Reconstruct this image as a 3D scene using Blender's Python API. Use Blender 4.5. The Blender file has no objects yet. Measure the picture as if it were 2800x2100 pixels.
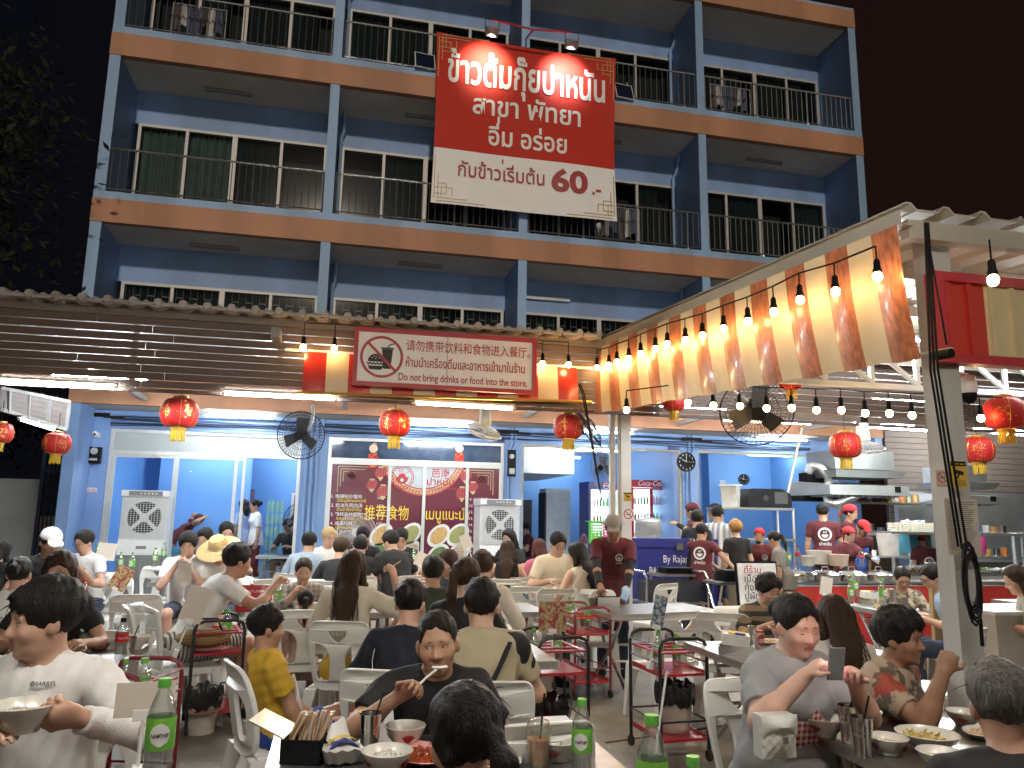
import bpy, math, random
import numpy as np
from mathutils import Vector, Matrix, Euler
R_ = math.radians
random.seed(7); RNG = np.random.default_rng(7)
SC = bpy.context.scene; COL = SC.collection
# ------------------------------------------------------------------ camera
TH, PI_, RO, FPX = R_(12.65), R_(10.0), R_(0.94), 2080.0
CAM = np.array([0.0, 0.0, 1.6])
_f = np.array([math.sin(TH)*math.cos(PI_), math.cos(TH)*math.cos(PI_), math.sin(PI_)])
_r0 = np.array([math.cos(TH), -math.sin(TH), 0.0]); _u0 = np.cross(_r0, _f)
_R = _r0*math.cos(RO)+_u0*math.sin(RO); _U = -_r0*math.sin(RO)+_u0*math.cos(RO)
cd = bpy.data.cameras.new('camera'); cam = bpy.data.objects.new('camera', cd); COL.objects.link(cam)
cd.sensor_fit = 'HORIZONTAL'; cd.angle = 2*math.atan(1400/FPX); cd.clip_start = 0.05; cd.clip_end = 800
M4 = Matrix(((_R[0], _U[0], -_f[0], CAM[0]), (_R[1], _U[1], -_f[1], CAM[1]), (_R[2], _U[2], -_f[2], CAM[2]), (0, 0, 0, 1)))
cam.matrix_world = M4; SC.camera = cam
def pt(x, y, X=None, Y=None, Z=None, d=None):
    """photo position (in a 2212 px wide frame) -> world point on a plane X / Y / Z or at depth d"""
    x *= 2800/2212; y *= 2800/2212
    r = _f+_R*(x-1400)/FPX-_U*(y-1050)/FPX
    if X is not None: t = X/r[0]
    elif Y is not None: t = Y/r[1]
    elif Z is not None: t = (Z-1.6)/r[2]
    else: t = d
    return Vector(CAM+t*r)
# ------------------------------------------------------------------ world, street light, exposure
W = bpy.data.worlds.new('World'); SC.world = W; W.use_nodes = True
nt = W.node_tree; nt.nodes.clear()
wo = nt.nodes.new('ShaderNodeOutputWorld'); bg = nt.nodes.new('ShaderNodeBackground'); tc = nt.nodes.new('ShaderNodeTexCoord')
sx = nt.nodes.new('ShaderNodeSeparateXYZ'); rp = nt.nodes.new('ShaderNodeValToRGB')
rp.color_ramp.elements[0].position = 0.30; rp.color_ramp.elements[0].color = (0.0022, 0.0030, 0.0050, 1)
rp.color_ramp.elements[1].position = 0.80; rp.color_ramp.elements[1].color = (0.0110, 0.0050, 0.0040, 1)
mp = nt.nodes.new('ShaderNodeMapRange'); mp.inputs[1].default_value = -1; mp.inputs[2].default_value = 1
nt.links.new(tc.outputs['Generated'], sx.inputs[0]); nt.links.new(sx.outputs[0], mp.inputs[0]); nt.links.new(mp.outputs[0], rp.inputs[0])
nt.links.new(rp.outputs[0], bg.inputs[0]); nt.links.new(bg.outputs[0], wo.inputs[0]); bg.inputs[1].default_value = 0.30
sl = bpy.data.lights.new('street_glow', 'SUN'); sl.energy = 0.37; sl.angle = R_(3.0); sl.color = (1.0, 0.86, 0.70)
so = bpy.data.objects.new('street_glow', sl); COL.objects.link(so)
so.rotation_euler = Vector((0.03, 0.93, -0.319)).to_track_quat('-Z', 'Y').to_euler()
SC.view_settings.view_transform = 'Standard'; SC.view_settings.look = 'None'; SC.view_settings.exposure = 1.75; SC.view_settings.gamma = 1
SC.cycles.max_bounces = 7; SC.cycles.transparent_max_bounces = 16; SC.cycles.sample_clamp_indirect = 4
SC.cycles.use_light_tree = True; SC.cycles.caustics_reflective = False; SC.cycles.caustics_refractive = False
# ------------------------------------------------------------------ materials
MATS = {}
def lin(c):
    if isinstance(c, str):
        c = [int(c[i:i+2], 16)/255 for i in (0, 2, 4)]
        c = [v/12.92 if v <= .04045 else ((v+.055)/1.055)**2.4 for v in c]
    return (*c, 1)
def mat(name, col=(.5, .5, .5), rough=.6, metal=0., var=.15, nscale=6., bump=0., bscale=40., emit=0., alpha=None, spec=None, stretch=None, col2=None, dirt=0., coat=0., sheen=0., trans=0., tintemit=None):
    if name in MATS: return MATS[name]
    m = bpy.data.materials.new(name); m.use_nodes = True; n = m.node_tree.nodes; l = m.node_tree.links
    b = n['Principled BSDF']; c = lin(col)
    b.inputs['Roughness'].default_value = rough; b.inputs['Metallic'].default_value = metal
    if spec is not None: b.inputs['Specular IOR Level'].default_value = spec
    if coat: b.inputs['Coat Weight'].default_value = coat; b.inputs['Coat Roughness'].default_value = .1
    if sheen: b.inputs['Sheen Weight'].default_value = sheen
    if trans: b.inputs['Transmission Weight'].default_value = trans
    t = n.new('ShaderNodeTexCoord'); src = t.outputs['Object']
    if stretch:
        mp = n.new('ShaderNodeMapping'); mp.inputs['Scale'].default_value = stretch; l.new(src, mp.inputs[0]); src = mp.outputs[0]
    if var or col2 or dirt:
        no = n.new('ShaderNodeTexNoise'); no.inputs['Scale'].default_value = nscale; no.inputs['Detail'].default_value = 5; no.inputs['Roughness'].default_value = .65
        l.new(src, no.inputs['Vector'])
        r = n.new('ShaderNodeValToRGB'); r.color_ramp.elements[0].position = .3; r.color_ramp.elements[1].position = .7
        if col2: a, z = lin(col2), c
        else: a = tuple(max(0, v*(1-var)) for v in c[:3])+(1,); z = tuple(min(1, v*(1+var)) for v in c[:3])+(1,)
        r.color_ramp.elements[0].color = a; r.color_ramp.elements[1].color = z
        l.new(no.outputs[0], r.inputs[0]); out = r.outputs[0]
        if dirt:
            n2 = n.new('ShaderNodeTexNoise'); n2.inputs['Scale'].default_value = nscale*.31; n2.inputs['Detail'].default_value = 7
            mq = n.new('ShaderNodeMapping'); mq.inputs['Scale'].default_value = (2.2, 2.2, .22) if 'paint' in name else (1, 1, 1); l.new(t.outputs['Object'], mq.inputs[0]); l.new(mq.outputs[0], n2.inputs['Vector'])
            r2 = n.new('ShaderNodeValToRGB'); r2.color_ramp.elements[0].position = .42; r2.color_ramp.elements[1].position = .62
            r2.color_ramp.elements[0].color = (1-dirt, 1-dirt, (1-dirt)*.95, 1); r2.color_ramp.elements[1].color = (1, 1, 1, 1)
            mx = n.new('ShaderNodeMix'); mx.data_type = 'RGBA'; mx.blend_type = 'MULTIPLY'; mx.inputs[0].default_value = 1
            l.new(n2.outputs[0], r2.inputs[0]); l.new(out, mx.inputs[6]); l.new(r2.outputs[0], mx.inputs[7]); out = mx.outputs[2]
        l.new(out, b.inputs['Base Color'])
        ra = n.new('ShaderNodeMapRange'); ra.inputs[3].default_value = max(.02, rough*.8); ra.inputs[4].default_value = min(1, rough*1.2)
        l.new(no.outputs[0], ra.inputs[0]); l.new(ra.outputs[0], b.inputs['Roughness'])
    else: b.inputs['Base Color'].default_value = c
    if bump:
        n3 = n.new('ShaderNodeTexNoise'); n3.inputs['Scale'].default_value = bscale; n3.inputs['Detail'].default_value = 3
        l.new(src, n3.inputs['Vector']); bu = n.new('ShaderNodeBump'); bu.inputs['Strength'].default_value = min(1, bump); bu.inputs['Distance'].default_value = .01
        l.new(n3.outputs[0], bu.inputs['Height']); l.new(bu.outputs[0], b.inputs['Normal'])
    if emit:
        b.inputs['Emission Color'].default_value = lin(tintemit or col); b.inputs['Emission Strength'].default_value = emit
    if alpha is not None:
        tr = n.new('ShaderNodeBsdfTransparent'); mx = n.new('ShaderNodeMixShader'); mx.inputs[0].default_value = alpha
        o = n['Material Output']; l.new(tr.outputs[0], mx.inputs[1]); l.new(b.outputs[0], mx.inputs[2]); l.new(mx.outputs[0], o.inputs[0])
    MATS[name] = m; return m
def pattern(name, kind, c1, c2, scale, rough=.75, rot=0, thr=.5, axes='XZ', c3=None):
    """cloth prints: check, stripe, blotch"""
    if name in MATS: return MATS[name]
    m = bpy.data.materials.new(name); m.use_nodes = True; n = m.node_tree.nodes; l = m.node_tree.links; b = n['Principled BSDF']
    b.inputs['Roughness'].default_value = rough; t = n.new('ShaderNodeTexCoord'); mp = n.new('ShaderNodeMapping'); mp.inputs['Rotation'].default_value = (rot, 0, rot)
    l.new(t.outputs['Object'], mp.inputs[0])
    mx = n.new('ShaderNodeMix'); mx.data_type = 'RGBA'; mx.inputs[6].default_value = lin(c1); mx.inputs[7].default_value = lin(c2)
    if kind == 'blotch':
        no = n.new('ShaderNodeTexNoise'); no.inputs['Scale'].default_value = scale; no.inputs['Detail'].default_value = 4; l.new(mp.outputs[0], no.inputs[0])
        r = n.new('ShaderNodeValToRGB'); r.color_ramp.elements[0].position = thr-.02; r.color_ramp.elements[1].position = thr+.02
        l.new(no.outputs[0], r.inputs[0]); l.new(r.outputs[0], mx.inputs[0])
        if c3:
            n2 = n.new('ShaderNodeTexNoise'); n2.inputs['Scale'].default_value = scale*.7; n2.noise_dimensions = '4D'; n2.inputs['W'].default_value = 3.3; l.new(mp.outputs[0], n2.inputs[0])
            r2 = n.new('ShaderNodeValToRGB'); r2.color_ramp.elements[0].position = .54; r2.color_ramp.elements[1].position = .57; l.new(n2.outputs[0], r2.inputs[0])
            m2 = n.new('ShaderNodeMix'); m2.data_type = 'RGBA'; m2.inputs[7].default_value = lin(c3); l.new(r2.outputs[0], m2.inputs[0]); l.new(mx.outputs[2], m2.inputs[6]); l.new(m2.outputs[2], b.inputs['Base Color'])
        else: l.new(mx.outputs[2], b.inputs['Base Color'])
    else:
        s = n.new('ShaderNodeSeparateXYZ'); l.new(mp.outputs[0], s.inputs[0])
        def band(o):
            a = n.new('ShaderNodeMath'); a.operation = 'MULTIPLY'; a.inputs[1].default_value = scale; l.new(o, a.inputs[0])
            f = n.new('ShaderNodeMath'); f.operation = 'FRACT'; l.new(a.outputs[0], f.inputs[0])
            g = n.new('ShaderNodeMath'); g.operation = 'GREATER_THAN'; g.inputs[1].default_value = thr; l.new(f.outputs[0], g.inputs[0]); return g.outputs[0]
        b1 = band(s.outputs['XYZ'.index(axes[0])])
        if kind == 'check':
            b2 = band(s.outputs['XYZ'.index(axes[1])]); ad = n.new('ShaderNodeMath'); ad.operation = 'ADD'; l.new(b1, ad.inputs[0]); l.new(b2, ad.inputs[1])
            ml = n.new('ShaderNodeMath'); ml.operation = 'MULTIPLY'; ml.inputs[1].default_value = .5; l.new(ad.outputs[0], ml.inputs[0]); l.new(ml.outputs[0], mx.inputs[0])
        else: l.new(b1, mx.inputs[0])
        l.new(mx.outputs[2], b.inputs['Base Color'])
    MATS[name] = m; return m
def clear_mat(name, tint=(1, 1, 1), a=.12, rough=.08, milk=0.):
    if name in MATS: return MATS[name]
    m = bpy.data.materials.new(name); m.use_nodes = True; n = m.node_tree.nodes; l = m.node_tree.links; n.remove(n['Principled BSDF'])
    tr = n.new('ShaderNodeBsdfTransparent'); tr.inputs[0].default_value = (*tint, 1); g = n.new('ShaderNodeBsdfGlossy'); g.inputs['Roughness'].default_value = rough
    lw = n.new('ShaderNodeLayerWeight'); lw.inputs[0].default_value = .3; mr = n.new('ShaderNodeMapRange'); mr.inputs[3].default_value = a*.5; mr.inputs[4].default_value = min(1, a*4+.1)
    df = n.new('ShaderNodeBsdfDiffuse'); df.inputs[0].default_value = (.85, .88, .87, 1); m0 = n.new('ShaderNodeMixShader'); m0.inputs[0].default_value = milk; l.new(tr.outputs[0], m0.inputs[1]); l.new(df.outputs[0], m0.inputs[2]); mx = n.new('ShaderNodeMixShader'); l.new(lw.outputs['Facing'], mr.inputs[0]); l.new(mr.outputs[0], mx.inputs[0]); l.new(m0.outputs[0], mx.inputs[1]); l.new(g.outputs[0], mx.inputs[2])
    l.new(mx.outputs[0], n['Material Output'].inputs[0]); MATS[name] = m; return m
def glow(name, col, strength):
    if name in MATS: return MATS[name]
    m = bpy.data.materials.new(name); m.use_nodes = True; n = m.node_tree.nodes; n.remove(n['Principled BSDF'])
    e = n.new('ShaderNodeEmission'); e.inputs[0].default_value = lin(col); e.inputs[1].default_value = strength
    m.node_tree.links.new(e.outputs[0], n['Material Output'].inputs[0]); MATS[name] = m; return m
BLUE = mat('blue_paint', (.21, .345, .64), .55, var=.06, nscale=1.6, bump=.15, bscale=60, dirt=.2)
BLUE2 = mat('pale_blue_paint', (.27, .44, .71), .55, var=.06, nscale=1.6, bump=.15, bscale=60, dirt=.28)
ORANGE = mat('orange_paint', (.47, .225, .125), .6, var=.08, nscale=1.6, bump=.15, bscale=60, dirt=.25)
WHITEP = mat('white_paint', (.72, .74, .74), .6, var=.05, nscale=2, bump=.1, dirt=.12)
SOFFIT = mat('soffit_plaster', (.82, .78, .72), .8, var=.06, nscale=2, dirt=.2)
ALU = mat('aluminium_frame', (.62, .63, .62), .4, .35, var=.06)
STEEL = mat('brushed_steel', (.58, .57, .55), .3, .95, var=.10, nscale=9, stretch=(1, 6, 1), bump=.05, bscale=90, dirt=.1)
CHROME = mat('chrome_tube', (.68, .67, .65), .18, 1., var=.05)
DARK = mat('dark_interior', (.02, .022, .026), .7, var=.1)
BLACK = mat('black_paint', (.015, .015, .016), .4, var=.1)
BLACKP = mat('black_plastic', (.006, .006, .007), .55, var=.1, spec=.15)
WHITEPL = mat('white_plastic', (.80, .80, .79), .42, var=.04, nscale=4, dirt=.08)
REDP = mat('red_enamel', (.45, .02, .03), .3, var=.1, nscale=3, coat=.3)
WOOD = mat('plank_wood', (.13, .088, .068), .55, var=.25, nscale=5, stretch=(.6, 6, 14), bump=.2, bscale=30)
TUBE = glow('tube_light', (.93, .98, 1.0), 170); TUBE2 = glow('room_tube', (.93, .97, 1.0), 42); TUBE3 = glow('front_tube', (1.0, .94, .85), 105); WARMTUBE = glow('warm_tube', (1.0, .80, .42), 75); BULB = glow('bulb_glow', (1.0, .60, .22), 26)
GOLD = mat('gold_foil', (.60, .36, .07), .3, .55, var=.1); YELLOW = mat('yellow_fringe', (.55, .36, .02), .7, var=.15, nscale=60)
LRED = mat('lantern_silk', (.46, .012, .012), .55, var=.08, nscale=14)
RUBBER = mat('rubber', (.03, .03, .03), .8, var=.1); CONC = None
# ------------------------------------------------------------------ mesh builder
def nrm(v): return Vector(v).normalized()
class MB:
    def __init__(s): s.v = []; s.f = []; s.m = []; s.mats = []; s.n = 0
    def mi(s, m):
        if m not in s.mats: s.mats.append(m)
        return s.mats.index(m)
    def add(s, vs, fs, m):
        b = s.n; i = s.mi(m); s.v += [tuple(v) for v in vs]; s.n += len(vs)
        s.f += [tuple(b+k for k in f) for f in fs]; s.m += [i]*len(fs); return s
    def box(s, c, size, m, rot=None):
        x, y, z = [k/2 for k in size]; vs = [Vector((i*x, j*y, k*z)) for i in (-1, 1) for j in (-1, 1) for k in (-1, 1)]
        if rot is not None:
            E = rot if isinstance(rot, Matrix) else Euler(rot).to_matrix()
            vs = [E @ v for v in vs]
        return s.add([v+Vector(c) for v in vs], [(0, 1, 3, 2), (4, 6, 7, 5), (0, 4, 5, 1), (2, 3, 7, 6), (0, 2, 6, 4), (1, 5, 7, 3)], m)
    def lo(s, a, b, m): return s.box([(a[i]+b[i])/2 for i in range(3)], [abs(b[i]-a[i]) for i in range(3)], m)
    def bar(s, a, b, w, h, m, up=(0, 0, 1)):
        a = Vector(a); b = Vector(b); y = nrm(b-a); x = y.cross(Vector(up))
        if x.length < 1e-4: x = y.cross(Vector((1, 0, 0)))
        x.normalize(); z = x.cross(y); return s.box((a+b)/2, (w, (b-a).length, h), m, Matrix((x, y, z)).transposed())
    def ring(s, c, x, y, r, n): return [c+x*(r*math.cos(2*math.pi*k/n))+y*(r*math.sin(2*math.pi*k/n)) for k in range(n)]
    def tube(s, pts, r, m, n=8, caps=True, closed=False, flat=1.):
        P = [Vector(p) for p in pts]; N = len(P); rs = r if isinstance(r, (list, tuple)) else [r]*N; vs = []; fs = []; px = None
        for i in range(N):
            if closed: t = P[(i+1) % N]-P[i-1]
            else: t = P[min(i+1, N-1)]-P[max(i-1, 0)]
            t = t.normalized() if t.length > 1e-9 else Vector((0, 0, 1))
            if px is None:
                px = t.cross(Vector((0, 0, 1)));
                if px.length < .02: px = t.cross(Vector((1, 0, 0)))
            px = (px-t*px.dot(t)); px = px.normalized() if px.length > 1e-6 else t.orthogonal().normalized(); py = t.cross(px)
            vs += s.ring(P[i], px, py*flat, max(rs[i], 1e-4), n)
        for i in range(N if closed else N-1):
            j = (i+1) % N
            for k in range(n): fs.append((i*n+k, i*n+(k+1) % n, j*n+(k+1) % n, j*n+k))
        if caps and not closed: fs += [tuple(range(n-1, -1, -1)), tuple((N-1)*n+k for k in range(n))]
        return s.add(vs, fs, m)
    def cyl(s, a, b, r, m, r2=None, n=12, caps=True): return s.tube([a, b], [r, r if r2 is None else r2], m, n, caps)
    def lathe(s, prof, c, m, n=20, ax=(0, 0, 1), sq=(1, 1)):
        z = nrm(ax); x = z.orthogonal().normalized() if abs(z.z) < .99 else Vector((1, 0, 0)); y = z.cross(x); c = Vector(c); vs = []; fs = []
        for r, h in prof: vs += [c+z*h+x*(max(r, 1e-4)*sq[0]*math.cos(2*math.pi*k/n))+y*(max(r, 1e-4)*sq[1]*math.sin(2*math.pi*k/n)) for k in range(n)]
        for i in range(len(prof)-1):
            for k in range(n): fs.append((i*n+k, i*n+(k+1) % n, (i+1)*n+(k+1) % n, (i+1)*n+k))
        return s.add(vs, fs, m)
    def ell(s, c, r, m, n=12, rot=None):
        r = (r, r, r) if not isinstance(r, (tuple, list)) else r; vs = []; fs = []; k = max(4, n//2)
        for i in range(k+1):
            t = math.pi*i/k
            for j in range(n): vs.append(Vector((r[0]*math.sin(t)*math.cos(2*math.pi*j/n), r[1]*math.sin(t)*math.sin(2*math.pi*j/n), -r[2]*math.cos(t))))
        for i in range(k):
            for j in range(n): fs.append((i*n+j, i*n+(j+1) % n, (i+1)*n+(j+1) % n, (i+1)*n+j))
        if rot is not None:
            E = rot if isinstance(rot, Matrix) else Euler(rot).to_matrix(); vs = [E @ v for v in vs]
        return s.add([v+Vector(c) for v in vs], fs, m)
    def grid(s, fn, nu, nv, m, thick=0):
        """surface fn(u,v) in 0..1; m may be a function of (u,v)"""
        vs = [Vector(fn(i/nu, j/nv)) for j in range(nv+1) for i in range(nu+1)]; q = lambda i, j: j*(nu+1)+i
        for j in range(nv):
            pass
        fs = {}
        for j in range(nv):
            for i in range(nu):
                mm = m((i+.5)/nu, (j+.5)/nv) if callable(m) else m
                fs.setdefault(mm, []).append((q(i, j), q(i+1, j), q(i+1, j+1), q(i, j+1)))
        b = s.n; s.v += [tuple(v) for v in vs]; s.n += len(vs)
        for mm, F in fs.items():
            i = s.mi(mm); s.f += [tuple(b+k for k in f) for f in F]; s.m += [i]*len(F)
        if thick:
            n0 = (vs[1]-vs[0]).cross(vs[nu+1]-vs[0]).normalized()*thick; b2 = s.n; s.v += [tuple(v+n0) for v in vs]; s.n += len(vs)
            for mm, F in fs.items():
                i = s.mi(mm); s.f += [tuple(b2+k for k in reversed(f)) for f in F]; s.m += [i]*len(F)
            rim = [q(i, 0) for i in range(nu+1)]+[q(nu, j) for j in range(1, nv+1)]+[q(i, nv) for i in range(nu-1, -1, -1)]+[q(0, j) for j in range(nv-1, 0, -1)]
            i = s.mi(next(iter(fs)))
            for a, c in zip(rim, rim[1:]+rim[:1]): s.f.append((b+c, b+a, b2+a, b2+c)); s.m.append(i)
        return s
    def quad(s, a, b, c, d, m): return s.add([a, b, c, d], [(0, 1, 2, 3)], m)
    def ext(s, poly, o, x, y, t, m):
        """2-D polygon extruded by t along x cross y"""
        o = Vector(o); x = Vector(x); y = Vector(y); z = x.cross(y).normalized()*t; N = len(poly)
        vs = [o+x*p[0]+y*p[1] for p in poly]; vs += [v+z for v in vs]
        return s.add(vs, [tuple(range(N-1, -1, -1)), tuple(range(N, 2*N))]+[(i, (i+1) % N, N+(i+1) % N, N+i) for i in range(N)], m)
    def disc(s, o, x, y, r, m, n=24, r0=0, z=0, a0=0, a1=2*math.pi):
        o = Vector(o); x = Vector(x); y = Vector(y); zz = x.cross(y)*z; vs = []; full = abs(a1-a0-2*math.pi) < 1e-6; k = n if full else n+1
        for i in range(k):
            a = a0+(a1-a0)*i/n; d = x*math.cos(a)+y*math.sin(a); vs += [o+zz+d*r, o+zz+d*r0]
        return s.add(vs, [(2*i, 2*((i+1) % k), 2*((i+1) % k)+1, 2*i+1) for i in range(n)], m) if r0 else s.add([vs[2*i] for i in range(k)], [tuple(range(k))], m)
    def txt(s, body, o, x, y, h, m, align='CENTER', bold=0., w=None, z=.003):
        """lettering: h = height of the em square in metres, w = fit to this width"""
        V_, F_ = text_mesh(body, bold)
        if not len(V_): return s
        lo = V_[:, 0].min(); hi = V_[:, 0].max(); k = h; kx = h if not w else w/(hi-lo)
        off = {'CENTER': -(lo+hi)/2, 'LEFT': -lo, 'RIGHT': -hi}[align]; x = Vector(x).normalized(); y = Vector(y).normalized(); n = x.cross(y); o = Vector(o)
        return s.add([o+x*((p[0]+off)*kx)+y*(p[1]*k)+n*z for p in V_], F_, m)
    def arr(s, V_, F_, m):
        b = s.n; i = s.mi(m); s.v += [tuple(map(float, v)) for v in V_]; s.n += len(V_); s.f += [tuple(b+int(k) for k in f) for f in F_]; s.m += [i]*len(F_); return s
    def build(s, name, parent=None, angle=38, local=False):
        me = bpy.data.meshes.new(name); vs = s.v
        if parent is not None and not local:
            Mi = parent.matrix_basis.inverted(); pp = parent.parent
            if pp is not None: Mi = Mi @ pp.matrix_basis.inverted()
            vs = [Mi @ Vector(v) for v in vs]
        me.from_pydata([tuple(v) for v in vs], [], s.f)
        for m in s.mats: me.materials.append(m)
        if len(s.mats) > 1: me.polygons.foreach_set('material_index', s.m)
        me.polygons.foreach_set('use_smooth', [True]*len(s.f)); me.update()
        try: me.set_sharp_from_angle(angle=R_(angle))
        except Exception: pass
        o = bpy.data.objects.new(name, me); COL.objects.link(o)
        if parent is not None: o.parent = parent
        return o
_TX = {}
def text_mesh(body, bold=0.):
    k = (body, bold)
    if k in _TX: return _TX[k]
    cu = bpy.data.curves.new('t', 'FONT'); cu.body = body; cu.shear = .35 if body[:4] == 'Coca' else 0; cu.offset = bold; cu.size = 1; cu.resolution_u = 3
    ob = bpy.data.objects.new('t', cu); COL.objects.link(ob); dg = bpy.context.evaluated_depsgraph_get(); me = ob.evaluated_get(dg).to_mesh()
    V_ = np.array([tuple(v.co) for v in me.vertices]).reshape(-1, 3); F_ = [tuple(p.vertices) for p in me.polygons]
    ob.evaluated_get(dg).to_mesh_clear(); bpy.data.objects.remove(ob); bpy.data.curves.remove(cu); _TX[k] = (V_, F_); return _TX[k]
def tag(o, label=None, cat=None, group=None, kind=None):
    if label: o['label'] = label
    if cat: o['category'] = cat
    if group: o['group'] = group
    if kind: o['kind'] = kind
    return o
def thing(name, label, cat, loc=(0, 0, 0), rz=0, group=None, rot=None):
    o = bpy.data.objects.new(name, None); COL.objects.link(o); o.empty_display_size = .1
    o.location = loc; o.rotation_euler = rot or (0, 0, rz); o.matrix_basis = Matrix.Translation(Vector(loc)) @ Euler(rot or (0, 0, rz)).to_matrix().to_4x4()
    return tag(o, label, cat, group)
def kids(o): return [c for c in bpy.data.objects if c.parent == o]
KID = {}
def copy_tree(o, loc, rz=0, label=None, group=None, rot=None, scale=None):
    if o.name not in KID: KID[o.name] = [(c, kids(c)) for c in kids(o)]
    r = o.copy(); COL.objects.link(r); r.location = loc; r.rotation_euler = rot or (0, 0, rz)
    if scale: r.scale = scale if isinstance(scale, tuple) else (scale,)*3
    if label: r['label'] = label
    if group: r['group'] = group
    for c, gs in KID[o.name]:
        d = c.copy(); COL.objects.link(d); d.parent = r
        for g in gs: e = g.copy(); COL.objects.link(e); e.parent = d
    return r
def fit(name, mb, label, cat, group=None): return tag(mb.build(name), label, cat, group)
UP = Vector((0, 0, 1)); XX = Vector((1, 0, 0)); YY = Vector((0, 1, 0))
# ------------------------------------------------------------------ setting
def concrete():
    m = mat('concrete_floor', (.29, .26, .225), .5, var=.3, nscale=2.3, bump=.3, bscale=70, dirt=.5); return m
g = MB(); g.grid(lambda u, v: (-120+240*u, -60+300*v, 0), 8, 8, concrete()); tag(g.build('ground'), kind='structure')
sf = MB(); sf.lo((-4.4, 14.6, .004), (11.3, 21, .12), mat('tile_floor', (.45, .45, .44), .35, var=.1)); tag(sf.build('shop_floor'), kind='structure')
ct = MB()
for x0, y0, x1, y1 in ((-.6, 3.2, .9, 8.0), (2.0, 5.6, 4.6, 6.3), (-6, 8.1, 9, 8.1)):
    ct.bar((x0, y0, .002), (x1, y1, .002), .02, .006, mat('dark_seam', (.05, .045, .04), .9))
tag(ct.build('floor_seams'), kind='structure')
# ------------------------------------------------------------------ apartment building
YF, YW, YG = 14.23, 15.45, 15.1
XB = [-4.57, -.48, 3.37, 7.38, 11.43]
BL = thing('apartment_building', 'blue apartment block with orange bands and railed balconies above the open shops', 'building', (-4.57, 14.23, 0))
FL = [(3.43, 3.89, 4.02), (6.71, 7.15, 7.29), (9.98, 10.43, 10.57), (13.24, 13.7, 13.76)]   # band bottom, band top, sill top
b = MB()
b.lo((-4.57, YF+.02, 0), (-4.38, 22, 13.2), BLUE); b.lo((11.25, YF+.02, 3.2), (11.43, 22, 13.2), BLUE)
for k in (1, 2, 3): b.lo((XB[k]-.09, YF+.025, 3.5), (XB[k]+.09, YW+.05, 13.2), BLUE)
b.lo((-4.5, 21.8, 0), (11.4, 22, 13.6), BLUE)
for i in range(3):
    z0 = FL[i][2]-.02; z1 = FL[i+1][0]+.02; zt = (5.98, 9.27, 12.53)[i]
    b.lo((-4.38, YW, zt), (11.25, YW+.15, z1), BLUE)
    for k in range(4):
        x0 = XB[k]+(.19 if k == 0 else .09); x1 = XB[k+1]-(.18 if k == 3 else .09)
        if k == 3: b.lo((x1-.05, YW, z0), (x1, YW+.15, zt), BLUE)
b.build('wall', BL)
for k in range(5):
    pier = MB()
    w = .19 if k in (0, 4) else .18; x = XB[k] if k == 0 else XB[k]-w if k == 4 else XB[k]-.09
    for i in range(3): pier.lo((x, YF-.005, FL[i][2]-.01), (x+w, YF+.02, FL[i+1][0]+.01), BLUE2)
    pier.build('pier_face', BL)
for i, (a, c, e) in enumerate(FL):
    s = MB(); s.lo((-4.575, YF-.02, a), (11.435, YF+.12, c), ORANGE); s.build('floor_band', BL)
    s = MB(); s.lo((-4.57, YF-.012, c), (11.43, YF+.16, e), BLUE2); s.build('balcony_sill', BL)
    s = MB(); s.lo((-4.4, YF+.121, a+.004), (11.26, YW+.16, c+.08), SOFFIT)
    if i == 0: s.lo((-4.5, YG-.1, a+.005), (11.3, 21.9, a+.3), SOFFIT)
    s.build('balcony_ceiling', BL)
rb = MB(); rb.lo((-4.57, YF+.1, 13.76), (11.43, 22, 13.85), SOFFIT); rb.lo((7.6, 17.5, 13.85), (10.8, 21, 16.2), BLUE); rb.build('roof', BL)
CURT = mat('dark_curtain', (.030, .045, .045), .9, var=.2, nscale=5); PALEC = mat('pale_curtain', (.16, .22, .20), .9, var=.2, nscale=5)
PANE = clear_mat('window_glass', (.55, .62, .62), .035, .08); WF = mat('window_frame_alu', (.42, .42, .41), .5, .2, var=.1)
RAIL = mat('rail_steel', (.45, .45, .45), .3, .9, var=.15)
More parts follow.
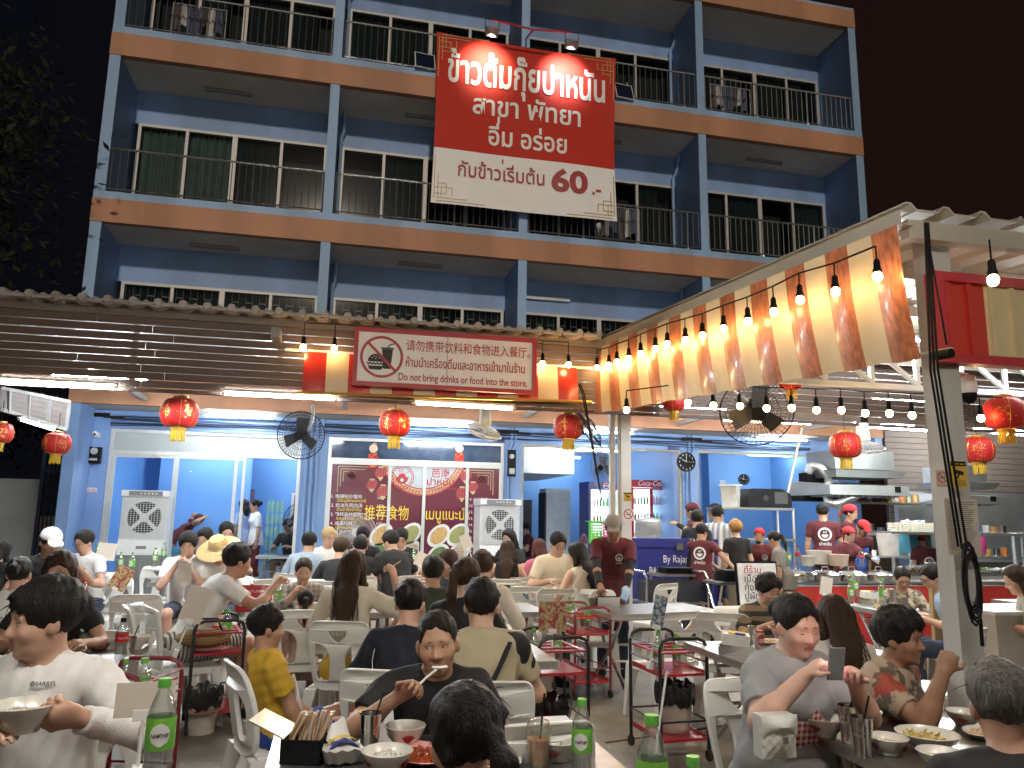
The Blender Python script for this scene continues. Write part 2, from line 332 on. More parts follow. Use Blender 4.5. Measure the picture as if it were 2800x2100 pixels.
for i in range(3):
    zt = (5.98, 9.27, 12.53)[i]; z0 = FL[i][2]
    for k in range(4):
        x0 = XB[k]+(.29 if k == 0 else .17 if k < 3 else .32); x1 = XB[k+1]-(.12 if k < 3 else .23)
        w = MB(); fr = .055
        w.lo((x0, YW-.03, zt-fr), (x1, YW+.06, zt), WF); w.lo((x0, YW-.03, z0), (x1, YW+.06, z0+fr), WF)
        for j in range(5):
            x = x0+(x1-x0)*j/4; ww = .06 if j != 2 else .1
            xa = x if j == 0 else x-ww if j == 4 else x-ww/2; w.lo((xa, YW-.028-(.004 if j == 2 else 0), z0+fr+.001), (xa+ww, YW+.055, zt-fr-.001), WF)
        W_ = w.build('window', BL)
        p = MB()
        for j in range(4): p.quad((x0+(x1-x0)*j/4+.02, YW+.01, z0+.03), (x0+(x1-x0)*(j+1)/4-.02, YW+.01, z0+.03), (x0+(x1-x0)*(j+1)/4-.02, YW+.01, zt-.03), (x0+(x1-x0)*j/4+.02, YW+.01, zt-.03), PANE)
        p.build('pane', W_)
        rr = random.Random(i*7+k)
        for j in range(4):
            if rr.random() < .25: continue
            a, e = x0+(x1-x0)*(j+.02)/4, x0+(x1-x0)*(j+rr.choice((.97, .97, .6)))/4; fq = rr.uniform(55, 75); ph = rr.random()*6
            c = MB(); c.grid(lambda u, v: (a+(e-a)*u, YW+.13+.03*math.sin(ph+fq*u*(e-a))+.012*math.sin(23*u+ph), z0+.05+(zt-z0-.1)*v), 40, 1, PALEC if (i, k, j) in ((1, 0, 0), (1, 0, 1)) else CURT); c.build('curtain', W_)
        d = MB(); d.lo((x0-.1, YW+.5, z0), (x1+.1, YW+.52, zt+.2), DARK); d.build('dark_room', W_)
        if i == 0:
            gr = MB()
            for j in range(int((x1-x0)/.13)):
                x = x0+.07+j*.13; gr.cyl((x, YW+.07, z0+.05), (x, YW+.07, zt-.05), .006, WF, n=4)
                for q in range(6):
                    z = z0+.3+(zt-z0-.4)*(q+(.5 if j % 2 else 0))/6; gr.bar((x, YW+.07, z), (x+.13, YW+.07, z), .008, .012, WF)
            gr.build('window_grille', W_)
        # railing of this bay
        r = MB(); a = XB[k]+(.1 if k == 0 else .13); e = XB[k+1]-(.08 if k == 3 else .11); y = YF+.06; zb = z0+.05; zr = z0+.86
        r.cyl((a, y, zr), (e, y, zr), .022, RAIL, n=8); r.cyl((a, y, zb+.03), (e, y, zb+.03), .016, RAIL, n=6)
        n = round((e-a)/.128)
        for j in range(n+1):
            x = a+(e-a)*j/n; big = j % (n//3) == 0
            r.cyl((x, y, z0 if big else zb+.03), (x, y, zr if not big else zr+.02), .02 if big else .0085, RAIL, n=6, caps=big)
            if big: r.cyl((x, y, z0), (x, y, z0+.05), .03, RAIL, n=8)
        r.build('balcony_railing', BL)
for i in range(3):
    for k in (1, 3):
        p = MB(); x = XB[k]+(.15 if k < 3 else -.17); z = FL[i+1][0]
        p.tube([(x, YW-.06, FL[i][2]), (x, YW-.06, z-.55), (x+.05, YW-.12, z-.42), (x+.05, YW-.3, z-.2), (x+.05, YW-.3, z)], .035, BLUE2, n=8); p.build('drain_pipe', BL)
    for k in range(4):
        if i == 2: continue
        p = MB(); x = (XB[k]+XB[k+1])/2; z = FL[i+1][0]
        if i == 0 and k == 2: p.lo((XB[2]+.3, YW-.09, 6.27), (XB[2]+1.35, YW-.01, 6.33), WHITEP)
        else: p.lo((x-.5, 14.95, z-.06), (x+.4, 15.03, z), mat('dim_lamp_body', (.25, .25, .24), .5))
        p.build('balcony_lamp', BL)
# ------------------------------------------------------------------ ground floor: walls, shopfronts
gw = MB(); BB = BLUE
PIL = [(-4.57, -4.10), (-.72, -.22), (3.26, 3.62), (7.14, 7.50), (10.98, 11.45)]
for a, c in PIL: gw.lo((a, YG-.005, 0), (c, YG+.45, 3.10), BB)
gw.lo((-4.57, YG, 3.10), (11.45, YG+.2, 3.43), BB)
gw.build('shop_wall', BL)
iw = MB(); INT = mat('interior_blue', (.13, .31, .66), .6, var=.04, nscale=1, dirt=.08)
for a in PIL[1:4]: iw.lo(((a[0]+a[1])/2-.08, YG+.44, .12), ((a[0]+a[1])/2+.08, 21, 3.42), INT)
iw.lo((-4.4, 20.6, .12), (11.3, 20.75, 3.42), INT); iw.lo((-4.39, YG+.3, .12), (-4.33, 20.6, 3.42), INT); iw.lo((11.2, YG+.3, .12), (11.26, 20.6, 3.42), INT)
iw.lo((8.1, 18.3, .12), (11.2, 18.45, 3.42), INT); iw.lo((-3.9, 18.4, .12), (-1.95, 18.55, 3.42), INT); iw.lo((9.2, 17.9, .12), (9.5, 18.3, 3.42), INT)
iw.lo((3.7, 16.6, 2.6), (5.2, 20, 3.42), WHITEP)
iw.build('interior_wall', BL)
SG = clear_mat('shop_glass', (.92, .96, .98), .06, .02); FROST = mat('frosted_panel', (.46, .51, .52), .35, var=.04, nscale=2)
def frame_rect(m, x0, x1, z0, z1, y, w, t, mt):
    m.lo((x0, y-t/2, z0), (x0+w, y+t/2, z1), mt); m.lo((x1-w, y-t/2, z0), (x1, y+t/2, z1), mt); m.lo((x0+w, y-t/2+.001, z1-w), (x1-w, y+t/2-.001, z1), mt); m.lo((x0+w, y-t/2+.001, z0), (x1-w, y+t/2-.001, z0+w), mt)
ys = YG+.10
w = MB(); frame_rect(w, -4.10, -.72, .12, 3.10, ys, .06, .1, ALU); w.lo((-4.04, ys-.04, 2.64), (-.78, ys+.04, 2.71), ALU); w.lo((-1.75, ys-.035, 2.71), (-1.70, ys+.035, 3.04), ALU)
S1 = w.build('shopfront', BL)
w = MB(); w.lo((-4.04, ys-.01, 2.71), (-1.75, ys+.01, 3.04), FROST); w.lo((-1.70, ys-.01, 2.71), (-.78, ys+.01, 3.04), FROST); w.build('transom_panel', S1)
w = MB()
for a, c, y in ((-4.04, -2.95, ys+.02), (-2.95, -1.72, ys-.012)): frame_rect(w, a, c, .15, 2.64, y, .05, .03, ALU); w.quad((a, y, .2), (c, y, .2), (c, y, 2.6), (a, y, 2.6), SG)
w.lo((-1.92, ys-.03, .15), (-1.86, ys-.028, 2.64), ALU); w.build('sliding_glass_door', S1)
w = MB(); frame_rect(w, -.22, 3.26, .12, 3.10, ys, .06, .1, ALU); w.lo((-.16, ys-.04, 2.63), (3.20, ys+.04, 2.70), ALU); S2 = w.build('shopfront', BL)
w = MB(); w.lo((-.16, ys-.006, 2.70), (3.20, ys+.006, 3.04), mat('dark_transom', (.045, .075, .13), .08, var=.3, nscale=4, spec=.8)); w.build('transom_panel', S2)
def X2(x): return pt(553+x/4, 1000, Y=ys).x          # zoom tile column -> wall position
def ZZ(y, x=1000): return pt(553+x/4, 829.5+y/4, Y=ys).z
MUR = mat('mural_maroon', (.12, .014, .036), .25, var=.12, nscale=2, spec=.6); MURP = mat('mural_pale', (.50, .56, .60), .25, var=.04); CREAM = mat('mural_cream', (.62, .50, .28), .35, var=.05)
MW = mat('mural_white', (.75, .74, .74), .4, var=0); MY = mat('mural_yellow', (.85, .68, .06), .4, var=0); MR = mat('mural_red', (.42, .02, .03), .4, var=0); MRB = mat('mural_lantern', (.36, .03, .05), .4, var=.1)
w = MB(); w.lo((-.16, ys-.008, .18), (3.20, ys+.008, 2.63), MUR)
w.build('mural_glass', S2)
w = MB(); yy = ys-.012; O = lambda x, z, k=0: Vector((x, yy-k*.0015, z))
cx, cz, rr_ = 1.63, 2.88, .88; ch_ = lambda r: math.asin(.25/r)
w.disc(O(cx, cz, 1), -XX, UP, rr_, MR, 48, a0=-math.pi+ch_(rr_), a1=-ch_(rr_)); w.disc(O(cx, cz, 2), -XX, UP, rr_-.02, CREAM, 48, a0=-math.pi+ch_(rr_-.02), a1=-ch_(rr_-.02))
w.disc(O(cx, cz, 3), -XX, UP, rr_-.13, MR, 48, a0=-math.pi+ch_(rr_-.13), a1=-ch_(rr_-.13)); w.disc(O(cx, cz, 4), -XX, UP, rr_-.15, MURP, 48, a0=-math.pi+ch_(rr_-.15), a1=-ch_(rr_-.15))
for j in range(30):                                   # key fret round the rim
    a = -.36-(math.pi-.72)*(j+.5)/30; c = Vector((math.cos(a), 0, math.sin(a))); t = Vector((-math.sin(a), 0, math.cos(a))); q = Vector((cx, yy-.0052, cz))
    for (r0, t0, r1, t1) in ((.03, -.036, .03, .03), (.03, .03, .10, .03), (.10, .03, .10, -.018), (.10, -.018, .062, -.018), (.062, -.018, .062, .008)):
        w.bar(q+c*(rr_-r0)+t*t0, q+c*(rr_-r1)+t*t1, .013, .001, MR, up=(0, 1, 0))
# bowl emblem and names
e = Vector((1.22, yy-.008, 2.36)); w.disc(e, XX, UP, .235, MR, 32, .222); w.disc(e, XX, UP, .19, MR, 32, .182)
for j in range(26):
    a = 2*math.pi*j/26; w.bar(e+Vector((math.cos(a), 0, math.sin(a)))*.192, e+Vector((math.cos(a+.12), 0, math.sin(a+.12)))*.22, .012, .001, MR, up=(0, 1, 0))
w.disc(e+Vector((0, 0, -.01)), XX, UP, .12, MR, 20, a0=math.pi, a1=2*math.pi); w.disc(e+Vector((0, 0, .0)), XX, UP, .075, MR, 16, a0=0, a1=math.pi); w.bar(e+Vector((-.14, 0, -.005)), e+Vector((.14, 0, -.005)), .014, .001, MR, up=(0, 1, 0))
w.bar(e+Vector((.02, 0, .05)), e+Vector((.15, 0, .12)), .01, .001, MR, up=(0, 1, 0)); w.disc(e+Vector((0, -.001, -.055)), XX, UP, .035, MURP, 14)
for j in (-1, 0, 1):
    for q in range(4): w.bar(e+Vector((j*.035-.03+.012*(q % 2), 0, .085+.022*q)), e+Vector((j*.035-.03+.012*((q+1) % 2), 0, .107+.022*q)), .009, .001, MR, up=(0, 1, 0))
w.txt('芭南', O(1.98, 2.39, 5), XX, UP, .19, MR, bold=.006); w.txt('ปาหนัน', O(1.98, 2.22, 5), XX, UP, .2, MR, bold=.01); w.txt('ข้าวต้มกุ๊ยสูตรต้นตำรับ', O(1.98, 2.13, 5), XX, UP, .08, MR)
for s_, x in (('推荐食物', .95), ('เมนูแนะนำ', 2.14)):
    w.txt(s_, O(x, 1.55, 1), XX, UP, .30, MR, bold=.016, w=.86, z=.001); w.txt(s_, O(x, 1.55, 2), XX, UP, .30, MY, bold=.0, w=.85, z=.004)
items = (('1. 咖喱粉炒蟹肉', 'เนื้อปูผัดผงกะหรี่', '220.-'), ('2. 奶油冬阴功汤', 'ต้มยำกุ้งน้ำข้น', '150.-'), ('3. 辣椒盐炒鱿鱼', 'หอยลายผัดพริกเผา', '120.-'), ('4. 咸蛋炒鱿鱼', 'ปลาหมึกผัดไข่เค็ม', '150.-'), ('5. 陈皮炖鸭汤', 'เป็ดตุ๋น', '120.-'))
for j, (a, c, p_) in enumerate(items):
    z = 1.93-j*.17; w.txt(a, O(-.11, z, 2), XX, UP, .085, MW, 'LEFT', bold=.004); w.txt(c, O(.0, z-.075, 2), XX, UP, .085, MY, 'LEFT'); w.txt(p_, O(.92, z, 2), XX, UP, .085, MW, 'RIGHT', bold=.004)
for j, a in enumerate(('9. 红肉豆腐', '10. 炸鸡翅', '12. 香草炸鸡', '13. 香辣排骨', '14. 煎蛋卷', '15. 虾干芥蓝', '16. 凉拌粉丝', '17. 炸豆腐', '18. 酸辣汤')):
    w.txt(a, O(2.58, 1.93-j*.125, 2), XX, UP, .075, MW, 'LEFT', bold=.004); w.bar(O(2.68, 1.895-j*.125, 2), O(2.98, 1.895-j*.125, 2), .018, .001, MY, up=(0, 1, 0))
for sx in (-1, 1):                                    # corner knots
    x0 = 1.52+sx*1.55
    for q in range(3): z = 2.54-q*.05; w.bar(O(x0-sx*(.02+q*.05), z, 1), O(x0-sx*(.75-q*.2), z, 1), .010, .001, CREAM, up=(0, 1, 0)); w.bar(O(x0-sx*(.02+q*.05), z, 1), O(x0-sx*(.02+q*.05), 2.05+q*.1, 1), .010, .001, CREAM, up=(0, 1, 0))
    k0 = O(x0-sx*.27, 2.36, 1)
    for a in range(4):
        for q in (-.05, 0, .05): d = Vector((math.cos(math.pi/4+a*math.pi/2), 0, math.sin(math.pi/4+a*math.pi/2))); t = Vector((-d.z, 0, d.x)); w.bar(k0+t*q-d*.08, k0+t*q+d*.08, .010, .001, CREAM, up=(0, 1, 0))
for x, z, r in ((.80, 2.44, .13), (.64, 2.2, .12), (.86, 2.08, .14), (2.49, 2.42, .13), (2.64, 2.2, .12), (2.42, 2.08, .14)):   # printed lanterns
    w.lathe([(0, .001), (r*.8, .001), (r, 0)], O(x, z, 7), MRB, 20, ax=(0, -1, 0), sq=(1, .8))
    for q in (-.6, -.2, .2, .6): w.tube([O(x+r*q*math.cos(t), z+r*.78*math.sin(t), 9) for t in (-1.3, -.7, 0, .7, 1.3)], .006, CREAM, 4, flat=.2)
    w.bar(O(x-.05, z+r*.82, 9), O(x+.05, z+r*.82, 9), .03, .001, CREAM, up=(0, 1, 0)); w.bar(O(x-.05, z-r*.82, 9), O(x+.05, z-r*.82, 9), .03, .001, CREAM, up=(0, 1, 0)); w.bar(O(x, z-r*.85, 9), O(x, z-r*1.2, 9), .05, .001, CREAM, up=(0, 1, 0))
for j, (x, z) in enumerate(((.86, 1.24), (1.42, 1.26), (.80, .88), (1.42, .92), (1.98, 1.24), (2.36, 1.26), (1.98, .86), (2.38, .90))):   # printed dishes
    fo = mat('printed_food_%s' % 'abcd'[j % 4], [(.45, .20, .06), (.40, .33, .12), (.16, .24, .06), (.35, .22, .12)][j % 4], .4, var=.8, nscale=18, col2=[(.7, .5, .2), (.20, .28, .10), (.05, .12, .03), (.62, .52, .40)][j % 4])
    w.lathe([(0, .001), (.25, .001), (.26, 0)], O(x, z, 2), MW, 24, ax=(0, -1, 0), sq=(1, .68)); w.lathe([(0, .001), (.19, .001), (.2, 0)], O(x, z, 4), fo, 20, ax=(0, -1, 0), sq=(1, .66))
w.build('mural_print', S2)
w = MB()
for a, c in ((-.16, .98), (.98, 1.66), (1.66, 2.52), (2.52, 3.20)):
    y = ys-.03-(.012 if a in (.98, 1.66) else 0); w.lo((a-.02, y-.012, .15), (a+.03, y+.012, 2.63), ALU); w.lo((c-.03, y-.0115, .151), (c+.02, y+.0115, 2.629), ALU); w.lo((a+.03, y-.011, 2.58), (c-.03, y+.011, 2.628), ALU); w.lo((a+.03, y-.011, .152), (c-.03, y+.011, .21), ALU)
w.lo((1.60, ys-.07, .9), (1.62, ys-.045, 1.2), BLACKP); w.build('sliding_door_frame', S2)
w = MB()
for a, c in ((3.62, 7.14), (7.50, 10.98)): frame_rect(w, a, c, .0, 3.10, YG+.08, .05, .1, mat('old_frame', (.33, .31, .26), .6, .2, var=.2))
w.build('opening_frame', BL)
cb = MB(); rnd = random.Random(4)                      # cable bundles and pipes under the soffit
for j in range(9):
    z = 3.36-j*.022; cb.tube([(-4.1+1.3*t, YG-.05-.01*(j % 3), z-.025*math.sin(t*2.1+j)+rnd.uniform(-.012, .012)) for t in range(12)], .008+.004*(j % 2), mat('cable', (.02, .03, .06), .6) if j % 3 else BLUE, 5)
for x in (-4.35, 3.3, 7.35): cb.box((x, YG-.06, 3.33), (.45, .07, .07), BLACKP); cb.box((x+.3, YG-.05, 3.30), (.35, .05, .04), BLACKP)
for x in (-.62, -.52, -.42, 3.32, 3.40, 7.22, 7.31): cb.tube([(x, YG-.045, .1), (x, YG-.045, 2.95), (x+.07, YG-.05, 3.1), (x+.07, YG-.05, 3.43)], .036 if x < 0 else .028, BLUE, 8)
cb.build('conduit', BL)

FILLW = glow('fill_window', (1.0, .88, .70), .52)  # glow of the added windows, a soft fill for facade and soffits
nb = thing('added_shade_building', 'unseen grey building added behind the diners to shade the yard and soften the facade light', 'building', (2, -16, 0)); m = MB(); NBM = mat('added_render', (.35, .34, .32), .8, var=.1)  # unseen block added to keep the street light off the yard
m.lo((-30, -22, 0), (40, -16, 13.0), NBM); m.build('wall', nb); m = MB(); m.lo((-30.3, -22.3, 13.0), (40.3, -15.7, 13.3), SOFFIT); m.build('roof', nb); m = MB()
for k in range(17):
    for z in (1.2, 4.4, 7.6, 10.6): m.lo((-28+k*4, -16.02, z), (-25.8+k*4, -15.95, z+1.6), FILLW if z > 4 and (k*7+int(z)*3) % 4 else DARK)
m.build('window', nb)
# ------------------------------------------------------------------ dark yard on the left
n_ = MB(); YD = mat('rendered_wall', (.45, .45, .44), .8, var=.1, nscale=1.5, bump=.3, dirt=.3)
n_.lo((-14, 15.9, 0), (-5.43, 16.1, 2.1), YD); n_.lo((-14, 15.87, 2.1), (-5.40, 16.13, 2.17), YD); fit('yard_wall', n_, 'low pale rendered wall beyond the blue pillar on the dark side', 'wall')
gt = thing('metal_gate', 'tall dark blue barred gate standing between the pale wall and blue pillar', 'gate', (-5.2, 15.9, 0)); m_ = MB(); GB = mat('gate_blue', (.012, .02, .05), .5)
for k in range(11): m_.cyl((-5.37+k*.068, 15.9, .05), (-5.37+k*.068, 15.9, 2.5), .014, GB, n=6); m_.cyl((-5.37+k*.068, 15.9, 2.5), (-5.37+k*.068, 15.9, 2.62), .018, GB, r2=.001, n=6)
m_.build('bars', gt); m_ = MB(); m_.lo((-5.40, 15.8, 0), (-5.34, 15.88, 2.7), GB); m_.lo((-4.66, 15.86, 0), (-4.6, 15.94, 2.7), GB)
for z in (.1, 1.15, 2.3): m_.lo((-5.34, 15.875, z), (-4.66, 15.925, z+.06), GB)
m_.lo((-5.34, 15.93, .15), (-4.66, 15.94, 1.15), GB); m_.build('gate_frame', gt)
def tree(name, loc, h, r, n, label, seed):
    t = thing(name, label, 'tree', loc); rr = random.Random(seed); bk = mat('bark', (.10, .075, .05), .9, var=.3, nscale=12, bump=.5); k = MB(); L = Vector(loc); tips = []
    k.tube([L, L+Vector((.15, 0, h*.35)), L+Vector((.05, .1, h*.6))], [.26, .2, .15], bk, 9)
    for i in range(11):
        a = rr.random()*6.28; q = L+Vector((.1, .05, h*rr.uniform(.35, .6))); e = L+Vector((math.cos(a)*r*rr.uniform(.5, .95), math.sin(a)*r*rr.uniform(.5, .95), h*rr.uniform(.55, .98)))
        k.tube([q, (q+e)/2+Vector((0, 0, .3)), e], [.1, .06, .02], bk, 6); tips += [e, (q+e)/2+Vector((0, 0, .3))]
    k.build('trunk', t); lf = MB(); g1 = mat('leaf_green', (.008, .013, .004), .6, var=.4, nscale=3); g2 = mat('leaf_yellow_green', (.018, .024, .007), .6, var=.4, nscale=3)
    for i in range(n):
        c = rr.choice(tips)+Vector((rr.gauss(0, 1), rr.gauss(0, 1), rr.gauss(0, 1)))*(r*.20); d = Vector((rr.gauss(0, 1), rr.gauss(0, 1), rr.gauss(-.4, .6))).normalized(); s = d.orthogonal().normalized()*rr.uniform(.025, .05); l = rr.uniform(.14, .26)
        lf.add([c, c+d*l*.5+s, c+d*l, c+d*l*.5-s], [(0, 1, 2, 3)], g1 if rr.random() < .7 else g2)
    lf.build('crown', t)
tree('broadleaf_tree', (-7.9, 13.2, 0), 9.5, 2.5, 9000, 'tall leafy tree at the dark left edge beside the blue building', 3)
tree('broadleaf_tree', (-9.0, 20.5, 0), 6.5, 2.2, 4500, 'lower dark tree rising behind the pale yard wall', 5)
# ------------------------------------------------------------------ canopy: roof, slatted fascia
YC = 8.2
cp = thing('canopy', 'wavy tiled canopy roof with a slatted brown wood front spanning the dining yard', 'canopy', (0, YC, 0))
RT = mat('roof_sheet', (.44, .41, .38), .55, var=.12, nscale=3, dirt=.2); pitch = .232
def crest(x): t = (x/pitch) % 1.0; return .052*math.exp(-((t-.5)/.17)**2)
r_ = MB(); x0, x1 = -8.0, 2.78; NX = int((x1-x0)/pitch)*10
r_.grid(lambda u, v: (x0+(x1-x0)*u, YC-.22+6.3*v, 3.645+.055*v*6+crest(x0+(x1-x0)*u)), NX, 6, RT, thick=-.03); r_.build('roof', cp)
r_ = MB()
for k in range(int((x1-x0)/pitch)+1):
    x = x0+(k+.5)*pitch; r_.tube([(x, YC-.26, 3.668), (x, YC-.20, 3.672), (x, YC-.05, 3.68)], [.038, .045, .045], RT, 10)
    r_.tube([(x-pitch/2-.08, YC-.245, 3.648), (x-pitch/2+.08, YC-.245, 3.648)], .02, RT, 8)
r_.build('ridge_caps', cp)
f_ = MB(); rnd = random.Random(11); z = 2.84
while z < 3.56:
    h = .072; xa = -8.0
    while xa < 9.6:
        xb = min(9.6, xa+rnd.uniform(2.6, 3.4)); f_.lo((xa, YC-.005, z), (xb-.006, YC+.005, z+h), WOOD); xa = xb
    z += h+rnd.choice((.005, .009, .012, .014))
f_.lo((-8, YC-.02, 3.565), (9.6, YC+.02, 3.66), mat('fascia_board', (.20, .17, .14), .6, var=.2, stretch=(.5, 4, 9)))
f_.build('slatted_front', cp)
f_ = MB()
for k in range(13): x = -7.8+k*1.42; f_.lo((x, YC+.015, 2.84), (x+.06, YC+.07, 3.64), ALU)
f_.lo((-8, YC+.02, 2.80), (9.6, YC+.07, 2.835), mat('dark_beam', (.09, .055, .045), .6)); f_.lo((-8, YC+.075, 3.5), (9.6, YC+.16, 3.58), ALU)
for x in (-6.8, -3.4, 0, 3.4, 6.6, 9.4): f_.lo((x, YC+.1, 3.50), (x+.08, YF-.05, 3.58), ALU)
f_.build('frame', cp)
f_ = MB(); f_.grid(lambda u, v: (2.78+9*u, YC+.2+5.9*v, 3.62+.3*v), 20, 2, mat('white_sheet', (.62, .62, .60), .5, var=.06)); f_.grid(lambda u, v: (-7.9+10.6*u, YC+.1+6.0*v, 3.56+.33*v), 20, 2, mat('white_sheet', (.6, .6, .6))); f_.build('ceiling_sheet', cp)
f_ = MB(); p = pt(595, 730, Y=YC); f_.box(p+Vector((.02, -.14, 0)), (.09, .28, .10), mat('dark_box', (.3, .29, .27), .5)); f_.build('beam_end', cp)
# left side slatted awning frame seen from below, in the dark
s_ = thing('slatted_side_panel', 'grey framed panel of brown slats hanging beside the white tube at upper left', 'panel', (-4.4, 10.2, 2.5)); m_ = MB(); A = pt(0, 838, d=10.4); B_ = pt(150, 868, d=11.2); C_ = pt(143, 928, d=11.2); D_ = pt(0, 884, d=10.4)
for k in range(5): a = A+(D_-A)*(k+.1)/5; d = B_+(C_-B_)*(k+.1)/5; m_.bar(a+(D_-A)*.08, d+(C_-B_)*.08, .012, .105, mat('grey_slat', (.12, .10, .095), .6, var=.2))
m_.build('slats', s_); m_ = MB()
GA = mat('grey_angle', (.22, .22, .22), .6)
for a, c in ((A, B_), (D_, C_), (B_, C_)): m_.bar(a, c, .05, .05, GA)
for t in (.12, .40, .70): m_.bar(A+(B_-A)*t, D_+(C_-D_)*t, .05, .05, GA)
m_.build('frame', s_)
# ------------------------------------------------------------------ lamps
def tube_lamp(a, b_, label, warm=False, tm=None, group='tube lamps under the canopy and the soffit'):
    a = Vector(a); b_ = Vector(b_); t = thing('tube_lamp', label, 'lamp', (a+b_)/2, 0, group); d = (b_-a).normalized(); m = MB()
    m.bar(a-d*.03, b_+d*.03, .045, .03, WHITEP); m.v = [(v[0], v[1], v[2]+.035) for v in m.v]; m.build('fitting', t)
    m = MB(); m.cyl(a, b_, .014, tm or (WARMTUBE if warm else TUBE), n=10); m.build('glowing_tube', t)
    [MB().cyl(p, q, .017, WHITEP, n=10).build('end_cap', t) for p, q in ((a-d*.03, a), (b_, b_+d*.03))]
def tl(x0, y0, x1, y1, label, warm=False, Y=None, Z=None, Y2=None):
    a = pt(x0, y0, Y=Y, Z=Z) ; c = pt(x1, y1, Y=Y2 or Y, Z=Z); tube_lamp(a, c, label, warm)
tl(0, 823, 247, 836, 'long white tube lamp below the slats at the left edge', Y=YC-.06)
tl(487, 850, 722, 862, 'white tube lamp touching the red awning edge', Y=YC-.06)
tl(900, 871, 1106, 883, 'warm yellow tube lamp below the striped awning', True, Y=YC-.02)
tube_lamp(pt(43, 906, Y=9.8), pt(115, 928, Y=10.6), 'short white tube lamp under the slatted side panel', tm=glow('weak_tube', (.93, .97, 1), 14))
tl(1562, 907, 1750, 915, 'warm tube lamp half hidden by the big black fan', True, Y=YC+.9)
tl(1870, 921, 2000, 930, 'white tube lamp above the orbit fan in front of the steel hood', Y=YC+.9)
tl(2143, 935, 2280, 943, 'tube lamp passing behind the right hand lantern', Y=YC+.9)
for x0, x1, y0, y1, lb in ((425, 515, 884, 890, 'tube lamp on the soffit above the frosted glass panel'), (889, 984, 904, 915, 'tube lamp on the soffit right of the middle lantern'), (1275, 1390, 922, 935, 'tube lamp on the soffit behind the white post'), (1659, 1770, 944, 953, 'tube lamp on the soffit above the blue kitchen header')):
    a = pt(x0, y0, Z=3.36); c = pt(x1, y1, Z=3.36); tube_lamp((a.x, 14.75, 3.37), (a.x+1.2, 14.75, 3.37), lb, tm=TUBE2)
for x, y, z, lb in ((-3.2, 17.0, 3.30, 'tube lamp lighting the room behind the glass door'), (-1.3, 19.2, 3.30, 'tube lamp at the back of the first shop room'), (4.3, 16.2, 3.22, 'tube lamp inside the open room with the fridges'), (5.6, 17.6, 3.25, 'tube lamp over the two glass drink fridges'), (8.3, 16.4, 3.22, 'tube lamp just inside the kitchen opening'), (9.9, 17.2, 3.25, 'tube lamp deep inside the kitchen room'), (5.2, 19.9, 3.25, 'tube lamp at the far end of the fridge room')):
    tube_lamp((x, y, z), (x+1.2, y, z), lb, tm=TUBE if x < 0 else TUBE2)
for x, y, z, lb in ((-3.9, 11.4, 3.42, 'tube lamp between the canopy frame and the left shopfront'), (-1.2, 11.2, 3.42, 'tube lamp seen as dashes through the slats'), (1.6, 11.4, 3.42, 'tube lamp behind the sign board under the roof'), (5.0, 11.4, 3.42, 'tube lamp above the blue ice chest'), (8.6, 11.4, 3.30, 'tube lamp above the steel cooking hood'), (4.3, 6.1, 3.34, 'tube lamp over the white truss, nearer the awning'), (6.1, 5.4, 3.34, 'tube lamp over the white truss at far right'), (7.6, 9.6, 3.4, 'tube lamp over the pots and the red counter'), (12.2, 12.6, 3.5, 'tube lamp added over the cooking range at far right')):  # the range lamp is added to brighten the dark annex wall
    tube_lamp((x, y, z), (x+1.2, y, z), lb)
def bulb(p, label, group, ln=.12):
    p = Vector(p); t = thing('string_bulb', label, 'bulb', p, 0, group); m = MB(); m.ell(p, (.03, .03, .034), BULB, 12); m.build('glowing_bulb', t)
    m = MB(); m.lathe([(.012, .115), (.02, .10), (.021, .06), (.027, .045), (.027, .025)], p, BLACKP, 12); m.cyl(p+UP*.11, p+UP*(.11+ln), .005, BLACKP, n=5); m.build('socket', t); return p+UP*(.11+ln)
# right hand gutter run
G0 = Vector((2.91, 8.4, 3.60)); G1 = pt(2463*.79, 611*.79, d=4.8)
def gut(t, dx=0, dz=0): return G0+(G1-G0)*t+Vector((dx, 0, dz))
def tgut(px):  # image column -> parameter on the gutter line
    lo, hi = -.05, 1.1
    for _ in range(40):
        mid = (lo+hi)/2; q = np.array(gut(mid, dx=-.16))-CAM; x = 1400+FPX*(q@_R)/(q@_f)
        if x < px*2800/2212: lo = mid
        else: hi = mid
    return lo
ends = []; s3 = lambda x, y: ((1600+x/1.843)*.79, (560+y/1.843)*.79)
names = 'first second third fourth fifth sixth seventh eighth ninth tenth eleventh twelfth thirteenth fourteenth fifteenth'.split()
for i, (x, y) in enumerate(((60, 820), (120, 808), (160, 792), (220, 775), (280, 750), (354, 725), (414, 703), (505, 682), (592, 660), (698, 625), (820, 588), (951, 540), (1083, 480), (1262, 438), (1474, 362))):
    vx, vy = s3(x, y); t = tgut(vx); q = gut(t, dx=-.16); dep = float((np.array(q)-CAM)@_f); e = bulb(pt(vx, vy, d=dep), '%s warm bulb from the far end of the string along the striped awning' % names[i], 'bulbs strung along the striped awning', .09); ends.append(e)
m = MB(); m.tube(ends, .007, BLACKP, 5); fit('light_cable', m, 'black cable carrying the bulbs along the metal gutter', 'cable')
bulb(pt(*s3(2056, 380), d=4.1), 'tilted warm bulb in front of the red and cream box sign', 'bulbs under the right pavilion')
ends = []
for i, (x, y) in enumerate(((655, 750), (722, 752), (1172, 785), (1228, 788))):
    ends.append(bulb(pt(x, y, Y=YC-.16), ['warm bulb left of the sign board, further from the sign', 'warm bulb left of the sign board, next to the sign', 'warm bulb right of the sign board, next to the sign', 'warm bulb right of the sign board, closer to the gutter'][i], 'bulbs beside the sign board', .15))
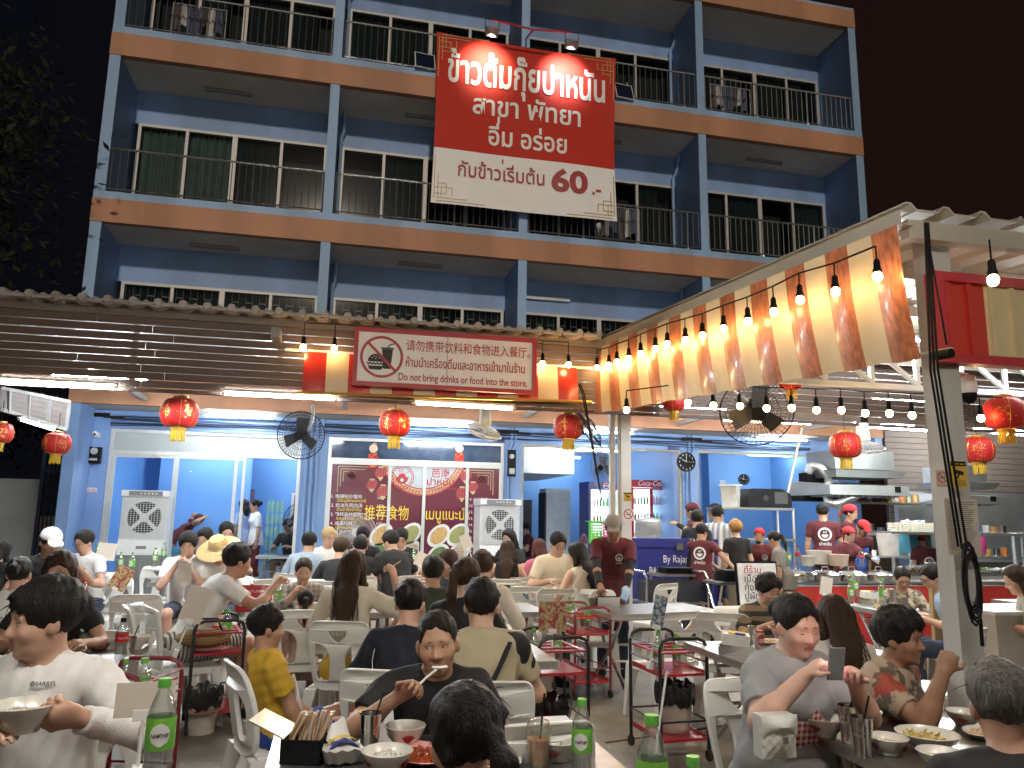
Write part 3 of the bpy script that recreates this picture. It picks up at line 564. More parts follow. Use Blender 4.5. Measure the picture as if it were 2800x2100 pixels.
m = MB(); m.tube(ends, .006, BLACKP, 5); fit('light_cable', m, 'black cable carrying bulbs behind the sign board', 'cable')
ends = []; T3 = lambda c, x, y: (553*c+x/4, 829.5+y/4)
for i, (v, k) in enumerate(((T3(2, 990, 225), 7.4), (T3(2, 1520, 160), 7.3), (T3(2, 1740, 185), 7.2), (T3(2, 1970, 190), 7.1), (T3(2, 2200, 210), 7.0), (T3(3, 205, 205), 6.9), (T3(3, 420, 225), 6.8), (T3(3, 635, 225), 6.75), (T3(3, 840, 250), 6.7), (T3(3, 1050, 255), 6.65), (T3(3, 1245, 270), 6.6), (T3(3, 1840, 295), 6.5), (T3(3, 2205, 315), 6.5))):
    q = ['at the top of the white post', 'beside the half hidden lantern fringe', 'left of the big black fan', 'glowing through the left of the black fan', 'glowing through the right of the black fan', 'first to the right of the black fan', 'second to the right of the black fan', 'third to the right of the black fan', 'fourth to the right of the black fan', 'fifth to the right of the black fan', 'just left of the grey post', 'between the grey post and the big lantern', 'at the right edge past the big lantern'][i]
    ends.append(bulb(pt(*v, d=k), 'warm bulb under the white truss, '+q, 'bulbs strung under the white truss', .08))
m = MB(); m.tube(ends, .006, BLACKP, 5); fit('light_cable', m, 'thin cable carrying bulbs under the white truss', 'cable')
# ------------------------------------------------------------------ right pavilion
PV = thing('pavilion', 'pavilion with a ribbed metal roof and pale gutter over the right hand tables', 'pavilion', (3.4, 4.2, 0)); CRM = mat('cream_metal', (.50, .46, .39), .5, .1, var=.08, nscale=2, dirt=.2)
d = (G1-G0).normalized(); m = MB(); a, c = gut(-.01, .0, .0), gut(1.0)
m.bar(a+UP*.045, c+UP*.045, .012, .09, CRM); m.bar(a+Vector((.05, 0, .0)), c+Vector((.05, 0, .0)), .1, .008, CRM); m.bar(a+Vector((.03, 0, .085)), c+Vector((.03, 0, .085)), .07, .008, CRM); m.build('gutter', PV)
m = MB(); wv = lambda y: .035 if (y/.30) % 1 > .8 else 0
LY = G0.y-G1.y; m.grid(lambda u, v: (gut(1-v).x+.03+7*u, G1.y-.02+LY*v, gut(1-v).z+.10+(.04 if (u*7/.28) % 1 < .22 else 0)), 175, 6, CRM, thick=-.012); m.build('roof', PV)
m = MB(); m.lo((G1.x+.1, G1.y+.05, G1.z-.06), (G1.x+7, G1.y+.13, G1.z+.06), CRM)
for k in range(1, 5): m.lo((G1.x+.1-.1*k, G1.y+.05+k*.95, 3.5), (G1.x+7, G1.y+.10+k*.95, 3.6), CRM)
m.build('rafter', PV)
pp = pt(2040, 900, d=5.0); m = MB(); GP = mat('grey_post_paint', (.50, .50, .49), .6, var=.06, nscale=3, dirt=.25, bump=.1); m.box((pp.x, pp.y, 1.76), (.155, .155, 3.52), GP, rot=(0, 0, R_(-4))); m.build('post', PV)
POST = pp
p2 = pt(1345, 1000, Y=8.55); m = MB(); m.box((p2.x+.02, p2.y, 1.76), (.125, .12, 3.52), WHITEP); m.box((p2.x-.095, p2.y+.1, 1.76), (.06, .06, 3.5), WHITEP); m.cyl((p2.x-.055, p2.y-.05, 0), (p2.x-.065, p2.y-.05, 3.3), .014, CRM, n=8); m.build('post', PV)
# white trusses
def truss(a, c, h, label):
    t = thing('steel_truss', label, 'truss', (Vector(a)+Vector(c))/2); a = Vector(a); c = Vector(c); m = MB(); m.bar(a, c, .05, .05, WHITEP); m.bar(a+UP*h, c+UP*h, .05, .05, WHITEP); m.build('chord', t); m = MB(); n = max(2, round((c-a).length/.5))
    for k in range(n+1):
        q = a+(c-a)*k/n; m.bar(q+UP*.025, q+UP*(h-.025), .04, .04, WHITEP, up=(1, 0, 0))
        if k < n: r = a+(c-a)*(k+1)/n; m.bar(q+UP*(h-.03), r+UP*.03, .035, .035, WHITEP)
    m.build('web', t)
a = pt(1745, 845, d=6.9); truss((a.x-.8, a.y, 2.86), (a.x+6, a.y-.1, 2.86), .42, 'white welded truss above the string of bulbs'); truss((a.x+.5, a.y-1.6, 2.98), (a.x+6, a.y-1.7, 2.98), .42, 'white welded truss nearer the red box sign')
# striped awnings
ARED = mat('awning_red', (.50, .17, .075), .35, var=.45, nscale=16, stretch=(2.5, 2.5, .6), dirt=.25, coat=.2); ACRM = mat('awning_cream', (.70, .58, .40), .5, var=.06, nscale=2, dirt=.12)
ARED2 = mat('awning_bright_red', (.50, .035, .025), .3, var=.12, nscale=6, coat=.3)
AB0 = pt(1624*.79, 1132*.79, d=8.75); AB1 = pt(2517*.79, 980*.79, d=4.78)
aw = thing('striped_awning', 'long orange and cream striped vinyl awning sloping up to the right', 'awning', (G0+G1)/2); m = MB()
def awf(u, v):
    a = gut(u*1.0, -.03, -.01); c = AB0+(AB1-AB0)*u; q = a+(c-a)*v; w_ = .012*math.sin(u*66)*math.sin(v*2.6)+.008*math.sin(u*21+1)*v; return q+Vector((-w_-.02*math.sin(v*3.14), 0, -.008*math.sin(u*66)*v))
m.grid(awf, 168, 10, lambda u, v: ARED if int(u*21) % 2 == 0 else ACRM); m.build('cloth', aw); m = MB(); m.cyl(AB0+Vector((.03, .1, .03)), AB1+(AB1-AB0)*.045+Vector((.03, 0, .03)), .014, CRM, n=10); m.cyl(AB1+(AB1-AB0)*.02, AB1+(AB1-AB0)*.05, .03, BLACKP, n=12); m.build('roller_bar', aw)
aw = thing('striped_awning', 'short red and cream striped awning hanging behind the sign board', 'awning', (1.1, YC-.06, 3)); m = MB(); xa, xb = -.42, 2.58
m.grid(lambda u, v: (xa+(xb-xa)*u, YC-.05-.07*math.sin(v*1.6)-.006*math.sin(u*80)*v, 3.30-.46*v+.06*u*v), 104, 5, lambda u, v: ARED2 if int(u*13) % 2 == 0 else ACRM); m.build('cloth', aw); m = MB(); m.cyl((xa-.05, YC-.12, 2.845), (xb+.16, YC-.12, 2.905), .016, GOLD, n=8); m.bar((xa-.2, YC-.03, 3.31), (xb+.2, YC-.03, 3.31), .012, .03, ALU); m.build('roller_bar', aw)
# box sign of red and cream ribbed sheet above the post
bs = thing('box_sign', 'red framed panel of ribbed red and cream metal above the grey post', 'panel', (pp.x+.5, pp.y-.1, 2.6)); yb = pp.y-.12; xl = pt(2015, 690, Y=yb).x; zt_ = pt(2020, 590, Y=yb).z; zb_ = pt(2020, 783, Y=yb).z
m = MB(); m.lo((xl, yb-.05, zt_-.06), (xl+2.5, yb+.05, zt_), REDP); m.lo((xl, yb-.05, zb_), (xl+2.5, yb+.05, zb_+.06), REDP); m.lo((xl, yb-.049, zb_+.06), (xl+.07, yb+.049, zt_-.06), REDP); m.build('frame', bs)
m = MB(); R2 = mat('ribbed_red', (.50, .035, .02), .35, var=.08); RC = mat('ribbed_cream', (.62, .52, .30), .4, var=.08)
for k in range(14):
    x = xl+.07+k*.17; mt = R2 if k % 4 < 2 else RC
    m.lo((x, yb-.005, zb_+.061), (x+.17, yb+.005, zt_-.061), mt); m.lo((x+.02, yb-.03, zb_+.062), (x+.055, yb-.004, zt_-.062), mt)
m.build('ribbed_sheet', bs)
# ropes hanging along the post
rp_ = thing('rope', 'coil of black rope hung on the grey post below the awning pulley', 'rope', (pp.x, pp.y-.2, 1.2)); m = MB(); top = pt(1998, 480, d=4.3)
for k, (x1, y1) in enumerate(((2070, 1180), (2078, 1185), (2090, 1190))): m.tube([top+Vector((.01*k, 0, 0)), pt(2010+8*k, 800, d=4.4), pt(x1, y1, d=4.55)], .007, BLACKP, 6)
m.tube([top, pt(2045, 745, d=4.3)], .006, BLACKP, 6); m.build('line', rp_); m = MB()
for k in range(6): c0 = pt(2095, 1240, d=4.5); m.tube([c0+Vector((.05*math.sin(t)+.012*math.sin(k*2.3), -.01*k*.5, .19*math.cos(t)-.02*k)) for t in [j*6.283/14 for j in range(14)]], .008, BLACKP, 5, closed=True)
m.tube([pt(2105, 1300, d=4.5), pt(2118, 1340, d=4.5), pt(2122, 1395, d=4.5)], .012, BLACKP, 6); m.build('coil', rp_)
m = MB(); q0 = pt(1195, 740, d=7.9); a0, a1 = pt(1258, 850, d=7.8), pt(1300, 1080, d=7.7)
for k in range(2): m.tube([pt(1250, 830, d=7.9)+Vector((.02*k, 0, 0)), a0+Vector((.02*k, 0, 0)), a1], .008, BLACKP, 6)
fit('rope', m, 'black pull rope slanting from the short awning down past the white post', 'rope')


# unseen tubes added above the frame to brighten the front tables
for i, (x, y) in enumerate(((-2.2, 1.3), (-.4, 1.5), (1.6, 1.2))):
    tube_lamp((x, y, 3.45), (x+1.2, y, 3.45), ['pale tube lamp added unseen over the front left tables', 'pale tube lamp added unseen over the front centre table', 'pale tube lamp added unseen over the front right table'][i], tm=TUBE3)
# ------------------------------------------------------------------ sign board, banner
sb = thing('sign_board', 'white sign with red frame forbidding outside food and drinks, hung above the striped awning', 'sign', (1.1, YC-.2, 3.3)); ys_ = YC-.22
c = [pt(x/1.2658, y/1.2658, Y=ys_) for x, y in ((970, 890), (1468, 932), (1463, 1083), (963, 1050))]
xa = (c[0].x+c[3].x)/2; xb = (c[1].x+c[2].x)/2; zt = (c[0].z+c[1].z)/2; zb = (c[2].z+c[3].z)/2; fw = .045
SW = mat('sign_white', (.86, .84, .80), .35, var=.04, coat=.2); SR = mat('sign_red', (.42, .02, .03), .4, var=.05); SK = mat('sign_black', (.015, .01, .01), .5, var=0)
m = MB(); m.lo((xa+fw, ys_-.01, zb+fw), (xb-fw, ys_+.02, zt-fw), SW); m.lo(((xa+xb)/2-.004, ys_-.011, zb+fw), ((xa+xb)/2+.004, ys_-.009, zt-fw), mat('seam_grey', (.3, .3, .3))); m.build('panel', sb)
m = MB(); frame_rect(m, xa, xb, zb, zt, ys_-.005, fw, .07, SR); m.build('frame', sb)
m = MB(); yq = ys_-.014; W_ = xb-xa; H_ = zt-zb; S = lambda u, v: Vector((xa+W_*u, yq, zt-H_*v))
q = S(.148, .49); R0 = .225; m.disc(q, XX, UP, R0, SR, 40, R0-.028); d = Vector((.707, 0, -.707)); m.bar(q-d*(R0-.02)+Vector((0, -.004, 0)), q+d*(R0-.02)+Vector((0, -.004, 0)), .028, .002, SR, up=(0, 1, 0))
cup = lambda x, z: (q.x+x, q.z+z)
m.add([(q.x+x, yq, q.z+z) for x, z in ((.0, .085), (.115, .085), (.095, -.125), (.02, -.125))], [(0, 1, 2, 3)], SK); m.bar(q+Vector((-.008, 0, .095)), q+Vector((.123, 0, .095)), .016, .002, SK, up=(0, 1, 0)); m.tube([q+Vector((.06, 0, .1)), q+Vector((.075, 0, .13)), q+Vector((.13, 0, .15))], .006, SK, 4)
bg_ = q+Vector((-.06, -.002, -.05)); m.disc(bg_+Vector((0, 0, -.005)), XX, UP, .083, SK, 20, a0=0, a1=math.pi); m.add([bg_+Vector((x, 0, z)) for x, z in ((-.085, -.05), (.085, -.05), (.06, -.09), (-.06, -.09))], [(0, 1, 2, 3)], SK)
m.tube([bg_+Vector((-.09+.018*k, 0, -.025+.008*(-1)**k)) for k in range(11)], .008, SK, 4)
for x, z in ((-.04, .035), (-.015, .05), (.012, .05), (.036, .035), (-.001, .026)): m.disc(bg_+Vector((x, -.002, z)), XX, UP, .006, SW, 8)
m.txt('请勿携带饮料和食物进入餐厅。', S(.62, .34), XX, UP, .132, SR, bold=.004, w=1.36); m.txt('ห้ามนำเครื่องดื่มและอาหารเข้ามาในร้าน', S(.605, .63), XX, UP, .135, SR, bold=.012, w=1.30); m.txt('Do not bring drinks or food into the store.', S(.595, .87), XX, UP, .112, SR, bold=.014, w=1.40); m.build('lettering', sb)
bn = thing('banner', 'large red and white price banner hung on the balcony railings', 'banner', (3.4, 14.0, 7.6)); yb_ = 14.02
BR_ = mat('banner_red', (.52, .032, .018), .6, var=.05, nscale=2, spec=.2); BW_ = mat('banner_white', (.84, .84, .84), .6, var=.04, nscale=2); BG_ = mat('banner_gold', (.42, .30, .08), .4, var=0)
bx0, bx1, bz0, bz1, bzm = 1.46, 5.30, 7.64, 11.33, 8.80
def bf(u, v, off=0.):
    x = bx0+(bx1-bx0)*u; z = bz0+(bz1-bz0)*v; sag = .05*math.sin(u*math.pi)*(v-.5)*2*(-1 if v > .5 else 1)
    return Vector((x+.03*math.sin(v*3.14)*(1-2*u), yb_-.015*math.sin(u*9+v*4)-.02*math.sin(v*7+u*2)*u-off, z-(.07*math.sin(u*math.pi) if v > .98 else 0)))
m = MB(); hv = (bzm-bz0)/(bz1-bz0); m.grid(lambda u, v: bf(u, v*hv), 40, 14, BW_); m.grid(lambda u, v: bf(u, hv+v*(1-hv)), 40, 28, BR_); m.build('cloth', bn)
class Conf:      # lettering laid on the cloth
    pass
def on_banner(mb_, start):
    for i in range(start, mb_.n):
        v = mb_.v[i]; u = (v[0]-bx0)/(bx1-bx0); w_ = (v[2]-bz0)/(bz1-bz0); q = bf(min(1, max(0, u)), min(.97, max(0, w_)), .012+(-v[1])); mb_.v[i] = (v[0], q.y, v[2])
m = MB(); B = lambda u, v: Vector((bx0+(bx1-bx0)*u, 0, bz0+(bz1-bz0)*v))
BL_ = mat('banner_letter', (.80, .79, .76), .5, var=0); BD_ = mat('banner_letter_red', (.34, .018, .02), .5, var=0)
m.txt('ข้าวต้มกุ๊ยปาหนัน', B(.50, .715), XX, UP, .86, BL_, bold=.022, w=3.35); m.txt('สาขา พัทยา', B(.50, .545), XX, UP, .58, BL_, bold=.018, w=2.28); m.txt('อิ่ม อร่อย', B(.505, .37), XX, UP, .56, BL_, bold=.018, w=1.64)
m.box(B(.318, .37)+Vector((.10, -.003, .56)), (.05, .002, .15), BL_)
m.txt('กับข้าวเริ่มต้น', B(.365, .165), XX, UP, .42, BD_, bold=.012, w=1.78); m.box(B(.375, .165)+Vector((-.02, -.003, .42)), (.03, .002, .09), BD_); m.txt('60', B(.735, .145), XX, UP, .66, BD_, bold=.035, w=.78); m.txt('.-', B(.885, .145), XX, UP, .4, BD_, bold=.015)
for sx in (0, 1):
    for sz in (0, 1):
        def K(a, e): return B(abs(sx-a/3.9), abs(sz-e/3.7))
        for (a, e, a2, e2) in ((.06, .1, .06, 1.0), (.13, .1, .13, .62), (.1, .05, 1.1, .05), (.1, .11, .72, .11), (.06, .2, .3, .2), (.3, .2, .3, .42), (.13, .42, .3, .42), (.2, .11, .2, .33), (.06, .33, .42, .33), (.42, .16, .42, .33)):
            m.bar(K(a, e), K(a2, e2), .016, .001, BG_, up=(0, 1, 0))
on_banner(m, 0); m.build('lettering', bn)
for x, q in ((1063, 'left'), (1235, 'right')):
    p = pt(x, 68 if x < 1100 else 95, Y=13.45); t = thing('spot_lamp', 'small floodlight on a red arm above the %s half of the red banner' % q, 'lamp', p, 0, 'floodlights over the red banner'); m = MB(); rot_ = (R_(-20), 0, 0)
    m.box(p, (.26, .2, .05), mat('lamp_grey', (.25, .25, .25), .4), rot=rot_); m.tube([p+Vector((-.14, 0, 0)), p+Vector((-.14, 0, .26)), p+Vector((.14, 0, .26)), p+Vector((.14, 0, 0))], .01, BLACKP, 5); m.build('housing', t)
    m = MB(); m.box(p+Vector((0, .01, -.028)), (.2, .14, .004), glow('flood_glow', (1, .9, .72), 14), rot=rot_); m.build('glowing_panel', t); 
    m = MB(); m.tube([p+Vector((0, 0, .26)), Vector((3.35, 13.5, p.z+.22)), Vector((3.37, 14.2, 11.6))], .02, SR, 6); m.build('arm', t)
    l = bpy.data.lights.new('flood_beam', 'SPOT'); l.energy = 80; l.color = (1, .88, .72) if x < 1100 else (.95, .97, 1); l.spot_size = R_(100); l.spot_blend = .75; l.shadow_soft_size = .06; lo = bpy.data.objects.new('flood_beam', l); COL.objects.link(lo); lo.parent = t; lo.matrix_parent_inverse = Matrix.Identity(4)
    lo.location = (0, .03, -.06); lo.rotation_euler = Vector((0, .57, -.20)).to_track_quat('-Z', 'Y').to_euler()
# ------------------------------------------------------------------ lanterns
def lantern(p, r, label, top):
    p = Vector(p); t = thing('paper_lantern', label, 'lantern', p, 0, 'red lanterns with yellow fringes'); m = MB(); N = 24
    pr = [(r*(.42+.58*math.cos(a)**.8 if abs(math.cos(a)) > .01 else .42), r*.80*math.sin(a)) for a in [-1.5+3.0*k/14 for k in range(15)]]
    vs = []
    m.lathe(pr, p, LRED, 40); 
    for k in range(12):
        for i in range(15): pass
    m.build('silk_body', t); m = MB()
    for k in range(8):
        a = 2*math.pi*(k+.3)/8; m.tube([p+Vector((q*1.012*math.cos(a), q*1.012*math.sin(a), z)) for q, z in pr], r*.013, GOLD, 4)
    m.build('gold_rib', t); m = MB()
    rr = random.Random(int(p.x*100)); 
    for k in (-1.9, -.6, .9):                        # gilt floral patches
        for j in range(30):
            a = k-.35+rr.gauss(0, .22); z = rr.gauss(0, .26)*r; q = r*(.42+.58*math.sqrt(max(0, 1-(z/(r*.8))**2))**.8)*1.014; c0 = p+Vector((q*math.cos(a), q*math.sin(a), z)); tdir = Vector((-math.sin(a), math.cos(a), rr.gauss(0, 1))).normalized(); m.bar(c0-tdir*r*.045, c0+tdir*r*.045, r*.035, .001, GOLD, up=(math.cos(a), math.sin(a), 0))
    m.build('gilt_pattern', t); m = MB()
    for s in (1, -1): m = MB(); m.lathe([(r*.40, 0), (r*.42, .01), (r*.42, r*.14), (r*.39, r*.16)], p+UP*(s*r*.80-(0 if s > 0 else r*.16)), GOLD, 20); m.build('gold_cap', t)
    m = MB()
    for k in range(34): a = 2*math.pi*k/34; c0 = p+Vector((r*.36*math.cos(a), r*.36*math.sin(a), -r*.95)); m.bar(c0, c0+Vector((rr.gauss(0, .006), rr.gauss(0, .006), -r*rr.uniform(.52, .66))), r*.055, r*.02, YELLOW, up=(math.cos(a), math.sin(a), 0))
    m.build('fringe', t); m = MB(); m.tube([p+UP*r*.96, p+UP*r*1.2, p+UP*top], .004, BLACKP, 4); m.build('wire', t)
for x, y, w, d, lb, tp in ((388, 892, 78, 8.3, 'red lantern in front of the frosted glass panel', .45), (853, 915, 68, 8.8, 'red lantern above the maroon mural doors', .45), (1228, 922, 65, 9.2, 'red lantern left of the white post beside the black fan', .35),
    (1455, 868, 50, 8.6, 'red lantern half hidden above by the striped awning, only its lower part and fringe showing', .4), (1826, 962, 66, 8.9, 'red lantern below the white orbit fan at the kitchen', .4), (2170, 893, 84, 6.6, 'large red lantern at the right edge beyond the grey post', .4), (2112, 972, 66, 8.6, 'red lantern just right of the grey post', .6),
    (123, 958, 55, 10.0, 'small red lantern hanging before the dark gate', .4), (0, 935, 52, 9.4, 'red lantern cut off by the left edge', .4), (1708, 822, 50, 7.0, 'red lantern hidden by the long awning except its yellow fringe', .4)):
    lantern(pt(x, y, d=d), w*1.2658/2*d/FPX, lb, tp)
# ------------------------------------------------------------------ fans
def cage(m, c, ax, r, depth, mt, n=44, wire=.0022, rings=(.3, .6, .85)):
    z = nrm(ax); x = z.orthogonal().normalized() if abs(z.z) > .9 else z.cross(UP).normalized(); y = z.cross(x); c = Vector(c)
    for s in (1, -1):
        for k in range(n):
            a = 2*math.pi*k/n; d = x*math.cos(a)+y*math.sin(a); m.tube([c+z*s*depth+d*r*.2, c+z*s*depth*.9+d*r*.7, c+d*r], wire, mt, 3, caps=False)
        for q in rings: m.tube([c+z*s*depth*(1-.9*max(0, q-.3)**2)+(x*math.cos(2*math.pi*k/30)+y*math.sin(2*math.pi*k/30))*r*q for k in range(30)], wire, mt, 3, closed=True)
    m.tube([c+(x*math.cos(2*math.pi*k/40)+y*math.sin(2*math.pi*k/40))*r for k in range(40)], wire*3, mt, 6, closed=True)
def blades(m, c, ax, r, n, mt):
    z = nrm(ax); x = z.orthogonal().normalized() if abs(z.z) > .9 else z.cross(UP).normalized(); y = z.cross(x); c = Vector(c)
    for k in range(n):
        a = 2*math.pi*k/n+.4; d = x*math.cos(a)+y*math.sin(a); e = z.cross(d); m.grid(lambda u, v: c+d*(r*(.12+.8*u))+e*((v-.5)*r*(.35+.5*u)*(1.1-u*.35))+z*((v-.5)*.12*r*2), 5, 4, mt)
def fan(p, ax, r, label, mt, arm=None, stand=False, bl=None, mot=None):
    p = Vector(p); z = nrm(ax); t = thing('electric_fan', label, 'fan', p, 0, 'electric fans'); m = MB(); cage(m, p, z, r, r*.25, mt); m.build('wire_guard', t); m = MB(); blades(m, p, z, r*.8, 3, bl or mat('fan_blade', (.035, .036, .04), .4)); m.build('blade', t)
    m = MB(); m.cyl(p+z*r*.27, p+z*r*.3, r*.2, mot or BLACKP, n=16); m.cyl(p-z*r*.2, p-z*r*.75, r*.22, mot or BLACKP, r2=r*.16, n=16); m.build('motor', t); m = MB()
    if stand: m.cyl(p-z*r*.5, Vector((p.x-z.x*r*.5, p.y-z.y*r*.5, .04)), .025, mot or BLACKP); m.cyl((p.x-z.x*r*.5, p.y-z.y*r*.5, 0), (p.x-z.x*r*.5, p.y-z.y*r*.5, .05), .22, mot or BLACKP, n=20); m.build('stand', t)
    else: m.tube([p-z*r*.55]+[Vector(a) for a in arm], .022, ALU, 7); m.build('bracket', t)
p = pt(650, 940, d=9.6); fan(p, (-.25, -.95, -.15), .30, 'round black wall fan between the first and second shopfront', BLACKP, [p+Vector((.12, .2, .2)), p+Vector((.12, .25, .42)), p+Vector((.1, .6, .44))])
p = pt(1635, 888, d=7.6); fan(p, (-.35, -.9, -.45), .36, 'big black industrial fan below the striped awning in front of the bulbs', BLACKP, [p+Vector((-.1, .3, .25)), p+Vector((-.3, .25, .3)), p+Vector((-.35, .2, .8))])
p = pt(1268, 920, d=9.3); fan(p, (.75, -.35, .55), .30, 'black wall fan seen edge on beside the white post', BLACKP, [p+Vector((-.15, .3, -.1)), p+Vector((-.1, .8, .1))])
p = pt(1302, 1010, d=15.5); fan(p, (-.8, -.55, -.1), .30, 'grey wall fan inside the room above the fridges', mat('fan_grey', (.18, .19, .2), .5), [p+Vector((.3, .3, -.1)), p+Vector((.45, .6, -.3))])
p = pt(640, 1120, d=15.2); fan(p, (-.5, -.85, .1), .29, 'black stand fan at the open shop door', BLACKP, stand=True)
p = pt(770, 1150, d=13.0); fan(p, (-.2, -.97, .1), .33, 'pale grey stand fan in front of the maroon mural', mat('fan_pale', (.45, .45, .44), .5), stand=True, bl=clear_mat('pale_blade', (.7, .7, .68), .3, .3), mot=mat('fan_pale', (.4, .4, .4)))
def orbit_fan(p, label, tilt):
    p = Vector(p); t = thing('orbit_fan', label, 'fan', p, 0, 'white orbit fans'); z = nrm(tilt); m = MB(); m.lathe([(.05, 0), (.085, .05), (.07, .2), (.075, .26)], p+Vector((.02, .05, .02)), WHITEPL, 16); m.box(p+Vector((.02, .05, .31)), (.1, .1, .08), BLACKP); m.build('motor', t)
    m = MB(); cage(m, p-UP*.03, z, .23, .06, WHITEPL, n=36, wire=.003); m.build('wire_guard', t); m = MB(); blades(m, p-UP*.03, z, .22, 3, mat('fan_blade_grey', (.35, .36, .36), .4)); m.build('blade', t)
orbit_fan(pt(1046, 928, d=9.7), 'white orbit fan under the warm tube lamp', (-.25, .35, -.9)); orbit_fan(pt(1868, 962, d=9.4), 'white orbit fan above the steel kitchen hood', (.1, .25, -.96))
# ------------------------------------------------------------------ evaporative coolers
def cooler(x, y, z0, s, label):
    t = thing('air_cooler', label, 'air cooler', (x, y, 0), R_(4)); CW = mat('cooler_white', (.70, .71, .72), .4, var=.03); CD = mat('cooler_grey', (.16, .17, .18), .5, var=.1); w, d, h = .74*s, .5*s, .98*s
    m = MB(); m.lo((-w/2, -d/2+.04, z0+.26*s), (w/2, d/2, z0+h), CW)
    m.build('body', t, local=True); m = MB(); m.lo((-w/2-.015, -d/2-.02, z0+h+.003), (w/2+.015, d/2, z0+h+.11*s), CW); m.build('top', t, local=True)
    m = MB(); m.lo((-w*.36, -d/2-.03, z0+h+.015), (w*.36, -d/2-.018, z0+h+.095*s), CD)
    for k in range(5): m.disc((-w*.1+k*.06, -d/2-.032, z0+h+.055*s), XX, UP, .012, mat('key_white', (.8, .8, .8)), 8)
    m.build('control_panel', t, local=True); m = MB(); zc = z0+.63*s; m.disc((0, -d/2+.037, zc), XX, UP, .27*s, mat('cooler_hole', (.01, .01, .012), .7), 30)
    for k in range(4):
        a = math.pi/4+k*math.pi/2; m.bar((0, -d/2+.03, zc), (.27*s*math.cos(a), -d/2+.03, zc+.27*s*math.sin(a)), .06*s, .01, CW, up=(0, 1, 0))
    m.disc((0, -d/2+.02, zc), XX, UP, .075*s, CW, 16); m.build('fan_opening', t, local=True); m = MB()
    for k in range(19): zz = z0+.30*s+k*(h-.34*s)/18; m.lo((-w/2+.01, -d/2-.005, zz), (w/2-.01, -d/2+.015, zz+.0055*s), CW)
    for k in range(16): xx = -w/2+.02+k*(w-.04)/15; m.lo((xx-.002, -d/2+.004, z0+.29*s), (xx+.002, -d/2+.018, z0+h-.01), CW)
    m.build('grille', t, local=True); m = MB(); m.lo((-w/2, -d/2, z0), (w/2, d/2, z0+.258*s), CW); m.lo((-.2*s, -d/2-.012, z0+.03*s), (.2*s, -d/2-.001, z0+.24*s), CW); m.lo((-.08*s, -d/2-.018, z0+.1*s), (.08*s, -d/2-.011, z0+.15*s), CD); m.build('drawer', t, local=True)
    m = MB(); m.lo((-w/2+.01, -d/2+.01, .08), (w/2-.01, d/2-.01, z0-.002), CD)
    for k in range(9): m.lo((-w/2+.03+k*w/9.5, -d/2-.005, .12), (-w/2+.06+k*w/9.5, -d/2+.01, z0-.12), CD)
    m.build('tank', t, local=True); m = MB()
    for sx in (-1, 1):
        for sy in (-1, 1): m.cyl((sx*w*.4-.015, sy*d*.4, .04), (sx*w*.4+.015, sy*d*.4, .04), .04, RUBBER)
    m.build('caster', t, local=True)
p = pt(310, 1180, d=13.2); cooler(p.x, p.y, .88, 1.0, 'tall white air cooler before the glass door'); p = pt(1072, 1180, d=13.6); cooler(p.x, p.y, .86, .98, 'tall white air cooler before the right half of the mural')
# ------------------------------------------------------------------ things on the blue walls
def wallbox(name, x0, y0, x1, y1, Y, th, mt, label, cat, extra=None, group=None):
    a = pt(x0, y0, Y=Y); c = pt(x1, y1, Y=Y); t = thing(name, label, cat, ((a.x+c.x)/2, Y, c.z), 0, group); m = MB(); m.lo((a.x, Y-th, c.z), (c.x, Y, a.z), mt); m.build('body', t)
    if extra: m = MB(); extra(m, a, c, Y-th-.003); m.build(extra.__name__, t)
    return t
def dial(m, a, c, y):
    x, z = (a.x+c.x)/2, (a.z+c.z)/2; w = c.x-a.x; mt = mat('meter_glass', (.5, .52, .5), .2); m.lathe([(0, .04), (w*.25, .04), (w*.3, 0)], (x, y, a.z-.25*(a.z-c.z)), mt, 16, ax=(0, -1, 0)); m.lo((x-w*.3, y-.05, c.z+.05), (x+w*.3, y, c.z+.3*(a.z-c.z)), mat('meter_grey', (.45, .46, .46)))
YP = YG-.01
wallbox('electric_meter', 194, 966, 218, 1002, YP, .1, BLACKP, 'electric meter on a black board at the left blue pillar', 'meter', dial)
wallbox('electric_meter', 1095, 972, 1112, 1030, YP, .08, BLACKP, 'pair of grey electric meters on the pillar right of the mural', 'meter', dial)
def words(m, a, c, y):
    w = c.x-a.x; h = a.z-c.z; m.lo((a.x+.01, y, c.z+.005), (c.x-.01, y+.001, c.z+h*.22), SR); m.disc((a.x+w*.22, y-.001, c.z+h*.6), XX, UP, h*.3, SR, 16, h*.22); m.txt('ห้ามสูบบุหรี่', (a.x+w*.7, y, c.z+h*.45), XX, UP, h*.4, SK, w=w*.5); m.txt('NO SMOKING', (a.x+w*.5, y, c.z+h*.06), XX, UP, h*.17, MW, w=w*.8, z=.004)
wallbox('no_smoking_sign', 184, 1053, 209, 1065, YP, .006, MW, 'small white no smoking plate on the left blue pillar', 'sign', words)
def lens(m, a, c, y): x = (a.x+c.x)/2; m.ell((x, y-.03, c.z+.05), (.05, .05, .06), WHITEPL, 12); m.ell((x+.01, y-.075, c.z+.04), .022, BLACKP, 8)
wallbox('security_camera', 201, 935, 216, 945, YP, .08, WHITEPL, 'white dome security camera at the top of the left blue pillar', 'camera', lens)
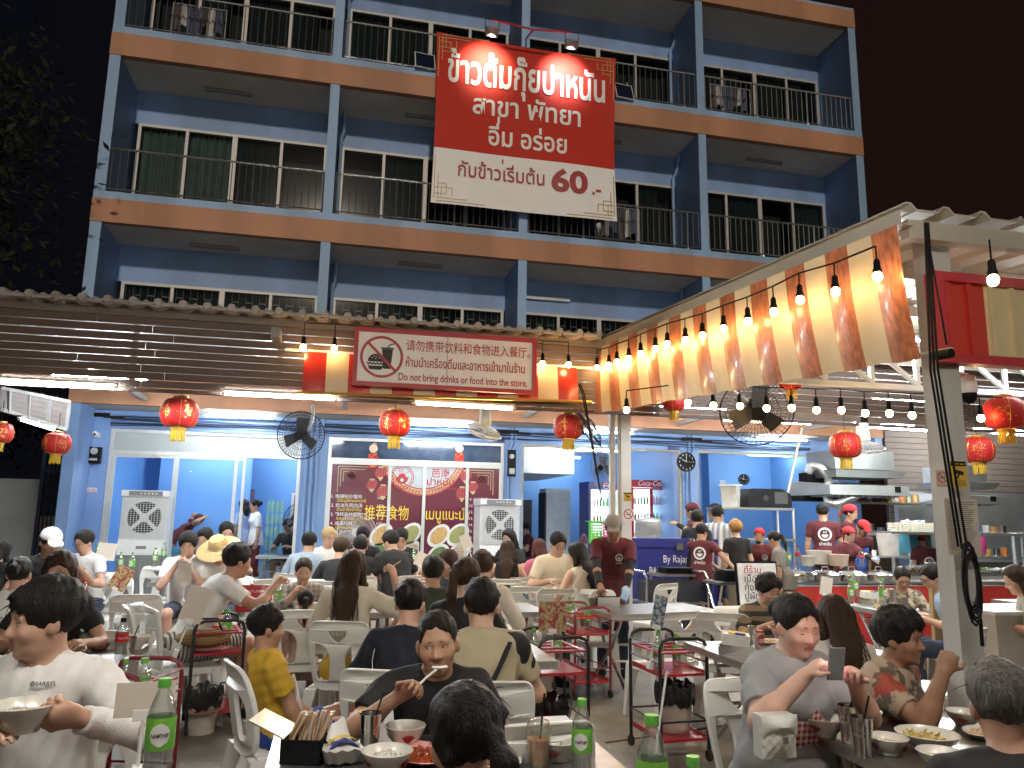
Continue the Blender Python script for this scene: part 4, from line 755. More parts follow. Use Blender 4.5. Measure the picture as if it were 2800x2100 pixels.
def clock(x, y, w, d, label, ax):
    p = pt(x, y, d=d); t = thing('wall_clock', label, 'clock', p); r = w*1.2658/2*d/FPX; z = nrm(ax); x_ = UP.cross(z)*1; x_ = x_.normalized(); m = MB(); m.lathe([(0, .0), (r, 0), (r, .05), (r*.93, .05), (r*.92, .035), (0, .035)], p, mat('clock_black', (.012, .011, .012), .6, spec=.1), 36, ax=z); m.build('case', t); m = MB(); q = p+z*.038
    for k in range(1, 13): a = math.pi/2-k*math.pi/6; m.txt(str(k), q+x_*(r*.76*math.cos(a))+UP*(r*.76*math.sin(a)-r*.09), x_, UP, r*.26, MW)
    for a, l, w_ in ((math.pi/2, .62, .03), (math.radians(152), .5, .04), (0, .6, .012)): m.bar(q+z*.006, q+z*.006+(x_*math.cos(a)+UP*math.sin(a))*r*l, r*w_*1.5, .002, MW, up=z)
    m.build('dial', t)
clock(1481, 998, 42, 15.6, 'large black wall clock on the blue pillar', (0, -1, 0)); clock(1607, 1036, 24, 18.0, 'smaller black clock deep in the kitchen room', (-.55, -.83, 0))
def plate(m, a, c, y): w = c.x-a.x; m.txt('ร้านปาหนัน', (a.x+w/2, y, c.z+(a.z-c.z)*.3), XX, UP, (a.z-c.z)*.8, MW, w=w*.8)
NAVY = mat('plate_navy', (.02, .03, .16), .4, var=0)
for x, y, lb in ((1077, 951, 'small navy number plate above the mural'), (1455, 968, 'small navy number plate left of the wall clock'), (1806, 984, 'small navy number plate below the orbit fan')): wallbox('number_plate', x-13, y-5, x+13, y+5, YP, .008, NAVY, lb, 'plate', None)
wallbox('breaker_box', 1532, 1037, 1562, 1062, 18.28, .14, mat('breaker_grey', (.42, .44, .43), .5), 'grey breaker box on the blue kitchen wall', 'box'); wallbox('socket_panel', 1522, 1062, 1542, 1080, 18.28, .08, mat('breaker_grey', (.42, .44, .43), .5), 'pale switch panel below the grey breaker box', 'panel')
# festive doll stickers become plain red and gold figures without a known character
for x, lb in ((806, 'left'), (992, 'right')):
    p = pt(x, 980, Y=ys-.02); t = thing('festive_cutout', 'red and gold festive cutout hanging on the dark transom, %s one' % lb, 'decoration', p); m = MB(); m.ext([(-.08, -.28), (.08, -.28), (.10, -.05), (.06, .02), (-.06, .02), (-.10, -.05)], p, XX, UP, .01, LRED); m.lathe([(0, .012), (.075, .012), (.085, 0)], p+Vector((0, -.01, .1)), mat('cutout_face', (.75, .55, .45), .6), 18, ax=(0, -1, 0)); m.lathe([(0, .012), (.07, .012), (.075, 0)], p+Vector((0, -.004, .155)), GOLD if lb == 'left' else BLACKP, 14, ax=(0, -1, 0), sq=(1, .6))
    rr = random.Random(3)
    for k in range(26): c0 = p+Vector((rr.uniform(-.07, .07), -.013, rr.uniform(-.26, 0))); m.bar(c0, c0+Vector((rr.uniform(-.03, .03), 0, rr.uniform(-.02, .02))), .012, .002, GOLD, up=(0, 1, 0))
    m.build('cutout', t)
# balcony clutter
def rack(x, z, label, seed):
    t = thing('clothes_rack', label, 'clothes rack', (x, 14.75, z)); m = MB(); m.tube([(x-.5, 14.75, z), (x-.5, 14.75, z+1.0), (x+.5, 14.75, z+1.0), (x+.5, 14.75, z)], .012, ALU, 6); m.build('frame', t); rr = random.Random(seed)
    for k in range(7):
        m = MB(); xx = x-.42+k*.13; cc = rr.choice(((.5, .5, .5), (.12, .1, .1), (.25, .22, .2), (.1, .12, .2))); h = rr.uniform(.35, .7); m.grid(lambda u, v: (xx+(u-.5)*.16*(1-.3*v), 14.75+.04*math.sin(u*9+k), z+.98-h*(1-v)), 5, 3, mat('laundry_%d' % (k % 4), cc, .9)); m.build('garment', t)
rack(-3.2, 10.57, 'laundry rack on the top left balcony', 1); rack(5.6, 7.29, 'laundry rack on the balcony below the banner corner', 2); rack(8.4, 10.57, 'laundry rack on the top right balcony', 3)
def solar(x, y, label):
    p = pt(x, y, Y=14.2); t = thing('solar_panel', label, 'panel', p, 0, 'small solar panels on the railing'); m = MB(); m.box(p, (.42, .03, .42), WHITEP, rot=(R_(-18), 0, R_(6))); m.box(p+Vector((0, -.018, 0)), (.38, .012, .38), mat('solar_cell', (.01, .015, .04), .15), rot=(R_(-18), 0, R_(6))); m.build('cells', t); m = MB(); m.cyl(p+Vector((.1, .04, -.2)), p+Vector((.12, .12, .3)), .012, ALU); m.build('strut', t)
solar(918, 132, 'small solar panel left of the banner'); solar(1348, 198, 'small solar panel right of the banner')
# ------------------------------------------------------------------ furniture prototypes (built at the origin, copied into place)
def smooth_poly(pts, r, n=4):
    out = []; N = len(pts)
    for i in range(N):
        a, b_, c = Vector(pts[i-1]), Vector(pts[i]), Vector(pts[(i+1) % N]); u = (a-b_); v = (c-b_); k = min(r, u.length*.45, v.length*.45); p, q = b_+u.normalized()*k, b_+v.normalized()*k
        for j in range(n+1): t = j/n; out.append(tuple(p*(1-t)**2+b_*2*t*(1-t)+q*t*t))
    return out
def sheet(polys, depth=.012, bevel=.005):
    """flat plate with holes from 2-D outlines -> vertices, faces"""
    cu = bpy.data.curves.new('s', 'CURVE'); cu.dimensions = '2D'; cu.fill_mode = 'BOTH'; cu.extrude = depth; cu.bevel_depth = bevel; cu.bevel_resolution = 1
    for p in polys:
        s = cu.splines.new('POLY'); s.points.add(len(p)-1); s.use_cyclic_u = True
        for i, q in enumerate(p): s.points[i].co = (q[0], q[1], 0, 1)
    ob = bpy.data.objects.new('s', cu); COL.objects.link(ob); dg = bpy.context.evaluated_depsgraph_get(); e = ob.evaluated_get(dg); me = e.to_mesh()
    V_ = np.array([tuple(v.co) for v in me.vertices]); F_ = [tuple(p.vertices) for p in me.polygons]; e.to_mesh_clear(); bpy.data.objects.remove(ob); bpy.data.curves.remove(cu); return V_, F_
PROTO = []
def proto(name, label, cat): t = thing(name, label, cat); t['proto'] = 1; PROTO.append(t); return t
def back_map(V_, lean=.2, bow=.05):
    return [(x, -.19-lean*z-bow*(1-(x/.21)**2)*0-.05+bow*(x/.21)**2+y_, .45+z) for x, z, y_ in V_]
def make_chair(kind):
    t = proto('plastic_chair', 'white plastic chair', 'chair'); PL = WHITEPL; m = MB()
    m.grid(lambda u, v: ((u-.5)*(.40+.04*v), -.20+.42*v, .435-.018*math.sin(math.pi*u)*math.sin(math.pi*v)-.03*max(0, v-.85)*6*.15), 8, 8, PL, thick=-.014); m.lo((-.21, .19, .39), (.21, .215, .43), PL); m.lo((-.215, -.2, .385), (-.195, .2, .428), PL); m.lo((.195, -.2, .385), (.215, .2, .428), PL); m.build('seat', t)
    if kind == 0:
        out = smooth_poly([(-.165, -.03), (.165, -.03), (.215, .30), (.20, .43), (-.20, .43), (-.215, .30)], .08, 5)
        holes = [smooth_poly([(-.075, .375), (.075, .375), (.06, .335), (0, .28), (-.06, .335)], .02, 3), smooth_poly([(-.15, .03), (-.05, .03), (-.045, .20), (-.085, .27), (-.165, .29), (-.175, .2)], .03, 3), smooth_poly([(.15, .03), (.05, .03), (.045, .20), (.085, .27), (.165, .29), (.175, .2)], .03, 3)]
    else:
        out = smooth_poly([(-.19, -.03), (.19, -.03), (.225, .22), (.17, .40), (-.17, .40), (-.225, .22)], .14, 6)
        holes = [smooth_poly([(-.15, .05), (-.06, .03), (-.06, .24), (-.10, .30), (-.175, .22)], .04, 3), smooth_poly([(.15, .05), (.06, .03), (.06, .24), (.10, .30), (.175, .22)], .04, 3)]
    V_, F_ = sheet([[(x, z) for x, z in out]]+holes, .007, .006); m = MB(); m.arr(back_map(V_), F_, PL); m.build('backrest', t)
    for sx in (-1, 1):
        for sy in (-1, 1):
            m = MB(); a = Vector((sx*.19, .18 if sy > 0 else -.2, .42)); c = Vector((sx*(.235 if sy < 0 else .215), sy*.235-(0 if sy > 0 else .06), 0)); vs = []
            for p, w in ((a, .042), (a*.5+c*.5, .032), (c, .024)): vs += [p+Vector((i*w, j*w*.8, 0)) for i, j in ((-1, -1), (1, -1), (1, 1), (-1, 1))]
            m.add(vs, [(0, 1, 5, 4), (1, 2, 6, 5), (2, 3, 7, 6), (3, 0, 4, 7), (4, 5, 9, 8), (5, 6, 10, 9), (6, 7, 11, 10), (7, 4, 8, 11), (11, 10, 9, 8), (0, 3, 2, 1)], PL); m.build('leg', t)
    return t
CH0, CH1 = make_chair(0), make_chair(1)
def make_table(w, d):
    t = proto('steel_table', 'folding steel table', 'table'); m = MB(); TOPM = mat('table_steel', (.50, .50, .49), .33, .92, var=.14, nscale=5, stretch=(1, 3, 1), bump=.06, bscale=40, dirt=.15)
    m.box((0, 0, .735), (w, d, .03), TOPM); m.box((0, 0, .712), (w-.004, d-.004, .016), STEEL); m.build('tabletop', t)
    for s in (-1, 1):
        x = s*(w/2-.16)
        for q in (-1, 1):
            m = MB(); m.tube([(x+q*.02, q*d*.40, .70), (x+q*.02, q*d*.15, .42), (x+q*.02, -q*d*.42, .05), (x+q*.02, -q*d*.43, .03)], .016, CHROME, 8); m.cyl((x+q*.02, -q*d*.43, 0), (x+q*.02, -q*d*.43, .045), .02, WHITEPL, n=8); m.build('leg', t)
    m = MB(); m.tube([(-w/2+.14, -d*.2, .30), (0, -d*.2, .27), (w/2-.14, -d*.2, .30)], .013, CHROME, 6); m.tube([(-w/2+.14, d*.25, .62), (w/2-.14, d*.25, .62)], .013, CHROME, 6); m.tube([(-w/2+.14, 0, .42), (w/2-.14, 0, .42)], .013, CHROME, 6); m.build('stretcher', t); return t
TB = make_table(1.22, .80)
def make_cart(fm, tm):
    t = proto('serving_cart', 'serving cart', 'cart'); w, d, h = .36, .46, .80
    for s in (-1, 1):
        m = MB(); y = s*d/2; m.tube([(-w/2, y, .06), (-w/2, y, h-.07), (-w/2+.02, y, h-.02), (-w/2+.07, y, h), (w/2-.07, y, h), (w/2-.02, y, h-.02), (w/2, y, h-.07), (w/2, y, .06)], .0125, fm, 8); m.build('frame', t)
        m = MB()
        for x in (-w/2, w/2): m.cyl((x-.012, y, .035), (x+.012, y, .035), .035, RUBBER, n=12); m.cyl((x, y, .05), (x, y, .08), .012, fm, n=6)
        m.build('caster', t)
    for z, th, k in ((.70, .012, 0), (.55, .018, 1), (.13, .018, 1)):
        m = MB(); m.lo((-w/2+.012, -d/2+.01, z), (w/2-.012, d/2-.01, z+th), tm) if k else None
        if not k:
            for x in (-1, 1): m.lo((x*w/2-x*.012, -d/2+.012, z-.004), (x*w/2-x*.04, d/2-.012, z+th-.004), tm)
            for y in (-.19, -.06, .07, .19): m.lo((-w/2+.041, y-.013, z-.004), (w/2-.041, y+.013, z+th-.004), tm)
        else: m.lo((-w/2+.012, -d/2+.008, z+.004), (-w/2+.016, d/2-.008, z+.035), tm); m.lo((w/2-.016, -d/2+.008, z+.004), (w/2-.012, d/2-.008, z+.035), tm)
        m.build('tray', t)
    m = MB()
    for z in (.26, .64, .75):
        for x in (-w/2, w/2): m.cyl((x, -d/2, z), (x, d/2, z), .007, fm, n=6)
    for y in (-d/2, d/2): m.cyl((-w/2, y, .26), (w/2, y, .26), .007, fm, n=6)
    m.build('side_rail', t); return t
CRED = mat('cart_red_frame', (.19, .012, .022), .35, var=.1, coat=.3); CARTB, CARTR = make_cart(BLACK, REDP), make_cart(CRED, REDP)
PET = clear_mat('clear_plastic', (.95, .98, .97), .22, .06, .10); GCAP = mat('cap_green', (.12, .42, .06), .45, var=.05); GLAB = mat('label_green', (.06, .36, .05), .4, var=.25, nscale=9, col2=(.22, .55, .06)); WLAB = mat('label_white', (.74, .76, .72), .45, var=.02)
COLA = mat('cola', (.03, .008, .005), .1, var=0); WATER = clear_mat('water', (.9, .95, .95), .05, .03)
def make_bottle(kind):
    t = proto('drink_bottle', 'bottle', 'bottle'); m = MB(); r, h = .033, .235
    pr = [(0, 0), (r*.85, .002), (r, .012), (r*.94, .03), (r, .04), (r*.95, .06), (r, .075), (r, .15), (r*.92, .165), (r*.6, .195), (r*.38, .212), (r*.38, .222)] if kind == 0 else [(0, 0), (.026, .002), (.033, .02), (.028, .075), (.034, .11), (.034, .16), (.022, .195), (.013, .215), (.013, .222)]
    m.lathe(pr, (0, 0, 0), PET, 18); m.build('body', t); m = MB(); m.lathe([(0, .236), (.0145, .236), (.0155, .233), (.0155, .215), (0, .215)], (0, 0, 0), GCAP if kind == 0 else (BLACKP if kind == 1 else mat('cap_red', (.5, .02, .02), .4)), 14); m.build('cap', t); m = MB()
    if kind == 0:
        m.lathe([(r+.0006, .078), (r+.0008, .08), (r+.0008, .148), (r+.0006, .15)], (0, 0, 0), GLAB, 20)
        for a0 in (0, math.pi*.95):
            m.grid(lambda u, v: ((r+.0016)*math.cos(a0+(u-.5)*1.35*math.sqrt(max(.02, 1-(2*v-1)**2))-math.pi/2), (r+.0016)*math.sin(a0+(u-.5)*1.35*math.sqrt(max(.02, 1-(2*v-1)**2))-math.pi/2), .087+.052*v), 6, 6, WLAB)
            V_, F_ = text_mesh('NAMTHIP', .02); W2 = V_[:, 0].max()-V_[:, 0].min(); m.arr([((r+.0024)*math.sin(((x-V_[:, 0].min())/W2-.5)*1.15+a0), -(r+.0024)*math.cos(((x-V_[:, 0].min())/W2-.5)*1.15+a0), .107+y*.014) for x, y, z in V_], F_, SK)
    else:
        m.lathe([(.0345, .112), (.0348, .115), (.0348, .156), (.0345, .158)], (0, 0, 0), mat('label_red', (.45, .015, .02), .4, var=.05), 18); V_, F_ = text_mesh('Coca-Cola', .01); W2 = V_[:, 0].max()-V_[:, 0].min()
        for a0 in (0, math.pi): m.arr([(.0356*math.sin(((x-V_[:, 0].min())/W2-.5)*1.5+a0), -.0356*math.cos(((x-V_[:, 0].min())/W2-.5)*1.5+a0), .128+y*.018) for x, y, z in V_], F_, MW)
    m.build('label', t); m = MB(); lv = .09 if kind == 0 else .06
    m.lathe([(0, .004), (r*.82, .004), (r*.9, .03), (r*.9, lv), (0, lv)], (0, 0, 0), WATER if kind != 1 else COLA, 14) if kind == 0 else m.lathe([(0, .004), (.024, .004), (.026, .05), (0, .05)], (0, 0, 0), WATER, 12); m.build('liquid', t); return t
BO0, BO1, BO2 = make_bottle(0), make_bottle(1), make_bottle(2)
CER = mat('ceramic', (.72, .69, .62), .2, var=.03, coat=.4); PINK = mat('pink_melamine', (.62, .30, .30), .3, var=.04, coat=.2); RICE = mat('rice', (.74, .70, .62), .7, var=.1, nscale=90, bump=1, bscale=160)
FOODS = {'rice': RICE, 'stir': mat('stir_fry', (.28, .13, .04), .35, var=.7, nscale=45, col2=(.12, .05, .02), bump=.8), 'soup': mat('soup', (.55, .42, .22), .15, var=.15, nscale=30, col2=(.65, .55, .35)), 'clam': mat('clams', (.30, .17, .06), .35, var=.5, nscale=40, col2=(.06, .035, .02), bump=.8), 'chili': mat('chili_sauce', (.42, .07, .015), .25, var=.5, nscale=30, col2=(.12, .03, .01)), 'green': mat('greens', (.10, .20, .04), .4, var=.5, nscale=40, col2=(.25, .3, .08), bump=.6), 'noodle': mat('bamboo', (.55, .42, .12), .35, var=.3, nscale=30), 'meat': mat('meat', (.40, .20, .09), .4, var=.5, nscale=40, col2=(.6, .42, .25))}
def dish(p, kind, food, label, group=None, r=.075, h=.065):
    t = thing({'bowl': 'rice_bowl', 'plate': 'serving_plate', 'pink': 'pink_plate', 'pinkbowl': 'pink_bowl'}[kind], label, 'bowl' if 'bowl' in kind else 'plate', p, random.random()*6, group); ce = PINK if 'pink' in kind else CER; m = MB(); ov = (1, 1)
    if 'bowl' in kind: m.lathe([(0, .004), (r*.48, .004), (r*.5, 0), (r*.52, .012), (r*.85, h*.6), (r, h), (r*.97, h+.002), (r*.8, h*.58), (r*.45, .02), (0, .018)], (0, 0, 0), ce, 28)
    else: ov = (1.25, .85); m.lathe([(0, .003), (r*.6, 0), (r*.7, .006), (r, .024), (r*.98, .027), (r*.68, .011), (0, .009)], (0, 0, 0), ce, 28, sq=ov)
    m.build('dish', t, local=True)
    if food:
        m = MB(); fm = FOODS[food]; rr = random.Random(int(p[0]*997+p[1]*131)); zf = h*.62 if 'bowl' in kind else .014
        if food in ('soup',): m.lathe([(0, zf+.004), (r*.78, zf)], (0, 0, 0), fm, 20); n = 8
        else: n = 26 if r > .085 else 16; m.lathe([(0, zf+.012), (r*.45, zf+.009), (r*.72, zf-.004)], (0, 0, 0), fm, 16, sq=ov)
        for k in range(n):
            a = rr.random()*6.28; q = r*.66*math.sqrt(rr.random()); e = (rr.uniform(.006, .016), rr.uniform(.005, .011), rr.uniform(.003, .007)) if food != 'noodle' else (.03, .006, .005)
            m.ell((q*math.cos(a)*ov[0], q*math.sin(a)*ov[1], zf+(.002 if food == 'soup' else .011*(1-q/r))), e, fm, 7, rot=(rr.random(), rr.random(), rr.random()*6))
        m.build('food', t, local=True)
    if kind == 'bowl' and r >= .07:
        m = MB(); DC = mat('bowl_print', (.35, .03, .03), .3, var=.2)
        for a0 in (0, 2.1, 4.2):
            for k in range(7):
                b_ = (k-3)*.24; z0, z1 = h*.35, h*(.60+.12*math.cos(b_*2)); rz = lambda z: r*(.52+.48*(z/h)**.75)*1.015; m.bar((rz(z0)*math.cos(a0), rz(z0)*math.sin(a0), z0), (rz(z1)*math.cos(a0+b_*.5), rz(z1)*math.sin(a0+b_*.5), z1), .006, .001, DC, up=(math.cos(a0), math.sin(a0), 0))
        m.build('printed_flower', t, local=True)
    return t
def tumbler(p, label, straw=True, group=None):
    t = thing('steel_tumbler', label, 'cup', p, 0, group); m = MB(); m.lathe([(0, .002), (.030, .0), (.031, .01), (.035, .085), (.036, .087), (.037, .095), (.040, .138), (.0415, .14), (.039, .138), (.030, .012), (0, .01)], (0, 0, 0), CHROME, 24); m.build('cup', t, local=True)
    m = MB(); m.lathe([(0, .10), (.036, .10)], (0, 0, 0), mat('tea', (.05, .03, .02), .05, var=0), 16)
    m.build('drink', t, local=True)
    if straw: m = MB(); m.cyl((-.01, .01, .04), (.045, .01, .21), .0035, BLACKP, n=6); m.build('straw', t, local=True)
def napkin_box(p, rz, label, open_=False):
    t = thing('napkin_box', label, 'box', p, rz); m = MB(); m.lo((-.11, -.045, 0), (.11, .045, .06), CHROME); m.lo((-.10, -.035, .061), (.10, .035, .064), DARK); m.build('box', t, local=True); m = MB()
    m.box((.0, 0, .10), (.17, .10, .07), mat('tissue_pack', (.74, .72, .66), .5, var=.1, nscale=20, bump=.4), rot=(.1, .08, .1)); m.box((.01, 0, .139), (.11, .06, .006), mat('pack_yellow', (.75, .55, .05), .4), rot=(.1, .08, .1)); m.box((.03, -.03, .136), (.06, .02, .012), mat('pack_blue', (.03, .06, .35), .4), rot=(.1, .08, .1)); m.build('tissue_pack', t, local=True)
def card(p, rz, label, w=.15, h=.21, stem=.10, tilt=.2, print_=None):
    t = thing('menu_stand', label, 'menu', p, 0, None, rot=(0, tilt, rz)); m = MB(); m.lo((-w/2, -.002, stem), (w/2, .002, stem+h), print_ or mat('card_paper', (.62, .56, .48), .6, var=.03)); m.build('card', t, local=True)
    m = MB(); m.cyl((0, 0, -.10), (0, 0, stem+.01), .006, WHITEPL, n=6); m.lo((-.03, -.006, stem-.012), (.03, .006, stem+.02), WHITEPL); m.lo((-.015, -.02, -.14), (.015, .02, -.09), WHITEPL); m.build('clip', t, local=True)
def bin_(p, label, white=True, h=.30):
    t = thing('waste_bin', label, 'bin', p); m = MB(); bm = mat('bin_cream', (.55, .50, .42), .6, dirt=.2) if white else BLACKP; r = .125
    m.lathe([(0, .003), (r*.78, 0), (r*.8, .01), (r, h), (r*.97, h), (r*.76, .015), (0, .012)], (0, 0, 0), bm, 28)
    for k in range(28): a = 6.283*k/28; m.bar((r*.87*math.cos(a), r*.87*math.sin(a), h*.35), (r*1.005*math.cos(a), r*1.005*math.sin(a), h*.97), .009, .006, bm, up=(math.cos(a), math.sin(a), 0))
    m.build('bucket', t, local=True); m = MB(); LB = mat('bin_liner', (.012, .012, .013), .22, var=.1, spec=.7); rr = random.Random(int(p[0]*100)); ph = [rr.random()*6 for _ in range(6)]
    def f(u, v):
        a = 6.2832*u; k = r*(1.06+.03*math.sin(9*a+ph[0])+.025*math.sin(17*a+ph[1]+v*3)+.08*math.sin(v*3.1)); z = h*(.62+.45*v)+.012*math.sin(5*a+ph[2])+.01*math.sin(13*a+ph[3]); return (k*math.cos(a), k*math.sin(a), z)
    m.grid(f, 56, 6, LB); m.grid(lambda u, v: (f(u, 1)[0]*(1-v*.5), f(u, 1)[1]*(1-v*.5), f(u, 1)[2]-.12*v), 56, 3, LB); m.build('liner_bag', t, local=True)
def place(p, loc, rz, label, group=None, scale=None):
    if p.get('proto'): 
        del p['proto']; p.location = loc; p.rotation_euler = (0, 0, rz); p['label'] = label; p.matrix_basis = Matrix.Translation(Vector(loc)) @ Euler((0, 0, rz)).to_matrix().to_4x4()
        if group: p['group'] = group
        if scale: p.scale = (scale,)*3
        return p
    return copy_tree(p, loc, rz, label, group or p.get('group'), scale=scale)
def chair(x, y, rz, label, kind=0, s=None): return place((CH0, CH1)[kind], (x, y, 0), rz, label, 'white plastic chairs', s)
def table(x, y, rz, label): return place(TB, (x, y, 0), rz, label, 'folding steel tables')
def cart(x, y, rz, label, red=False): return place(CARTR if red else CARTB, (x, y, 0), rz, label, 'serving carts with red trays')
def bottle(p, label, kind=0, s=None, group=None): return place((BO0, BO1, BO2)[kind], tuple(p), random.uniform(-.5, .5), label, group or ('green capped water bottles' if kind == 0 else 'cola bottles'), s)
# ------------------------------------------------------------------ tables
for x, y, r, lb in ((.42, 3.0, 0, 'steel table at the front centre, crowded with bowls before the man with the spoon'), (2.58, 2.69, 0, 'steel table at the front right with soup bowls and two tumblers'), (-1.35, 2.05, 0, 'steel table at the front left with phones, before the man in white'), (.75, 5.05, 0, 'steel table behind the spoon eater with a gold mark on its front edge'), (-1.76, 5.2, 0, 'steel table with a cola bottle and tumbler behind the man in white'),
    (-.02, 7.5, 0, 'steel table with the red cola box, where the long haired woman in cream sits'), (1.35, 7.45, 0, 'steel table behind the man in dark green, joined to the cola box table'), (-1.6, 10.7, 0, 'steel table of the straw hat woman near the left air cooler'), (.1, 12.3, 0, 'steel table of the man in pale shirt before the mural'), (1.4, 12.3, 0, 'steel table of the men in black before the mural'), (2.9, 10.9, 0, 'steel table of the man in cream polo by the fridges'),
    (-3.5, 8.7, 0, 'steel table of the man in white cap at the far left'), (3.08, 4.86, 0, 'steel table holding the beer can and the napkin box'), (3.05, 7.25, R_(6), 'cleared steel table being wiped by the waiter in maroon'), (5.95, 7.1, 0, 'steel table of the woman in the leaf print shirt by the red counter'), (8.2, 7.4, 0, 'steel table at the right edge beside the woman in gingham'), (-4.6, 12.9, 0, 'steel table by the yard wall before the dark gate')):
    table(x, y, r, lb)
m = MB(); GM = mat('gold_mark', (.7, .45, .12), .4); m.txt('G-1', (.20, 4.648, .722), XX, UP, .035, GM, z=.001); tag(m.build('table_mark'), 'gold painted mark on the edge of the steel table behind the spoon eater', 'mark')
# ------------------------------------------------------------------ people: one smooth skin per figure grown from blended limbs
def surf(F, o, h):
    """naive surface nets"""
    S = F < 0; nx, ny, nz = F.shape; c = np.zeros((nx-1, ny-1, nz-1), np.int8); off = [(i, j, k) for i in (0, 1) for j in (0, 1) for k in (0, 1)]
    for i, j, k in off: c += S[i:nx-1+i, j:ny-1+j, k:nz-1+k]
    A = np.argwhere((c > 0) & (c < 8))
    if not len(A): return np.zeros((0, 3)), np.zeros((0, 4), int)
    val = np.stack([F[A[:, 0]+i, A[:, 1]+j, A[:, 2]+k] for i, j, k in off], 1); P_ = np.zeros((len(A), 3)); n = np.zeros(len(A))
    for a in range(8):
        for b_ in range(a+1, 8):
            d = [off[b_][q]-off[a][q] for q in range(3)]
            if sum(map(abs, d)) != 1: continue
            x = (val[:, a] < 0) != (val[:, b_] < 0); t = np.where(x, val[:, a]/(val[:, a]-val[:, b_]+1e-12), 0); q = np.array(off[a])+t[:, None]*np.array(d); P_ += np.where(x[:, None], q, 0); n += x
    V_ = (A+P_/n[:, None])*h+o; ID = -np.ones(c.shape, np.int64); ID[A[:, 0], A[:, 1], A[:, 2]] = np.arange(len(A)); Q = []
    for ax in range(3):
        s0 = [slice(None)]*3; s1 = [slice(None)]*3; s0[ax] = slice(0, -1); s1[ax] = slice(1, None); X = S[tuple(s0)] != S[tuple(s1)]; E_ = np.argwhere(X); u, v = (ax+1) % 3, (ax+2) % 3; ok = (E_[:, u] > 0) & (E_[:, v] > 0) & (E_[:, u] < F.shape[u]-1) & (E_[:, v] < F.shape[v]-1); E_ = E_[ok]
        if not len(E_): continue
        def g(du, dv): q = E_.copy(); q[:, u] -= du; q[:, v] -= dv; return ID[q[:, 0], q[:, 1], q[:, 2]]
        f = np.stack([g(1, 1), g(0, 1), g(0, 0), g(1, 0)], 1); fl = ~S[E_[:, 0], E_[:, 1], E_[:, 2]]; f[fl] = f[fl][:, ::-1]; Q.append(f)
    Q = np.concatenate(Q); return V_, Q[(Q >= 0).all(1)]
